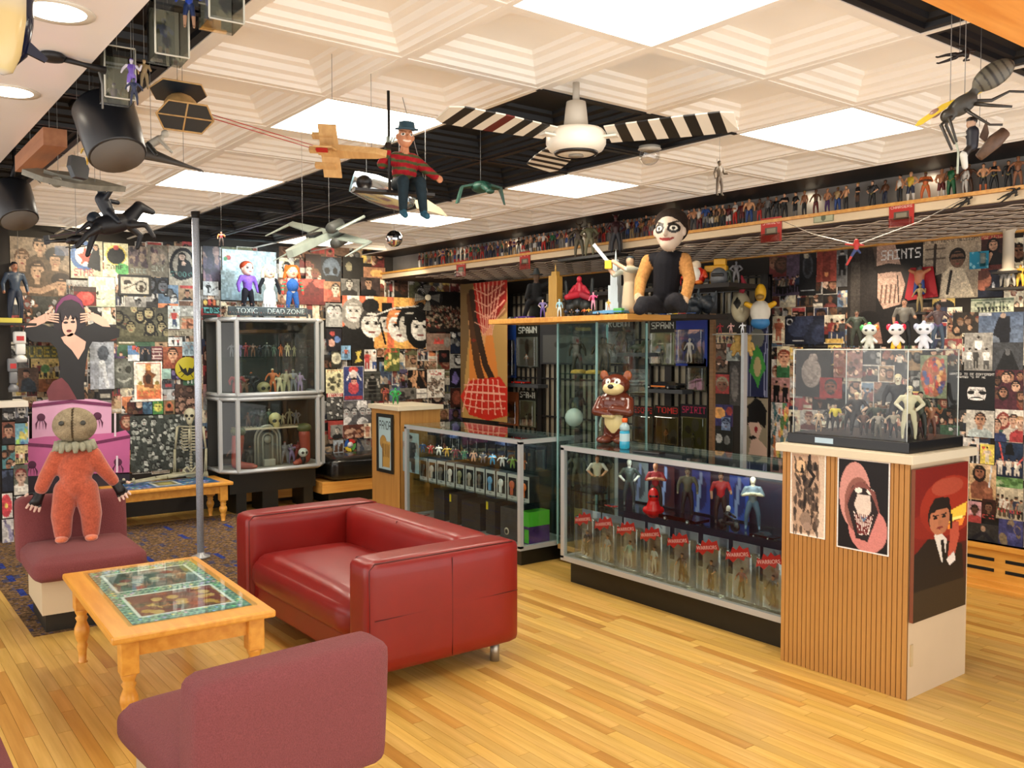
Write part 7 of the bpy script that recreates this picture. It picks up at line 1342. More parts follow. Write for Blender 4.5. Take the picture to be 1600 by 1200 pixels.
p = PD(1124, 300, 4.3); o = toy((p.x, p.y, p.z-.02), .17, look(p, .6), dict(skin='#6a5c48', top='#54483a', legs='#4c4034', hair='#3a2e24'), 5, label='slim brown figure raising a long sword above the high shelf', cat='toy figure'); MB().tube([(-.12, -.12, .55), (-.2, -.16, 1.0)], .008, 5).build('sword', pm('sword', '#8a8478', .3, metal=.6), o); cords(o, [(0, 0, .95)])
# web-line hero replaced by a plain red and blue acrobat on two white lines
A = PD(1338, 388, 3.9); o = thing('acrobat_toy', A, 'small red and blue acrobat toy hanging from two long white lines', 'toy figure', look(A)); sculpt('figure', [('e', (0, 0, .03), (.010, .010, .012), '#a82a24'), limb((0, 0, 0), (0, 0, .02), .010, .012, '#a82a24'), limb((-.01, 0, .015), (-.045, 0, .02), .005, .004, '#a82a24'), limb((.01, 0, .015), (.03, 0, .012), .005, .004, '#a82a24'), limb((0, 0, 0), (-.02, 0, -.035), .008, .006, '#2c3a6a'), limb((-.02, 0, -.035), (-.038, 0, -.07), .006, .005, '#a82a24'), limb((0, 0, 0), (.015, 0, -.02), .007, .005, '#2c3a6a')], TOY, o, .0025, 1)
for (px, py), w in (((1222, 345), 'left'), ((1512, 308), 'right')):
    q = PX(px, py, XS-.003); o2 = MB().tube([A+Vector((0, 0, .015)), (A+q)/2-Vector((0, 0, .01)), q], .0022, 5).build('white_line', pm('white_line', '#d8d4c8', .4)); props(o2, w+' white line from the high shelf face to the small acrobat toy', 'cord')
for px, py, w in ((1488, 328, 'left'), (1560, 315, 'right')): p = PX(px, py, XS-.03); o = toy((0, 0, 0), .1, 0, dict(skin='#1c1814', top='#1c1814', legs='#1c1814', hair='#1c1814'), 3, label=f'{w} of two small black climbing figures stuck to the shelf face', eyes=False); o.matrix_basis = Matrix.Translation(p) @ RZ(R(-90)) @ RY(R(62)) @ SC(.12)
# carded toys, banknote and boxes on the shelf face
def carded(px, plane, art, depth, label, d='-x', fig=None, name='carded_toy', cat='toy pack', group=None, blister=(0.08, .05, .92, .6), off=.004):
    x0, y0, x1, y1 = px; f = PX if d == '-x' else PY; A = f(x0, (y0+y1)/2, plane); B = f(x1, (y0+y1)/2, plane); C = f((x0+x1)/2, y0, plane); D = f((x0+x1)/2, y1, plane)
    o = Vector({'-x': (-1, 0, 0), '-y': (0, -1, 0)}[d]); c = Vector(((A.x+B.x)/2, (A.y+B.y)/2, (C.z+D.z)/2))+o*off; w = math.hypot(B.x-A.x, B.y-A.y); h = C.z-D.z; e = empty(name, c, 0, label, cat, group); F = face_mx((0, 0, 0), d)
    panel('card', art, w, h, PRINT, e, F, .003); bx0, by0, bx1, by1 = [(v-.5)*s for v, s in zip(blister, (w, h, w, h))]
    MB().box((bx0, by0, .004), (bx1, by1, .004+depth), F, bev=.004).build('blister', glassmat('blister', (.88, .88, .84), 1, .16), e)
    if fig: toyp(e, F @ T((bx0+bx1)/2, by0+.004, depth*.5) @ RX(R(-90)) @ RZ(0) if False else F @ Matrix(((1, 0, 0, (bx0+bx1)/2), (0, 0, 1, by0+.005), (0, -1, 0, depth*.5), (0, 0, 0, 1))), min(by1-by0-.01, depth*4.2), fig)
    return e
def toyp(parent, M, h, cols, pose=None):
    me, idx, co, keys = fig_base(rf.randrange(6) if pose is None else pose, 1, True, False); me = me.copy(); kk = np.array(keys)[idx]
    pal = [cols.get(k, cols.get(d, '#333')) for k, d in (('skin', 0), ('hair', 0), ('top', 0), ('sleeve', 'top'), ('hand', 'skin'), ('legs', 0), ('boots', 'legs'), ('belt', 'legs'))]
    paint(me, kk, pal, face_fn, co); me.materials.clear(); me.materials.append(TOY); o = link('figure', me, parent); o.matrix_basis = M @ SC(h); return o
def ca(nx, ny, bg, bg2=None, *fs):
    a = Art(nx, ny, bg, bg2)
    for f in fs: f(a)
    return a
for (x0, y0, x1, y1), l in (((1190, 340, 1222, 378), 'red carded toy hanging on the shelf face left of the banknote'), ((1390, 315, 1429, 354), 'red carded toy hanging on the shelf face at the white line crossing'), ((813, 393, 829, 421), 'small faded red carded toy on the shelf face above the gold tower'), ((714, 407, 728, 432), 'small faded red carded toy on the shelf face above the red hanging poster')):
    carded((x0, y0, x1, y1), XS-.002, ca((x1-x0)/.7, (y1-y0)/.7, '#a82a24', '#b8342c', lambda a: (a.text('CHARGERS' if x0 > 1000 else 'RACE', .08, .72, .92, .84, '#e0c8b8'), a.rect(.2, .3, .8, .6, '#5a5044'), a.rect(.3, .36, .7, .55, '#8a8470'))), .03, l, blister=(.05, .0, .95, .35))
picture(ca(44, 22, '#a0a488', '#b4b89c', lambda a: (a.border(.08, '#6c7458'), a.ell(.5, .5, .12, .36, '#5c6450'), a.text('1', .08, .6, .14, .9, '#4c5440'))), (1272, 333, 1303, 347), XS-.001, '-x', 'banknote pasted on the cream shelf face between two red carded toys', 'banknote', off=.002, name='banknote')
# CASE CONTENTS AND SMALL TOYS
SKC = dict(skin='#b88a68', hair='#1c1410')
def F(px, pyb, X, h, cols, label, pose=0, bulk=1.0, rot=0, z=None, group=None, Y=None, skirt=False, hair=True, cat='toy figure'):
    p = PX(px, pyb, X) if Y is None else PY(px, pyb, Y)
    return toy((p.x, p.y, z if z is not None else p.z), h, look(p, rot), {**SKC, **cols}, pose, bulk, hair, skirt, label=label, group=group, cat=cat)
def car(loc, L, rz, col, label, roof=True, name='toy_car', stripe=None, M=None):
    e = thing(name, loc, label, 'toy car', rz=rz); w, h = L*.21, L*.11
    c = pm('car_'+col[1:], col, .2, coat=.5)
    MB().prism([(-L/2, h*.35), (-L/2, h*.95), (-L*.2, h*1.1), (L*.2, h*1.05), (L/2, h*.85), (L/2, h*.35)], -w, w, RX(R(90))).build('body', c, e)
    if roof: MB().prism([(-L*.3, h*1.0), (-L*.2, h*1.75), (L*.06, h*1.75), (L*.2, h*1.0)], -w*.8, w*.8, RX(R(90))).build('cabin', pm('car_glass', '#2c3840', .15) if not stripe else c, e)
    for x in (-L*.3, L*.3):
        for s in (-1, 1):
            wh = MB().lathe([(h*.42, -.25*h), (h*.42, .25*h)], 14, T(x, s*w, h*.42) @ RX(R(90))).build('wheel', BLK, e); MB().lathe([(h*.22, -.28*h), (h*.22, .28*h)], 10, T(x, s*w, h*.42) @ RX(R(90))).build('hub_cap', ALU, wh)
    if stripe:
        for s in (-1, 1): MB().box((-L*.2, s*(w+.001)-.0006, h*.5), (L*.25, s*(w+.001)+.0006, h*.8)).build('flame_stripe', pm('flame', stripe), e)
    return e
BT = 1.8205
# toys on the wooden board
p = PX(820, 492, 4.30); car((p.x, p.y, BT), .16, R(100), '#4a2c80', 'purple low toy car at the left end of the toy board', False)
p = PX(800, 488, 4.45); car((p.x, p.y, BT), .14, R(70), '#1c2c34', 'dark blue-green toy car behind the purple one on the toy board', True)
p = PX(838, 492, 4.47); e = thing('seated_figure', (4.47, p.y, BT), 'dark-coated seated figure in a pointed hat on the toy board', 'figurine', look(p))
sculpt('body', [limb((0, 0, .12), (0, .01, .2), .035, .04, '#1a1c1e'), limb((0, 0, .23), (0, 0, .26), .016, .016, '#54443a'), ('e', (0, -.005, .27), (.022, .024, .028), '#5c4a3c'), limb((.04, 0, .21), (.075, -.01, .23), .02, .016, '#1a1c1e'), limb((-.04, 0, .21), (-.06, -.03, .14), .02, .016, '#1a1c1e'), limb((.02, 0, .12), (.04, -.08, .12), .026, .02, '#1c1e22'), limb((.04, -.08, .12), (.045, -.06, .02), .02, .014, '#14161a'), limb((-.02, 0, .12), (-.05, -.06, .10), .026, .02, '#1c1e22'), limb((-.05, -.06, .10), (-.075, -.06, .02), .02, .014, '#14161a'), limb((0, .02, .11), (0, .02, .03), .04, .05, '#1a1e1c')], CLOTH, e, .006, 3)
MB().lathe([(.045, .284), (.043, .288), (.023, .29), (.012, .325)], 16).build('hat', pm('dark_felt', '#2c3438', .8), e); e.scale = (1.25,)*3
def tower(px, X, tiers, h, col, label):
    p = PX(px, 490, X); e = thing('toy_tower', (X, p.y, BT), label, 'model building', R(20)); z = 0; m = pm('tower_'+col[1:], col, .35, metal=.2)
    for k, (w, hh) in enumerate(tiers):
        w *= h; hh *= h; b = MB().box((-w, -w*.8, z), (w, w*.8, z+hh))
        b.build('tier', m, e); r = MB()
        for q in (-.6, -.2, .2, .6): r.box((q*w-.04*w, -w*.8-.002, z+.005), (q*w+.04*w, w*.8+.002, z+hh)); r.box((-w-.002, q*w*.8-.04*w, z+.005), (w+.002, q*w*.8+.04*w, z+hh))
        r = r.build('mullions', m, e); r['kind'] = 'stuff'; z += hh
    MB().tube([(0, 0, z-.002), (0, 0, z+h*.06), (0, 0, z+h*.16)], [h*.03, h*.02, h*.003], 8).build('spire', m, e); e.scale = (.72, .72, 1); return e
tower(868, 4.33, [(.22, .10), (.19, .08), (.15, .58), (.09, .08)], .41, '#a8843c', 'gold skyscraper model with spire on the toy board')
tower(962, 4.36, [(.24, .08), (.19, .12), (.14, .26), (.10, .34), (.06, .06)], .45, '#b8c4c8', 'pale blue-white stepped skyscraper model on the toy board')
F(848, 492, 4.26, .14, dict(top='#7a70a8', legs='#5c4c90', skin='#c8b8a8'), 'lilac-clad toy figure before the gold skyscraper model', 1, 1.2, z=BT)
F(874, 495, 4.22, .13, dict(top='#8ab8c8', legs='#c8d8d8', hair='#5aa0c0', skin='#b8d0d0'), 'slim pale blue toy figure in front of the gold skyscraper model', 0, z=BT)
p = PX(905, 490, 4.46); e = thing('throned_figure', (4.46, p.y, BT), 'crimson robed figure enthroned on a tall dark rock, toy board', 'figurine', look(p)); rk = []
for k in range(16): rk.append(('e', (rf.uniform(-.08, .08), rf.uniform(-.04, .05), rf.uniform(.02, .14)), (rf.uniform(.025, .05),)*3, '#20282a'))
sculpt('rock', rk+[limb((-.09, .04, .1), (-.10, .04, .27), .02, .012, '#20282a'), limb((.09, .04, .1), (.10, .04, .29), .02, .012, '#20282a')], TOY, e, .007, 1)
sculpt('robed_body', [limb((0, 0, .17), (0, .01, .24), .035, .03, '#a82034'), ('e', (0, -.005, .285), (.02, .022, .026), '#a82034'), limb((-.02, -.02, .17), (-.09, -.06, .15), .03, .022, '#a82034'), limb((.02, -.02, .17), (.08, -.06, .14), .03, .022, '#8c1c30'), limb((-.035, 0, .23), (-.07, -.03, .18), .015, .013, '#a82034'), limb((.035, 0, .23), (.07, -.03, .18), .015, .013, '#a82034')], TOY, e, .005, 2)
F(927, 470, 4.30, .13, dict(top='#c04c7a', legs='#c890a8', skin='#d8b0b8', hair='#8a3a6a'), 'pink toy figure perched in the crowd left of the pale skyscraper', 3, z=BT+.04);
p = PX(925, 488, 4.3); o = MB().lathe([(.05, 0), (.046, .02), (.03, .038)], 12, None).build('dark_mound', pm('rock', '#22282a', .8, noise=.4, nscale=40), None, (4.30, PX(927, 470, 4.30).y, BT)); props(o, 'small dark mound under the pink toy figure', 'toy base')
p = PX(985, 490, 4.34); e = thing('butcher_figure', (4.34, p.y, BT), 'aproned figure raising a toy chainsaw beside the pale skyscraper model', 'figurine', look(p, -.3)); AP = '#b8a88c'
sculpt('body', [limb((0, 0, .19), (0, 0, .29), .045, .05, AP), limb((0, -.01, .19), (0, -.01, .06), .048, .058, AP), limb((-.025, 0, .08), (-.03, 0, .01), .022, .02, '#22201e'), limb((.03, 0, .08), (.035, 0, .01), .022, .02, '#22201e'), ('e', (0, -.01, .36), (.028, .03, .036), '#a88c70'), ('e', (0, 0, .378), (.031, .033, .024), '#2c3840'), limb((-.05, 0, .3), (-.10, -.05, .27), .021, .018, '#a8b0a4'), limb((-.10, -.05, .27), (-.14, -.05, .32), .018, .014, '#b8947a'), limb((.05, 0, .3), (.0, -.10, .30), .021, .018, '#a8b0a4'), limb((0, -.1, .3), (-.10, -.08, .36), .017, .014, '#b8947a')], TOY, e, .006, 2)
ch = pf('chainsaw', pm('saw_yellow', '#c8a82c', .4), lambda b: b.box((-.16, -.08, .31), (-.11, -.05, .37), bev=.005), e); MB().box((-.012, -.004, 0), (.012, .004, .16), T(-.14, -.065, .36) @ RY(R(-40))).build('saw_blade', ALU, ch)
p = PX(955, 494, 4.24); car((4.24, p.y, BT), .24, R(100), '#4a8cb8', 'pale blue open toy car with white trim along the board front', False); F(951, 480, 4.24, .085, dict(skin='#d8a888', top='#c8a03c', legs='#c89878', hair='#d8b83c'), 'small blonde toy figure leaning in the pale blue toy car', 5, z=BT+.02)
p = PX(966, 494, 4.20); e = thing('toy_van', (4.205, p.y, BT), 'small green and blue toy van at the front board edge', 'toy car', R(100)); pf('body', pm('van_green', '#4a9a48', .3), lambda b: b.box((-.035, -.018, .008), (.035, .018, .04), bev=.005), e); pf('band', pm('van_blue', '#3c7ab8', .3), lambda b: b.box((-.0355, -.0185, .014), (.0355, .0185, .022)), e); pf('wheels', BLK, lambda b: b.box((-.025, -.019, 0), (-.013, .019, .012)).box((.013, -.019, 0), (.025, .019, .012)), e)
for k, (px, c, w) in enumerate(((884, '#22304a', 'navy'), (893, '#16181c', 'black'), (902, '#3a6a9a', 'blue'), (913, '#c85c2c', 'orange'), (920, '#c8a030', 'yellow'))): F(px, 494, 4.26, .055, dict(top=c, legs='#1c1c20', hair=c, skin='#a88468'), w+' tiny toy rider in the row before the dark rock', k, 1.5, z=BT)
F(1015, 492, 4.36, .15, dict(skin='#d0c8b4', top='#1c1a20', legs='#6a1c1c', boots='#1c1a20', hair='#c8c0ac', belt='#888'), 'round skull-headed toy figure in black near the board right end', 1, 1.3, z=None)
# upper shelf behind and its toys
p0 = PX(1108, 447, 5.35); p1 = PX(1035, 447, 5.35)
o = MB().box((5.15, p0.y-.35, p0.z-.03), (5.6, p1.y+1.1, p0.z)).build('upper_shelf', pm('dark_shelf', '#1c1816', .6)); props(o, 'dark high shelf behind the dummy carrying bright round toys', 'shelf'); UZ = p0.z
pz_ = PX(1110, 492, 5.3);
def onshelf(px, X=5.3): return (X, PX(px, 445, X).y, UZ)
e = thing('round_toy', onshelf(1088, 5.2), 'fat red and white round-bellied toy on the dark high shelf', 'toy', R(-70)); sculpt('body', [('e', (0, 0, .07), (.075, .06, .07), '#b8281c'), ('e', (0, -.035, .075), (.05, .035, .055), '#e0dcd0'), ('e', (0, -.01, .15), (.04, .038, .038), '#c8b8a0'), ('e', (-.04, -.05, .015), (.03, .04, .016), '#d8742c'), ('e', (.04, -.05, .015), (.03, .04, .016), '#d8742c'), limb((.06, 0, .1), (.09, -.04, .06), .018, .016, '#c84c2c'), limb((-.06, 0, .1), (-.09, -.04, .06), .018, .016, '#c84c2c')], GLOSSY, e, .006, 2)
e = thing('toy_truck', onshelf(1120, 5.35), 'yellow-orange toy digger behind the grey helmet on the high shelf', 'toy vehicle', R(-60)); pf('body', pm('truck_yellow', '#d09a1c', .4), lambda b: b.box((-.09, -.04, .10), (.08, .04, .15), bev=.008).box((-.02, -.035, .15), (.07, .035, .20), bev=.006).box((-.05, -.03, 0), (.05, .03, .1)), e)
e = thing('toy_helmet', onshelf(1123, 5.22), 'grey black-visored toy helmet on the high shelf', 'toy', R(-60)); pf('shell', pm('helmet_grey', '#5c6064', .35), lambda b: b.lathe([(.055, 0), (.065, .03), (.06, .08), (.035, .11), (.01, .12)], 18), e); pf('visor', BLK, lambda b: b.box((-.045, -.068, .05), (.045, -.03, .075), bev=.008), e)
for px, c, l, h in ((1062, '#b8282c', 'red', .10), (1074, '#8ab0d0', 'pale blue', .07), (1055, '#2c2c34', 'black', .14), (1140, '#3c4438', 'dark green', .12), (1150, '#5c5c60', 'grey', .16)): p = onshelf(px, 5.28); toy(p, h, look(p), dict(skin=c, top=c, legs=c, hair=c), 1, 1.4, label=f'{l} toy figure standing on the dark high shelf', eyes=False)
spot('shelf_glow', (5.0, PX(1088, 445, 5.2).y-.05, UZ+.30), (5.25, PX(1088, 445, 5.2).y, UZ+.06), 5, (1, .8, .6), 100, .03)
# dark horned figures on the black stand by the shelf
ps = PX(925, 402, 4.84); o = MB().box((4.72, PX(970, 402, 4.78).y, ps.z-.02), (4.86, PX(880, 402, 4.78).y, ps.z)).build('black_stand', BLK); props(o, 'black ledge below the shelf carrying two tall horned figures', 'shelf')
DKB = dict(skin='#5c5040', top='#4a4034', legs='#5a5644', hair='#3c342c')
for px, lab, c, h in ((905, 'left tall', DKB, .27), (921, 'middle horned', dict(skin='#6c6450', top='#6a6a50', legs='#7a785c', hair='#4c4234'), .27), (962, 'right dark red caped', dict(skin='#3c1c1c', top='#30181a', legs='#22242a', hair='#5c1c20'), .29)):
    p = PX(px, 400, 4.79); q = (4.79, p.y, ps.z); o = toy(q, h, look(q), c, rf.choice([1, 3, 4]), 1.3, label=lab+' demon-like figure on the black ledge under the ceiling', eyes=False); hm = MB()
    for s in (-1, 1): hm.tube([(s*.04, 0, .97), (s*.10, 0, 1.03), (s*.09, .0, 1.12)], [.02, .013, .003], 6)
    if px == 905: hm.tube([(.2, -.05, .1), (.22, -.05, 1.25)], .008, 5)
    if px == 962: hm.prism([(-.14, .75), (.14, .75), (.2, .1), (-.2, .1)], .05, .07, RX(R(90)) @ SC(1, 1, -1))
    hm.build('horns', pm('horn', '#3c3028'), o)
# vehicles heap and beasts right of the board
o = MB().box((4.75, PX(1110, 493, 5.0).y, PX(1070, 493, 5.0).z-.03), (5.2, PX(1005, 493, 5.0).y, PX(1070, 493, 5.0).z)).build('toy_shelf', pm('dark_shelf', '#1c1816')); props(o, 'dark shelf right of the toy board with bright cars and dark beasts', 'shelf'); VZ = PX(1070, 493, 5.0).z
for k in range(13):
    px = 1036+k*3.6; p = PX(px, 490, 4.8+.07*(k % 3)); c, n = [('#2450a0', 'blue'), ('#c8a828', 'yellow'), ('#30508c', 'navy blue'), ('#c8c8c0', 'white'), ('#a83028', 'red')][k % 5]
    car((p.x, p.y, VZ+.0), .075, R(rf.uniform(60, 120)), c, f'{n} small toy car in the heap right of the board, {["left end","left part","left middle","centre left","centre","centre right","right middle","right part","near right end","right end","rear right end","far right end","last at the right"][k]}')
e = thing('beast_figure', (5.08, PX(1088, 490, 5.08).y, VZ), 'dark crouching furry beast toys on the shelf above the blue boxed figure', 'figurine', R(-60)); pr = []
for k in range(12): t = k*.52; pr += [('e', (rf.uniform(-.11, .11), rf.uniform(-.04, .05), rf.uniform(.03, .11)), (rf.uniform(.03, .05),)*3, '#2a3036')]
for k in range(7): x = -.12+.04*k; pr += [limb((x, 0, .08), (x+rf.uniform(-.05, .05), -.05, rf.uniform(.12, .2)), .018, .008, '#343c42')]
sculpt('bodies', pr, TOY, e, .007, 1)
# gondola of packs behind the long counter
def simple_card(bgc, title, tc, body='#3c3c3a'):
    def f(a): a.rect(.05, .04, .95, .72, body); a.text(title, .08, .80, .92, .95, tc); scatter(a, 6, ['#5a5a54', '#2c2c2a'], .06, .15, (.15, .1, .85, .65))
    return lambda nx, ny: ca(nx, ny, bgc, None, f)
PK_ = [((1057, 492, 1106, 572), 5.845, '#20348c', '', '#fff', '#26408c', .05, dict(skin='#d8d4cc', top='#d8d8dc', legs='#dcdce0', hair='#c8c8c8'), 'blue window box with a white-robed figure, top right behind the counter'),
((1016, 500, 1056, 572), 5.845, '#15160f', 'SPAWN', '#c8ccc0', '#7a8468', .03, dict(top='#4c4c3c', legs='#4c4c3c'), 'green-lit carded figure under the SPAWN heading, right group'),
((808, 508, 842, 575), 5.845, '#15160f', 'SPAWN', '#b8bcb0', '#6c7470', .03, dict(skin='#c89070', top='#a0a09c', legs='#6c6c70'), 'carded pale figure under the SPAWN heading, left of the tall showcase'),
((782, 508, 807, 590), 5.845, '#1c3c7c', '', '#fff', '#16305c', .04, dict(skin='#7a90a8', top='#3c5a7c', legs='#2c4468'), 'tall blue window box at the left end behind the counters'),
((812, 610, 838, 668), 5.845, '#141410', 'SPAWN', '#d0d4c8', '#6a7260', .03, dict(top='#6a6a58', legs='#7a7a60'), 'carded grey figure with white SPAWN heading, above the vinyl box counter'),
((1075, 560, 1104, 612), 5.845, '#161816', 'BURNT', '#c0c4b8', '#4c5038', .03, dict(top='#3c3c2c', legs='#54542c'), 'dark olive carded figure below the blue window box'),
((985, 560, 1018, 620), 5.845, '#1a1b1a', '', '#fff', '#3a3c38', .03, dict(top='#2c2c28', legs='#34342c'), 'dark carded figure behind the flamed black toy car'),
((948, 496, 990, 572), 5.845, '#101010', 'ROBOT', '#a8aca8', '#1c1e20', .03, dict(skin='#4c4c48', top='#22262a', legs='#22262a'), 'black boxed figure right of the tall showcase'),
((845, 505, 950, 570), 5.845, '#2c2e30', '', '#fff', '#4a4c4a', .0, None, 'grey print of leaning bare trees behind the tall showcase'),
((990, 634, 1022, 692), 5.845, '#14110f', 'ESCAPE', '#b02820', '#4c4a3c', .03, dict(top='#4a4034', legs='#3c3428'), 'carded tomb figure with red ESCAPE heading, left of the low row'),
((1024, 634, 1062, 696), 5.845, '#14110f', 'TOMB', '#b02820', '#5a5230', .03, dict(skin='#a87040', top='#8a5a2c', legs='#5c4420'), 'carded orange figure with red TOMB heading, middle of the low row'),
((1064, 632, 1106, 704), 5.845, '#100f18', 'SPIRIT', '#a8204c', '#55562c', .03, dict(top='#4c4c24', legs='#3c3c20'), 'olive carded figure with crimson heading, right of the low row'),
((780, 612, 811, 664), 5.845, '#8a4c2c', '', '#fff', '#a8683c', .03, dict(skin='#c8b088', top='#c8a83c', legs='#6a7a88'), 'orange carded figure low at the left end behind the counters')]
for px, X, bgc, ti, tc2, body, dep, fig, lab in PK_:
    f = simple_card(bgc, ti, tc2, body); art = f((px[2]-px[0])/1.0, (px[3]-px[1])/1.0)
    if dep: carded(px, X, art, dep, lab, fig=fig, blister=(.07, .05, .93, .72))
    else: picture(art, px, X, '-x', lab, 'picture')
def small_shelf(px0, px1, py, X, lab):
    a_, b_ = PX(px0, py, X), PX(px1, py, X); o = MB().box((X, b_.y, a_.z-.035), (X+.138, a_.y, a_.z), bev=.002).build('small_shelf', pm('grey_shelf', '#4c5054', .4, metal=.4)); props(o, lab, 'shelf'); return a_.z
z = small_shelf(1012, 1066, 607, 5.71, 'small grey shelf under the flamed black toy car'); p = PX(1037, 606, 5.77); car((5.77, p.y, z), .34, R(96), '#101216', 'glossy black toy hot rod with orange flames on a small grey shelf', True, stripe='#e07a1c')
z = small_shelf(792, 840, 599, 5.71, 'small grey shelf under the red toy car'); p = PX(814, 598, 5.77); car((5.77, p.y, z), .21, R(94), '#a01c14', 'red toy car on a small grey shelf left of the tall showcase', True)
z = small_shelf(962, 1012, 551, 5.71, 'small grey shelf under two dark green reptile figures')
F(975, 550, 5.77, .24, dict(skin='#4c4638', top='#3c3a2c', legs='#3c3a2c', hair='#3c3a2c'), 'dark brown creature figure with raised arms on a small grey shelf', 3, 1.3, z=z); p = PX(996, 550, 5.77); e = thing('reptile_figure', (5.77, p.y, z), 'dark green lunging reptile figure on a small grey shelf', 'figurine', R(-80)); sculpt('body', [('e', (0, 0, .05), (.06, .025, .03), '#3c4430'), limb((.05, 0, .06), (.085, -.02, .10), .02, .016, '#3c4430'), limb((-.05, 0, .05), (-.11, 0, .03), .018, .005, '#3c4430'), limb((.03, .0, .03), (.05, -.02, .005), .012, .01, '#3c4430'), limb((-.02, 0, .03), (-.02, -.02, .005), .014, .01, '#3c4430')], TOY, e, .005, 2)
# toys on the slatted screen, right end
p = PX(1158, 480, 5.5); e = thing('mask', p, 'cream half-mask face with black eye diamond and red crest, hanging on the screen', 'mask', R(-45))
sculpt('face', [('e', (0, .02, 0), (.075, .06, .12), '#b0a88c'), ('e', (0, -.04, -.02), (.014, .025, .03), '#b0a88c'), ('e', (0, -.01, -.09), (.035, .035, .03), '#b0a88c')], TOY, e, .006, 3, lambda co, c, i: np.where(((np.abs(co[:, 0]+.032)/.03+np.abs(co[:, 2]-.03)/.05 < 1) | (((co[:, 0]-.03)/.02)**2+((co[:, 2]-.02)/.01)**2 < 1))[:, None] & (co[:, 1] < 0)[:, None], srgb('#17150f'), c)); MB().tube([(0, 0, .11), (.02, -.01, .17), (.0, 0, .24)], [.02, .025, .006], 8).build('crest', pm('crest_red', '#a83444'), e); MB().tube([(0, .06, 0), (0, .40, 0)], .006, 5).build('hook', DARK, e)
p = PX(1188, 500, 5.5); e = thing('plush_doll', p, 'yellow-headed white and blue round doll hanging beside the cream mask', 'doll', R(-60)); sculpt('body', [('e', (0, 0, .06), (.075, .06, .09), '#c8c4b8'), ('e', (0, 0, -.02), (.07, .058, .05), '#2c6a9c'), limb((.06, 0, .1), (.10, -.02, .12), .022, .02, '#d0a020'), limb((-.06, 0, .1), (-.10, -.02, .12), .022, .02, '#d0a020')], TOY, e, .006, 2); sculpt('head', [('e', (0, 0, .2), (.042, .042, .07), '#d0a020'), ('e', (0, -.03, .17), (.03, .025, .022), '#8a6c34')], TOY, e, .005, 2); MB().tube([(0, .05, .1), (0, .40, .1)], .006, 5).build('hook', DARK, e)
for px, w in ((1153, 'left'), (1168, 'right')): p = PX(px, 552, 5.3); e = thing('teddy', p, f'{w} of two tan baby bears perched on the metal post', 'toy bear', R(-60)); sculpt('body', [('e', (0, 0, .05), (.036, .03, .042), '#b89858'), ('e', (0, -.005, .11), (.03, .028, .028), '#b89858'), ('e', (.022, 0, .135), (.01, .008, .01), '#b89858'), ('e', (-.022, 0, .135), (.01, .008, .01), '#b89858'), limb((.03, 0, .07), (.045, -.02, .03), .012, .012, '#b89858'), limb((-.03, 0, .07), (-.045, -.02, .03), .012, .012, '#b89858'), limb((.02, 0, .02), (.03, -.03, -.01), .015, .014, '#b89858'), limb((-.02, 0, .02), (-.03, -.03, -.01), .015, .014, '#b89858')], CLOTH, e, .0045, 2); MB().tube([(0, .0, .03), (0, .3, .03)], .006, 5).build('hook', DARK, e)
o = MB().box((5.22, PX(1174, 522, 5.25).y, PX(1160, 523, 5.25).z), (5.5, PX(1117, 522, 5.25).y, PX(1160, 523, 5.25).z+.008)).build('rod_shelf', pm('thin_shelf', '#8a8a86', .3)); props(o, 'thin metal shelf bars above the two tan baby bears', 'shelf')
for px, c, w in ((1125, '#a82c34', 'red'), (1142, '#d8a8a0', 'pink'), (1160, '#d8dce0', 'white long-eared')): F(px, 521, 5.3, .08, dict(skin=c, top=c, legs=c, hair=c), w+' little toy on the thin metal shelf above the baby bears', 3, 1.3, z=PX(1160, 523, 5.25).z+.008)
def f_(a):
    a.rect(0, .0, 1, 1, '#1c2448'); [a.line([(x, 0), (x+.1*RNG.random()-.05, .5), (x+.1, 1)], .008, '#8a90b0') for x in (.08, .2, .85, .93)]; a.ell(.5, .82, .3, .14, '#70746c'); a.poly([(.15, .35), (.3, .62), (.5, .72), (.7, .62), (.9, .4), (.7, .3), (.55, .12), (.4, .25)], '#3c8a3c'); a.ell(.52, .42, .16, .14, '#b0a074')
picture(ca(26, 70, '#1c2448', None, f_), (1167, 508, 1201, 620), 5.845, '-x', 'dark blue banner of a green spiked creature among lightning', 'banner', off=.004, name='banner')
def f_(a): a.poly([(.1, .55), (.15, .8), (.05, .85), (.3, .92), (.45, 1), (.7, .95), (.95, .8), (.9, .5), (.6, .6), (.4, .5)], '#0f0e10'); a.poly([(.15, .58), (.6, .6), (.75, .5), (.6, .32), (.35, .3)], '#d0b4a4'); a.poly([(.15, .0), (.3, .3), (.6, .33), (.95, .2), (1, 0)], '#d0b4a4'); a.ell(.5, .48, .07, .05, '#8c1c28'); a.poly([(.15, .35), (.3, .3), (.55, .34), (.4, .38)], '#121214')
picture(ca(28, 66, '#8f8672', None, f_), (1165, 622, 1200, 716), 5.845, '-x', 'cut-out picture of a pale youth with spiky black hair and red eye', 'picture', off=.004)
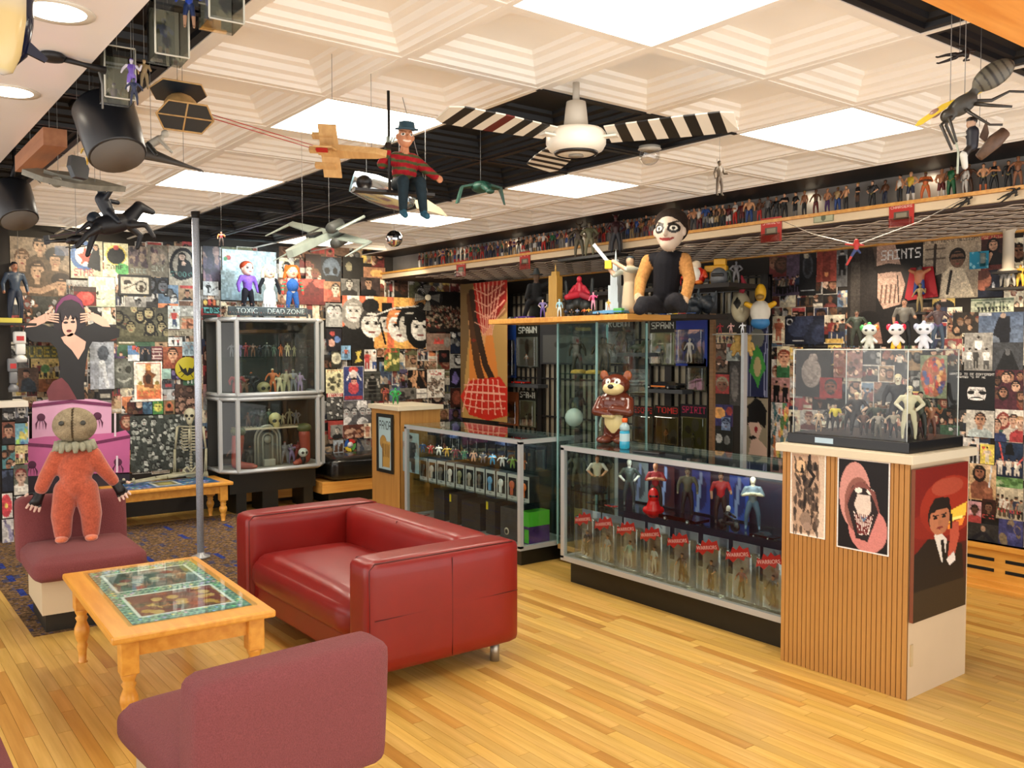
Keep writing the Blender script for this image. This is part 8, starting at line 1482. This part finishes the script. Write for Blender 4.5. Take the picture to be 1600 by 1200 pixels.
# tall showcase contents
for z, n, cl in ((.145, 3, 0), (.56, 4, 1), (1.01, 4, 2), (1.41, 4, 3)):
    for k in range(n):
        x, y = 4.27+.12+.1*(k % 3), 4.59+.07+.09*k; c = [['#3c3830', '#54503c', '#2c2c2c', '#6a6450'], ['#4c4034', '#5a564c', '#3a2c28', '#706858'], ['#3c3a38', '#c8ccc8', '#4a463e', '#2c2824'], ['#4a3c2c', '#2a2c2e', '#5a4c34', '#3c3428']][cl][k]
        toy((x, y, z), .26 if z > .3 else .3, look((x, y), .2), dict(skin=c, top=c, legs=c, hair='#1c1a18'), k+cl, 1.35, label=f'{["grey-brown","dull","dark","shadowy"][k]} creature figure on the {["lowest","second","third","top"][cl]} level of the tall glass showcase', eyes=False)
o = MB().ell((0, 0, .07), .07).build('white_ball', pm('white_gloss', '#c8ccc4', .25), None, (4.36, 4.93, 1.009)); props(o, 'white ball-shaped helmet inside the tall glass showcase', 'toy helmet')
for k in range(2): o = MB().lathe([(.06, 0), (.055, .02), (.03, .028)], 10).build('scenic_mound', pm('straw', '#b8903c', .8, noise=.4, nscale=40), None, (4.34, 4.70+.16*k, 1.409)); props(o, ['right', 'left'][k]+' straw-yellow scenic base on the top level of the showcase', 'toy base')
# long counter: big dolls on the shelf, sealed packs below
SH1 = .527
for k, (px, c, lab, pz, sk_) in enumerate(((933, dict(skin='#c8906c', top='#c8bca4', sleeve='#d0ccc0', legs='#1c1a18', hair='#54301c', belt='#a8845c'), 'doll in cream shirt and apron, leftmost on the counter shelf', 1, True), (983, dict(skin='#c8c4b8', top='#3a4640', legs='#343c3c', hair='#c8c4b8'), 'white-faced doll in grey-green overalls on the counter shelf', 1, False), (1024, dict(skin='#b87c5c', top='#8c1c24', legs='#3c3428', hair='#a86c4c'), 'bald doll in dark red striped jumper on the counter shelf', 2, False), (1074, dict(skin='#8a7a68', top='#4a4a3c', legs='#1c1c1e', hair='#2c2824', belt='#222'), 'doll in olive jacket in the middle of the counter shelf', 0, False), (1126, dict(skin='#9c7058', top='#9c1c20', legs='#2a1a18', hair='#2c1c18'), 'hatted doll in red striped jumper on the counter shelf', 5, False), (1176, dict(skin='#c8bca0', top='#6a7880', legs='#4c6478', hair='#c8bca0'), 'sack-hooded doll in blue dungarees, rightmost on the counter shelf', 2, False))):
    q = PX(px, 800, 4.27); toy((4.27, q.y, SH1), .31, look(q), {**SKC, **c}, pz, 1.15, True, sk_, label=lab)
for k, (px, c) in enumerate(((1095, '#26408c'), (1155, '#2c50a8'), (1040, '#3c1c20'), (1000, '#7a8488'))):
    q = PX(px, 740, 4.40); a = ca(14, 22, c, None, lambda a: a.ell(.5, .5, .3, .4, '#10182c', .7), lambda a: a.line([(.3, 0), (.5, .9)], .05, '#8090b8')); o = panel('backing_print', a, .15, .27, PRINT, None, face_mx((4.405, q.y, SH1+.145), '-x'), .003); props(o, ['deep blue', 'bright blue', 'dark red', 'grey drilled-disc'][k]+' backing print behind the counter shelf dolls', 'print')
e = thing('hooded_bust', (4.02, PX(990, 800, 4.02).y, SH1), 'glossy bright red hooded bust on the counter shelf', 'bust', look((4.02, 4.2))); sculpt('bust', [limb((0, 0, .02), (0, 0, .06), .055, .04, '#c01414'), ('e', (0, 0, .11), (.036, .042, .055), '#c01414'), limb((-.045, 0, .02), (.045, 0, .02), .025, .025, '#c01414')], GLOSSY, e, .004, 3, lambda co, c, i: np.where(((np.abs(co[:, 0]) < .028) & (np.abs(co[:, 2]-.112) < .006) & (co[:, 1] < 0))[:, None], srgb('#120808'), c))
bpy.data.objects['hooded_bust'].location.x = 4.20
for px, L, c, lab, x_ in ((1068, .30, '#16090a', 'long black and red toy car with open top on the counter shelf', 4.14), (955, .09, '#a81c1c', 'small red toy car left of the red bust', 4.14), (1195, .16, '#121318', 'black toy car at the right end of the counter shelf', 4.14)): car((x_, PX(px, 800, x_).y, SH1), L, R(-90), c, lab, L < .2)
e = thing('toy_motorbike', (4.14, PX(1138, 812, 4.14).y, SH1), 'black toy motorbike with pale-faced rider on the counter shelf', 'toy vehicle', R(-90)); pf('body', BLK, lambda b: b.box((-.05, -.012, .03), (.05, .012, .055), bev=.006).tube([(.045, 0, .03), (.03, 0, .08)], .005, 6), e)
for x in (-.05, .05): MB().lathe([(.03, -.007), (.03, .007)], 16, T(x, 0, .03) @ RX(R(90))).build('wheel', BLK, e)
sculpt('rider', [limb((-.02, 0, .05), (-.005, 0, .10), .018, .018, '#15161a'), ('e', (0, 0, .13), (.014, .015, .018), '#b8b4ac'), limb((-.01, .02, .1), (.035, .02, .08), .008, .007, '#15161a'), limb((-.01, -.02, .1), (.035, -.02, .08), .008, .007, '#15161a')], TOY, e, .004, 1)
spot('case_fill', (4.2, 3.2, .91), (4.25, 3.2, .5), 2.2, (.85, .95, 1), 150, .04); spot('case_fill', (4.2, 4.1, .91), (4.25, 4.1, .5), 2.2, (.85, .95, 1), 150, .04)  # added fill spots that brighten the long counter's contents
for k, px in enumerate((912, 944, 979, 1017, 1060, 1106, 1154, 1203)):
    q = PX(px, 850, 3.97); cs = [dict(top='#2c2c30', legs='#3a3a40'), dict(top='#a8b0b4', legs='#b8bcb8'), dict(top='#8ab0a8', legs='#b0b8b4'), dict(top='#c0c4c0', legs='#b8b8b0'), dict(top='#4a2420', legs='#3a1c1c'), dict(top='#2a2426', legs='#3c1c1c'), dict(top='#7a2c24', legs='#2c2a2a'), dict(top='#2c2c34', legs='#343840')][k]
    e = thing('sealed_pack', (3.99, q.y, .171), f'clear sealed figure pack with jagged red logo, {["first","second","third","fourth","fifth","sixth","seventh","eighth"][k]} from the left in the long counter', 'toy pack', group='sealed figure packs in the long counter'); w_ = .092; Fm = face_mx((0, 0, 0), '-x')
    panel('card', ca(14, 26, '#b0bcc8', '#5c646c', lambda a: scatter(a, 9, ['#a8b4bc', '#3c4450', '#6a7a8a'], .08, .2)), 2*w_, .33, PRINT, e, Fm @ T(0, .165, -.05), .002)
    MB().box((-w_, .0, -.045), (w_, .29, .025), Fm, bev=.012).build('bubble', glassmat('blister', (.88, .88, .84), 1, .16), e)
    lg = MB().prism([(-.07, -.012), (-.055, .02), (-.035, .012), (-.02, .034), (0, .022), (.02, .038), (.035, .024), (.065, .03), (.07, -.008), (.045, .0), (.03, -.018), (.0, -.006), (-.03, -.022), (-.05, -.008)], .0262, .030, Fm @ T(0, .27, 0) @ RZ(R(12)) @ SC(1.25, 1.5, 1)).build('logo_badge', RED, e); lettering('lettering', 'WARRIORS', .030, pm('logo_text', '#e0b0a8'), lg, Fm @ T(0, .277, .0302) @ RZ(R(12)), .0005)
    toyp(e, Fm @ Matrix(((1, 0, 0, 0), (0, 0, 1, .03), (0, -1, 0, -.01), (0, 0, 0, 1))), .17, {**SKC, **cs}, [1, 5, 3, 5, 4, 1, 4, 3][k])
# vinyl box counter
V0 = 5.06
for k in range(12):
    y = 6.55-k*.128; e = thing('clear_tall_box', (4.13, y, .687), f'clear black-topped box with a small round toy, {k+1 if k else "first"} along the top glass shelf' if False else f'small clear box holding a round-headed toy, {["1st","2nd","3rd","4th","5th","6th","7th","8th","9th","10th","11th","12th"][k]} from left, top level', 'toy box', group='clear boxes on the top level')
    MB().box((0, -.05, .0), (.1, .05, .17), bev=.002).build('plastic', glassmat('blister', (.88, .88, .84), 1, .16), e); MB().box((.09, -.05, .0), (.098, .05, .17)).box((0, -.051, .15), (.1, .051, .172)).build('card', pm('navy_card', '#1a2238', .5), e)
    c = ['#3c5a8c', '#a82c24', '#c8c4b8', '#c8a040', '#7a2c3c', '#3c7a5a', '#c89878', '#4a4a50', '#2c8ab8', '#c8c8c8', '#6a8a3c', '#a85c2c'][k]; o = toy((4.06, y+.02, .687), .085, look((4.06, y)), dict(skin='#b8a088', top=c, legs=c, hair=c), k, 1.9, label=f'tiny {["blue","red","white","yellow","maroon","green","tan","dark grey","bright blue","pale grey","olive","orange"][k]} round-headed toy before the clear boxes', group='tiny toys before the clear boxes', eyes=False)
for k in range(11):
    y = 6.52-k*.140; e = thing('vinyl_box', (4.035, y, .457), f'white-framed black window box with a big-headed figure, {["1st","2nd","3rd","4th","5th","6th","7th","8th","9th","10th","11th"][k]} from left', 'toy box', group='white-framed window boxes'); w_ = .060
    MB().box((.004, -w_, 0), (.10, w_, .19)).build('carton', pm('black_carton', '#17181a', .5), e)
    fr = MB()
    for q in (((-w_), 0, w_, .028), (-w_, .165, w_, .19), (-w_, .028, -w_+.010, .165), (w_-.010, .028, w_, .165)): fr.box((0, q[0], q[1]), (.006, q[2], q[3]))
    fr.build('white_frame', pm('white_frame', '#a8aca8', .5), e); c = ['#54504c', '#a8a49c', '#5c5c58', '#c8c4bc', '#7a7a5a', '#8a8478', '#4c4c48', '#5a8ab0', '#c8ccc8', '#a8502c', '#c86a2c'][k]
    MB().ell((-.004, 0, .11), (.012, .032, .032), n=10, m=6).box((-.012, -.015, .035), (.0, .015, .085), bev=.003).build('figure', pm('vinyl_'+c[1:], c, .4), e)
    lettering('lettering', 'POP', .016, pm('dark_text', '#2a2c2e'), e, face_mx((-.0005, 0, .014), '-x'), .0004)
for k, (y, w, h, c, lab) in enumerate(((6.3, .16, .26, '#1e2022', 'black box at the left bottom of the vinyl box counter'), (6.08, .12, .25, '#2a2622', 'dark brown box beside it with yellow tag'), (5.83, .26, .22, '#17181a', 'wide black box in the middle bottom of the vinyl box counter'), (5.56, .12, .26, '#22201e', 'tall dark figure box with yellow tag, bottom row'), (5.32, .22, .24, '#34363a', 'grey window box with round badge, bottom row right'), (5.13, .10, .13, '#4a2c6a', 'purple and green box at the right bottom corner'))):
    e = thing('boxed_toy', (4.05, y, .141), lab, 'toy box'); MB().box((0, -w/2, 0), (.2, w/2, h), bev=.002).build('carton', pm('carton'+str(k), c, .4, noise=.5, nscale=14), e)
    if k in (1, 3): MB().box((-.002, w/2-.03, h-.07), (.0, w/2-.005, h-.01)).build('price_tag', pm('yellow_tag', '#c8b81c'), e)
    if k == 5: MB().box((-.002, -w/2, .01), (.0, 0, h-.02)).build('green_panel', pm('slime_green', '#4cae2c'), e); MB().box((.0, -w/2, h+.002), (.2, w/2, h+.11)).build('upper_carton', pm('slime_green', '#4cae2c'), e)
    if k == 4: MB().lathe([(.028, 0), (.028, .002)], 20, face_mx((-.0005, .03, .06), '-x')).build('badge', pm('pale_badge', '#c8c0a8'), e); MB().lathe([(.018, 0), (.018, .003)], 20, face_mx((-.001, .03, .06), '-x')).build('badge_centre', BLK, e)
picture(ca(22, 50, '#8aa0a4', '#9ab0b0', lambda a: a.man(.5, .03, .9, '#8a8680', '#22262a', '#282c30')), (628, 676, 655, 738), 3.965, '-x', 'pale blue print of a man in dark leathers inside the counter left end', 'print', off=0)
picture(ca(34, 24, '#242c38', None, lambda a: (a.poly([(.1, 0), (.02, .5), (.3, .6), (.7, .6), (.98, .5), (.9, 0)], '#8c1818'), a.line([(.12, .68), (.5, .5), (.88, .68)], .03, '#d0c0b0'), a.rect(.42, 0, .58, .5, '#d0c0b0'), a.ell(.5, .7, .07, .12, '#7a4a34'))), (622, 629, 660, 659), 4.36, '-x', 'card of a crowned figure with spread arms and red cape, on the glass counter', 'card', off=0)
spot('case_fill', (4.1, 5.5, .9), (4.1, 5.5, .3), 2.5, (.85, .95, 1), 150, .04); spot('case_fill', (4.1, 6.2, .9), (4.1, 6.2, .3), 2.5, (.85, .95, 1), 150, .04)  # fill spots added inside the vinyl box counter
# far pedestal group
F(603, 634, 4.0, .15, dict(skin='#a84c3c', top='#7a2c24', legs='#5c3020', hair='#2c1c18'), 'red-brown standing figurine on the far oak pedestal', 2, 1.1, z=1.086); F(618, 634, 4.02, .15, dict(skin='#2c9a4c', top='#2a8c44', legs='#287c3c', hair='#2c9a4c'), 'bright green muscular figurine on the far oak pedestal', 1, 1.7, z=1.086)
# acrylic display box on the ribbed pedestal
bx = thing('acrylic_case', (3.87, 2.10, 1.116), 'clear acrylic display box with black base on the ribbed pedestal', 'display case'); W_, D_, H_ = .47, .60, .47
MB().box((-.02, -.02, 0), (W_+.02, D_+.02, .05), bev=.003).build('base', pm('base_black', '#0f1115', .3), bx)
MB().box((0, 0, .05), (.003, D_, H_)).box((W_-.003, 0, .05), (W_, D_, H_)).box((0, 0, .05), (W_, .003, H_)).box((0, D_-.003, .05), (W_, D_, H_)).box((0, 0, H_-.003), (W_, D_, H_)).build('clear_cover', ACRYL, bx)
ed = MB()
for x in (0, W_):
    for y in (0, D_): ed.tube([(x, y, .05), (x, y, H_)], .003, 4)
for a_, b_ in (((0, 0), (W_, 0)), ((0, 0), (0, D_)), ((W_, 0), (W_, D_)), ((0, D_), (W_, D_))): ed.tube([(*a_, H_), (*b_, H_)], .003, 4)
ed.build('polished_edges', pm('edge_white', '#c8d0cc', .2), bx); pl_ = MB().box((-.022, .36, .012), (-.02, .46, .038)).build('label_plate', pm('plate', '#a8c0d0', .3), bx)
CZ = 1.1665; CL = [(x_, n_+' toy', c_, d_, h_, z_) for x_, n_, c_, d_, h_, z_ in ((1262, 'dusky squatting', '#3c3430', '#2c2826', .09, 4), (1290, 'black winged', '#18191c', '#18191c', .13, 3), (1326, 'charcoal lunging', '#2c2c30', '#202024', .15, 4), (1349, 'rust-brown hunched', '#54382c', '#2c221e', .12, 1), (1368, 'dark green scaled', '#2c3a2c', '#20281f', .16, 3), (1388, 'iron-grey armed', '#3c4044', '#24262a', .15, 5), (1396, 'bone and black', '#8a8270', '#1c1c1e', .13, 4), (1415, 'midnight blue', '#1c2434', '#14181f', .16, 1), (1430, 'black mechanical', '#141518', '#1c1c20', .14, 4), (1455, 'brown cloaked', '#3c2c20', '#2a201a', .17, 0), (1482, 'dark red squat', '#5c2422', '#301818', .10, 4))]+[(1255, 'pink crouching', '#b09080', '#8a5a48', .10, 4), (1275, 'pale beige', '#b8a080', '#a08468', .11, 5), (1305, 'yellow-shirted', '#c8b82c', '#2c2a2c', .14, 5), (1318, 'grey cube-carrying', '#8a8c7c', '#6a6c60', .09, 4), (1338, 'blonde black-clad', '#1c1a1e', '#1a181c', .21, 1), (1360, 'black kneeling', '#201c20', '#16161a', .16, 5), (1378, 'brown hatted', '#5c3c24', '#3a2c20', .17, 3), (1372, 'skeletal grey', '#8a8478', '#5c584c', .12, 4), (1402, 'tall black-coated white-haired', '#16181e', '#101216', .30, 0), (1424, 'black horned', '#14141a', '#14141a', .20, 4), (1436, 'white marble-like nude', '#c0bc9c', '#b8b494', .25, 1), (1448, 'dark green gunman', '#3a4030', '#22241e', .22, 5), (1475, 'orange and brown', '#8a5a3c', '#6a4030', .17, 3), (1465, 'grey armoured', '#5a5c5c', '#3c3e40', .15, 1)]
for k, (px, n, c1, c2, h, pz) in enumerate(CL):
    X = 4.0+.10*(k % 3) if h < .3 else 4.12; q = PX(px, 670, X); y = min(2.64, max(2.16, q.y)); toy((X, y, CZ), h, look((X, y)), dict(skin='#b89c84' if 'white' not in n else '#c8c4ac', top=c1, legs=c2, hair='#c8bc98' if 'blonde' in n or 'white' in n else '#1a1614'), pz, 1.25, label=n+' figure inside the acrylic display box')
spot('case_fill', (4.0, 2.3, 1.9), (4.1, 2.35, 1.2), 3, (1, .95, .88), 60)  # fill spot added above the acrylic box to lift its figures
AZ = 1.116+H_+.002
for px, c, c2, w, rot in ((1358, '#c8ccc0', '#3c9a4c', 'white vinyl figure with green and orange horns on the acrylic box', 0), (1400, '#e0dcd8', '#d8203c', 'white-faced vinyl figure with red hair sides and yellow trousers', 0), (1443, '#d0d4dc', '#a8b0c8', 'white vinyl skull figure with small top knot, acrylic box right', 0)):
    X = 4.05; q = PX(px, 540, X); e = thing('vinyl_figure', (X, q.y, AZ), w, 'toy figure', look(q)); bd_ = '#e0b81c' if px == 1400 else c
    sculpt('body', [limb((0, 0, .03), (0, 0, .055), .016, .018, c), limb((-.012, 0, .025), (-.014, 0, .008), .01, .011, bd_), limb((.012, 0, .025), (.014, 0, .008), .01, .011, bd_), limb((-.015, 0, .055), (-.032, -.01, .035), .008, .008, c), limb((.015, 0, .055), (.032, -.01, .035), .008, .008, c)], GLOSSY, e, .0035, 2)
    sculpt('head', [('e', (0, 0, .093), (.036, .032, .028), c), ('e', (-.032, 0, .105), (.013, .016, .017), c2), ('e', (.032, 0, .105), (.013, .016, .017), c2 if px != 1358 else '#d8702c'), ('e', (0, 0, .122), (.010, .010, .013), c2)], GLOSSY, e, .0035, 2, lambda co, c, i: np.where(((((np.abs(co[:, 0])-.015)/.007)**2+((co[:, 2]-.092)/.006)**2 < 1) & (co[:, 1] < 0))[:, None], srgb('#17171a'), c))
F(1338, 540, 4.22, .20, dict(top='#3c4438', legs='#34382c', hair='#2c3024', skin='#8a6450'), 'soldier figure in green with backpack, rear left on the acrylic box', 1, 1.3, z=AZ)
F(1412, 540, 4.25, .25, dict(top='#6a665c', sleeve='#6a665c', legs='#141416', hair='#2c1c14', skin='#b08468'), 'bearded man figure in grey shirt pointing a pistol, on the acrylic box', 5, 1.2, z=AZ)
F(1465, 540, 4.22, .22, dict(top='#4a3c3c', legs='#3c4c5c', hair='#1a1412', skin='#6c4a38', belt='#5c4878'), 'lunging figure in blue jeans and dark top, rear right on the acrylic box', 4, 1.1, z=AZ)
# things fixed to the right wall
q = PX(1440, 440, XW-.03); e = thing('caped_toy', q, 'blue-legged toy figure on a spread red cape fixed high on the right wall', 'toy figure', R(-90)); MB().prism([(-.08, .10), (.08, .10), (.12, -.11), (-.12, -.13)], .0, .008, RX(R(90))).build('cape', pm('cape_red', '#9c1420', .7), e); sculpt('figure', [limb((0, -.03, .0), (0, -.03, .05), .03, .035, '#a86c4c'), ('e', (0, -.035, .09), (.02, .02, .024), '#3c3c3c'), limb((-.03, -.03, .06), (-.07, -.03, .08), .014, .012, '#a86c4c'), limb((.03, -.03, .06), (.07, -.03, .08), .014, .012, '#a86c4c'), limb((-.015, -.03, 0), (-.03, -.03, -.08), .02, .014, '#26407c'), limb((.015, -.03, 0), (.03, -.03, -.08), .02, .014, '#26407c')], TOY, e, .005, 2)
q = PX(1437, 488, XW-.08); o = MB().box((-.05, -.07, -.015), (.078, .07, 0)).build('tiny_shelf', pm('dark_shelf', '#1c1816'), None, q); props(o, 'tiny dark shelf on the right wall below the red-caped toy', 'shelf'); toy(q, .20, R(-90), dict(skin='#8a7850', top='#8a7850', legs='#8a7850', hair='#54482c'), 3, label='tan statuette on the tiny dark wall shelf', eyes=False)
q = PX(1575, 424, XW-.09); e = thing('column_stand', q, 'white plaster column with a grey bust on top, high on the right wall', 'statue'); MB().lathe([(.05, 0), (.05, .012), (.035, .02), (.033, .24), (.036, .25), (.055, .275), (.055, .29)], 16).build('column', pm('plaster', '#c8bca8', .7), e); sculpt('bust', [('e', (0, 0, .335), (.03, .032, .04), '#4c4a46'), limb((0, 0, .295), (0, 0, .31), .03, .02, '#4c4a46')], TOY, e, .004, 2); MB().box((-.05, -.08, -.015), (.088, .08, 0)).build('bracket', pm('dark_shelf', '#1c1816'), e)
for k, (px, c, n) in enumerate(((1568, '#7a7670', 'grey'), (1580, '#a8a49c', 'pale grey'), (1594, '#c8a038', 'yellow and red'))): q = PX(px, 448, XW-.07); o = toy((q.x, q.y, q.z), .14, R(-90), dict(skin=c, top=c, legs=c, hair='#7a2c24' if k == 2 else c), k+1, 1.6, label=n+' stout toy robot on the right wall below the plaster column', eyes=False)
q = PX(1582, 449, XW-.07); o = MB().box((-.06, -.20, -.015), (.068, .14, 0)).build('tiny_shelf', pm('dark_shelf', '#1c1816'), None, q); props(o, 'narrow dark shelf under the stout toy robots on the right wall', 'shelf')
carded((1515, 393, 1545, 420), XW-.02, ca(24, 20, '#1c7a9c', '#2a90b0', lambda a: scatter(a, 10, ['#8ac8d8', '#14506a'], .03, .1)), .02, 'shiny blue foil toy pack on the sepia bearded man poster', off=.0, blister=(.6, .1, .9, .9))
# left edge: half wall pictures, ledge things
LP = [((0, 626, 20, 655), 'grey collage of pale faces', lambda a: heads(a, 6, .3, GR, GH), '#3a3e42'), ((20, 628, 40, 658), 'black and white portrait of a gaunt bearded man', lambda a: a.bust(.5, .58, .55, '#b0aca4', '#1c1a18', '#14141a', beard=True), '#6c7078'), ((0, 658, 20, 692), 'film still of a man holding a pistol', lambda a: a.bust(.5, .6, .5, '#c08a68', '#1c120c', '#1a1a20'), '#8a4c34'), ((20, 660, 40, 692), 'green and blue cartoon landscape', lambda a: scatter(a, 10, ['#8ab83c', '#2c6aa8', '#c8b83c'], .08, .2), '#5a9ab0'), ((0, 694, 20, 730), 'teal crowd print', lambda a: heads(a, 6, .3), '#3c7a80'), ((20, 694, 40, 722), 'yellow beach scene card', lambda a: crowd(a, 3, .6), '#b8a868'), ((18, 724, 40, 770), 'photo of a man in a red cap', lambda a: a.bust(.5, .6, .45, '#b8947c', '#7a2420', '#c8c4b8'), '#54584c'), ((0, 732, 17, 765), 'dark navy card', lambda a: scatter(a, 6, ['#3c4c6a'], .1, .2), '#1a2234'), ((0, 768, 16, 806), 'large crimson flower picture', lambda a: (a.ell(.4, .5, .5, .45, '#d01c34'), a.ell(.4, .5, .12, .1, '#e8c83c')), '#c8c4bc'), ((0, 808, 18, 846), 'white and violet sketch card', lambda a: scatter(a, 8, ['#3c2c5c', '#8a84a8'], .08, .2), '#c0bcb8'), ((18, 772, 40, 806), 'grey street photo', lambda a: heads(a, 5, .3, GR, GH), '#8a8c84'), ((18, 808, 40, 844), 'gold and brown ornamental card', lambda a: scatter(a, 10, ['#c89a2c', '#5a2c14'], .08, .2), '#8a5c1c')]
for px, l, f, c in LP: put('b', px, l+', half wall at the left edge', (lambda a, f=f: f(a)), c, plane=8.36)
YL = 8.28
q = PY(24, 505, YL); o = MB().box((q.x-.35, YL-.1, q.z-.02), (q.x+.14, YL+.01, q.z)).build('dark_shelf_board', pm('dark_shelf', '#1c1816')); props(o, 'dark shelf at the left edge holding a denim-clad figure', 'shelf');
q2 = PY(12, 500, YL-.06); o = MB().box((q2.x-.12, YL-.09, q.z+.0005), (q2.x+.1, YL-.05, q.z+.04), bev=.003).build('yellow_bar', pm('bar_yellow', '#b8ac3c', .4)); props(o, 'long yellow bar toy lying on the dark shelf at the left edge', 'toy'); o = toy((PY(24, 505, YL).x, YL-.02, q.z), .50, R(15), dict(skin='#8a5c44', top='#2c3848', legs='#1c2434', hair='#15131a', boots='#111'), 0, 1.1, label='tall toy figure in dark denim jacket and black cap, left edge shelf')
for px0, y0, y1, w, c, l in ((25, 518, 566, .05, '#c8c8c4', 'white toy robot leg hanging left of the cardboard woman'), (14, 560, 612, .04, '#6a6c70', 'grey rocket-shaped toy standing on the white ledge')):
    a_, b_ = PY(px0, y0, YL), PY(px0+6, y1, YL); e = thing('hanging_toy' if y0 < 550 else 'rocket_toy', (b_.x, YL-.04, max(b_.z, 1.171)), l, 'toy'); h_ = a_.z-b_.z; pf('body', pm('lt_'+c[1:], c, .4), lambda b: b.box((-w, -.03, h_*.6), (w*.8, .03, h_), bev=.012).box((-w*.7, -.03, h_*.25), (w*.7, .03, h_*.6), bev=.01).lathe([(w*.9, 0), (w, h_*.12), (w*.5, h_*.25)], 12), e); pf('red_label', RED, lambda b: b.box((-w*.6, -.032, h_*.7), (w*.5, -.029, h_*.85)), e)
    if y0 < 550: cords(e, [(0, 0, h_)])
# far cabinet contents
CBX = 3.43
def cab(x, y, z, name, lab, cat, *parts):
    e = thing(name, (CBX+x, 8.2+y, z), lab, cat); [sculpt(n, pr, m or TOY, e, vx, 2, fn_) for n, pr, m, vx, fn_ in parts]; return e
for s, w in ((-1, 'left'), (1, 'right')):
    cab(s*.36, .14, .431, 'leg_prop', w+' severed-leg prop with bare foot in the lower cabinet', 'prop', ('foot', [limb((0, .03, .05), (-.02*s, .02, .30), .045, .06, '#8c3c30'), limb((0, .03, .04), (-.13*s, -.05, .025), .038, .03, '#8c3c30'), ('e', (-.15*s, -.06, .022), (.03, .03, .02), '#9c4c3c')], TOY, .008, None), ('torn_top', [('e', (-.02*s, .02, .36), (.075, .07, .05), '#4c5030')], TOY, .009, None))
skf = lambda co, c, i: np.where((((np.abs(co[:, 0])-.028)/.018)**2+((co[:, 2]-.062)/.018)**2 < 1)[:, None] & (co[:, 1] < -.02)[:, None], srgb('#15130c'), c)
cab(.06, .22, .813, 'skull', 'yellowish skull on the cream middle shelf of the far cabinet', 'skull', ('cranium', [('e', (0, 0, .08), (.062, .07, .062), '#a89c68'), limb((0, -.03, .03), (0, -.035, .015), .038, .03, '#a89c68')], TOY, .005, skf))
cab(-.08, .15, 1.141, 'skull', 'dull green-brown skull at the front of the upper cabinet', 'skull', ('cranium', [('e', (0, 0, .07), (.065, .07, .055), '#7c7450'), limb((0, -.03, .025), (0, -.035, .015), .038, .03, '#7c7450')], TOY, .005, skf))
e = thing('arched_clock', (CBX-.02, 8.42, .431), 'grey arched jukebox-shaped ornament in the lower cabinet', 'ornament')
for r_, n_ in ((.13, 'outer_arch'), (.10, 'middle_arch'), (.05, 'inner_arch')): MB().tube([(-r_, 0, 0), (-r_, 0, .27)]+[(-r_*math.cos(t), 0, .27+r_*math.sin(t)) for t in np.linspace(.3, 2.84, 8)]+[(r_, 0, .27), (r_, 0, 0)], .011, 8).build(n_, pm('silver_grey', '#9a988c', .4, metal=.3), e)
MB().box((-.12, .01, 0), (.12, .02, .33)).build('body', pm('clock_grey', '#54544c'), e); MB().lathe([(.038, 0), (.038, .01)], 18, face_mx((0, 0, .26), '-y')).build('dial', pm('dial', '#8a887c'), e); MB().box((-.06, -.06, 0), (.06, .0, .07), bev=.008).build('front_box', pm('silver_grey', '#9a988c'), e)
cab(.30, .1, .431, 'round_headed_toy', 'small white round-headed black toy in the lower cabinet', 'toy figure', ('body', [('e', (0, 0, .05), (.03, .025, .05), '#1a1a1c'), ('e', (0, 0, .12), (.05, .045, .045), '#c8c8c0')], TOY, .005, lambda co, c, i: np.where((((np.abs(co[:, 0])-.02)/.013)**2+((co[:, 2]-.12)/.015)**2 < 1)[:, None] & (co[:, 1] < 0)[:, None], srgb('#121212'), c)))
CC = [('#3c3c38', 'charcoal'), ('#7a2c2c', 'dark red'), ('#8a8468', 'bone'), ('#4a5a48', 'moss'), ('#5c4030', 'brown'), ('#6a6c70', 'steel'), ('#a85c30', 'rust orange'), ('#1c1c20', 'black'), ('#7a6a8a', 'dull violet'), ('#b0a888', 'ivory')]
LV = [(1.141, .22, 'upper deck', .2), (1.509, .13, 'upper glass shelf', .33), (.813, .16, 'middle cream shelf', .3), (.431, .24, 'lower deck', .26)]
for zl, hh, nm, yy in LV:
    for k in range(10):
        if zl == .813 and k < 2: continue
        x = -.33+.072*k;
        if zl == .431 and abs(x+.02) < .14: continue
        if abs(x+.08) < .09 and zl == 1.141: continue
        c, cn_ = CC[(k*3+int(zl*10)) % 10]; toy((CBX+x, 8.2+yy, zl), hh*(.75+.4*rf.random()), R(rf.uniform(-25, 25)), dict(skin=c, top=c, legs=c, hair=CC[(k+4) % 10][0]), rf.randrange(6), rf.choice([1.2, 1.6, 2.0]), label=f'{cn_} figurine on the {nm} of the far cabinet, {["far left","left","left of middle","near middle left","middle left","middle right","near middle right","right of middle","right","far right"][k]}', eyes=False)
# end
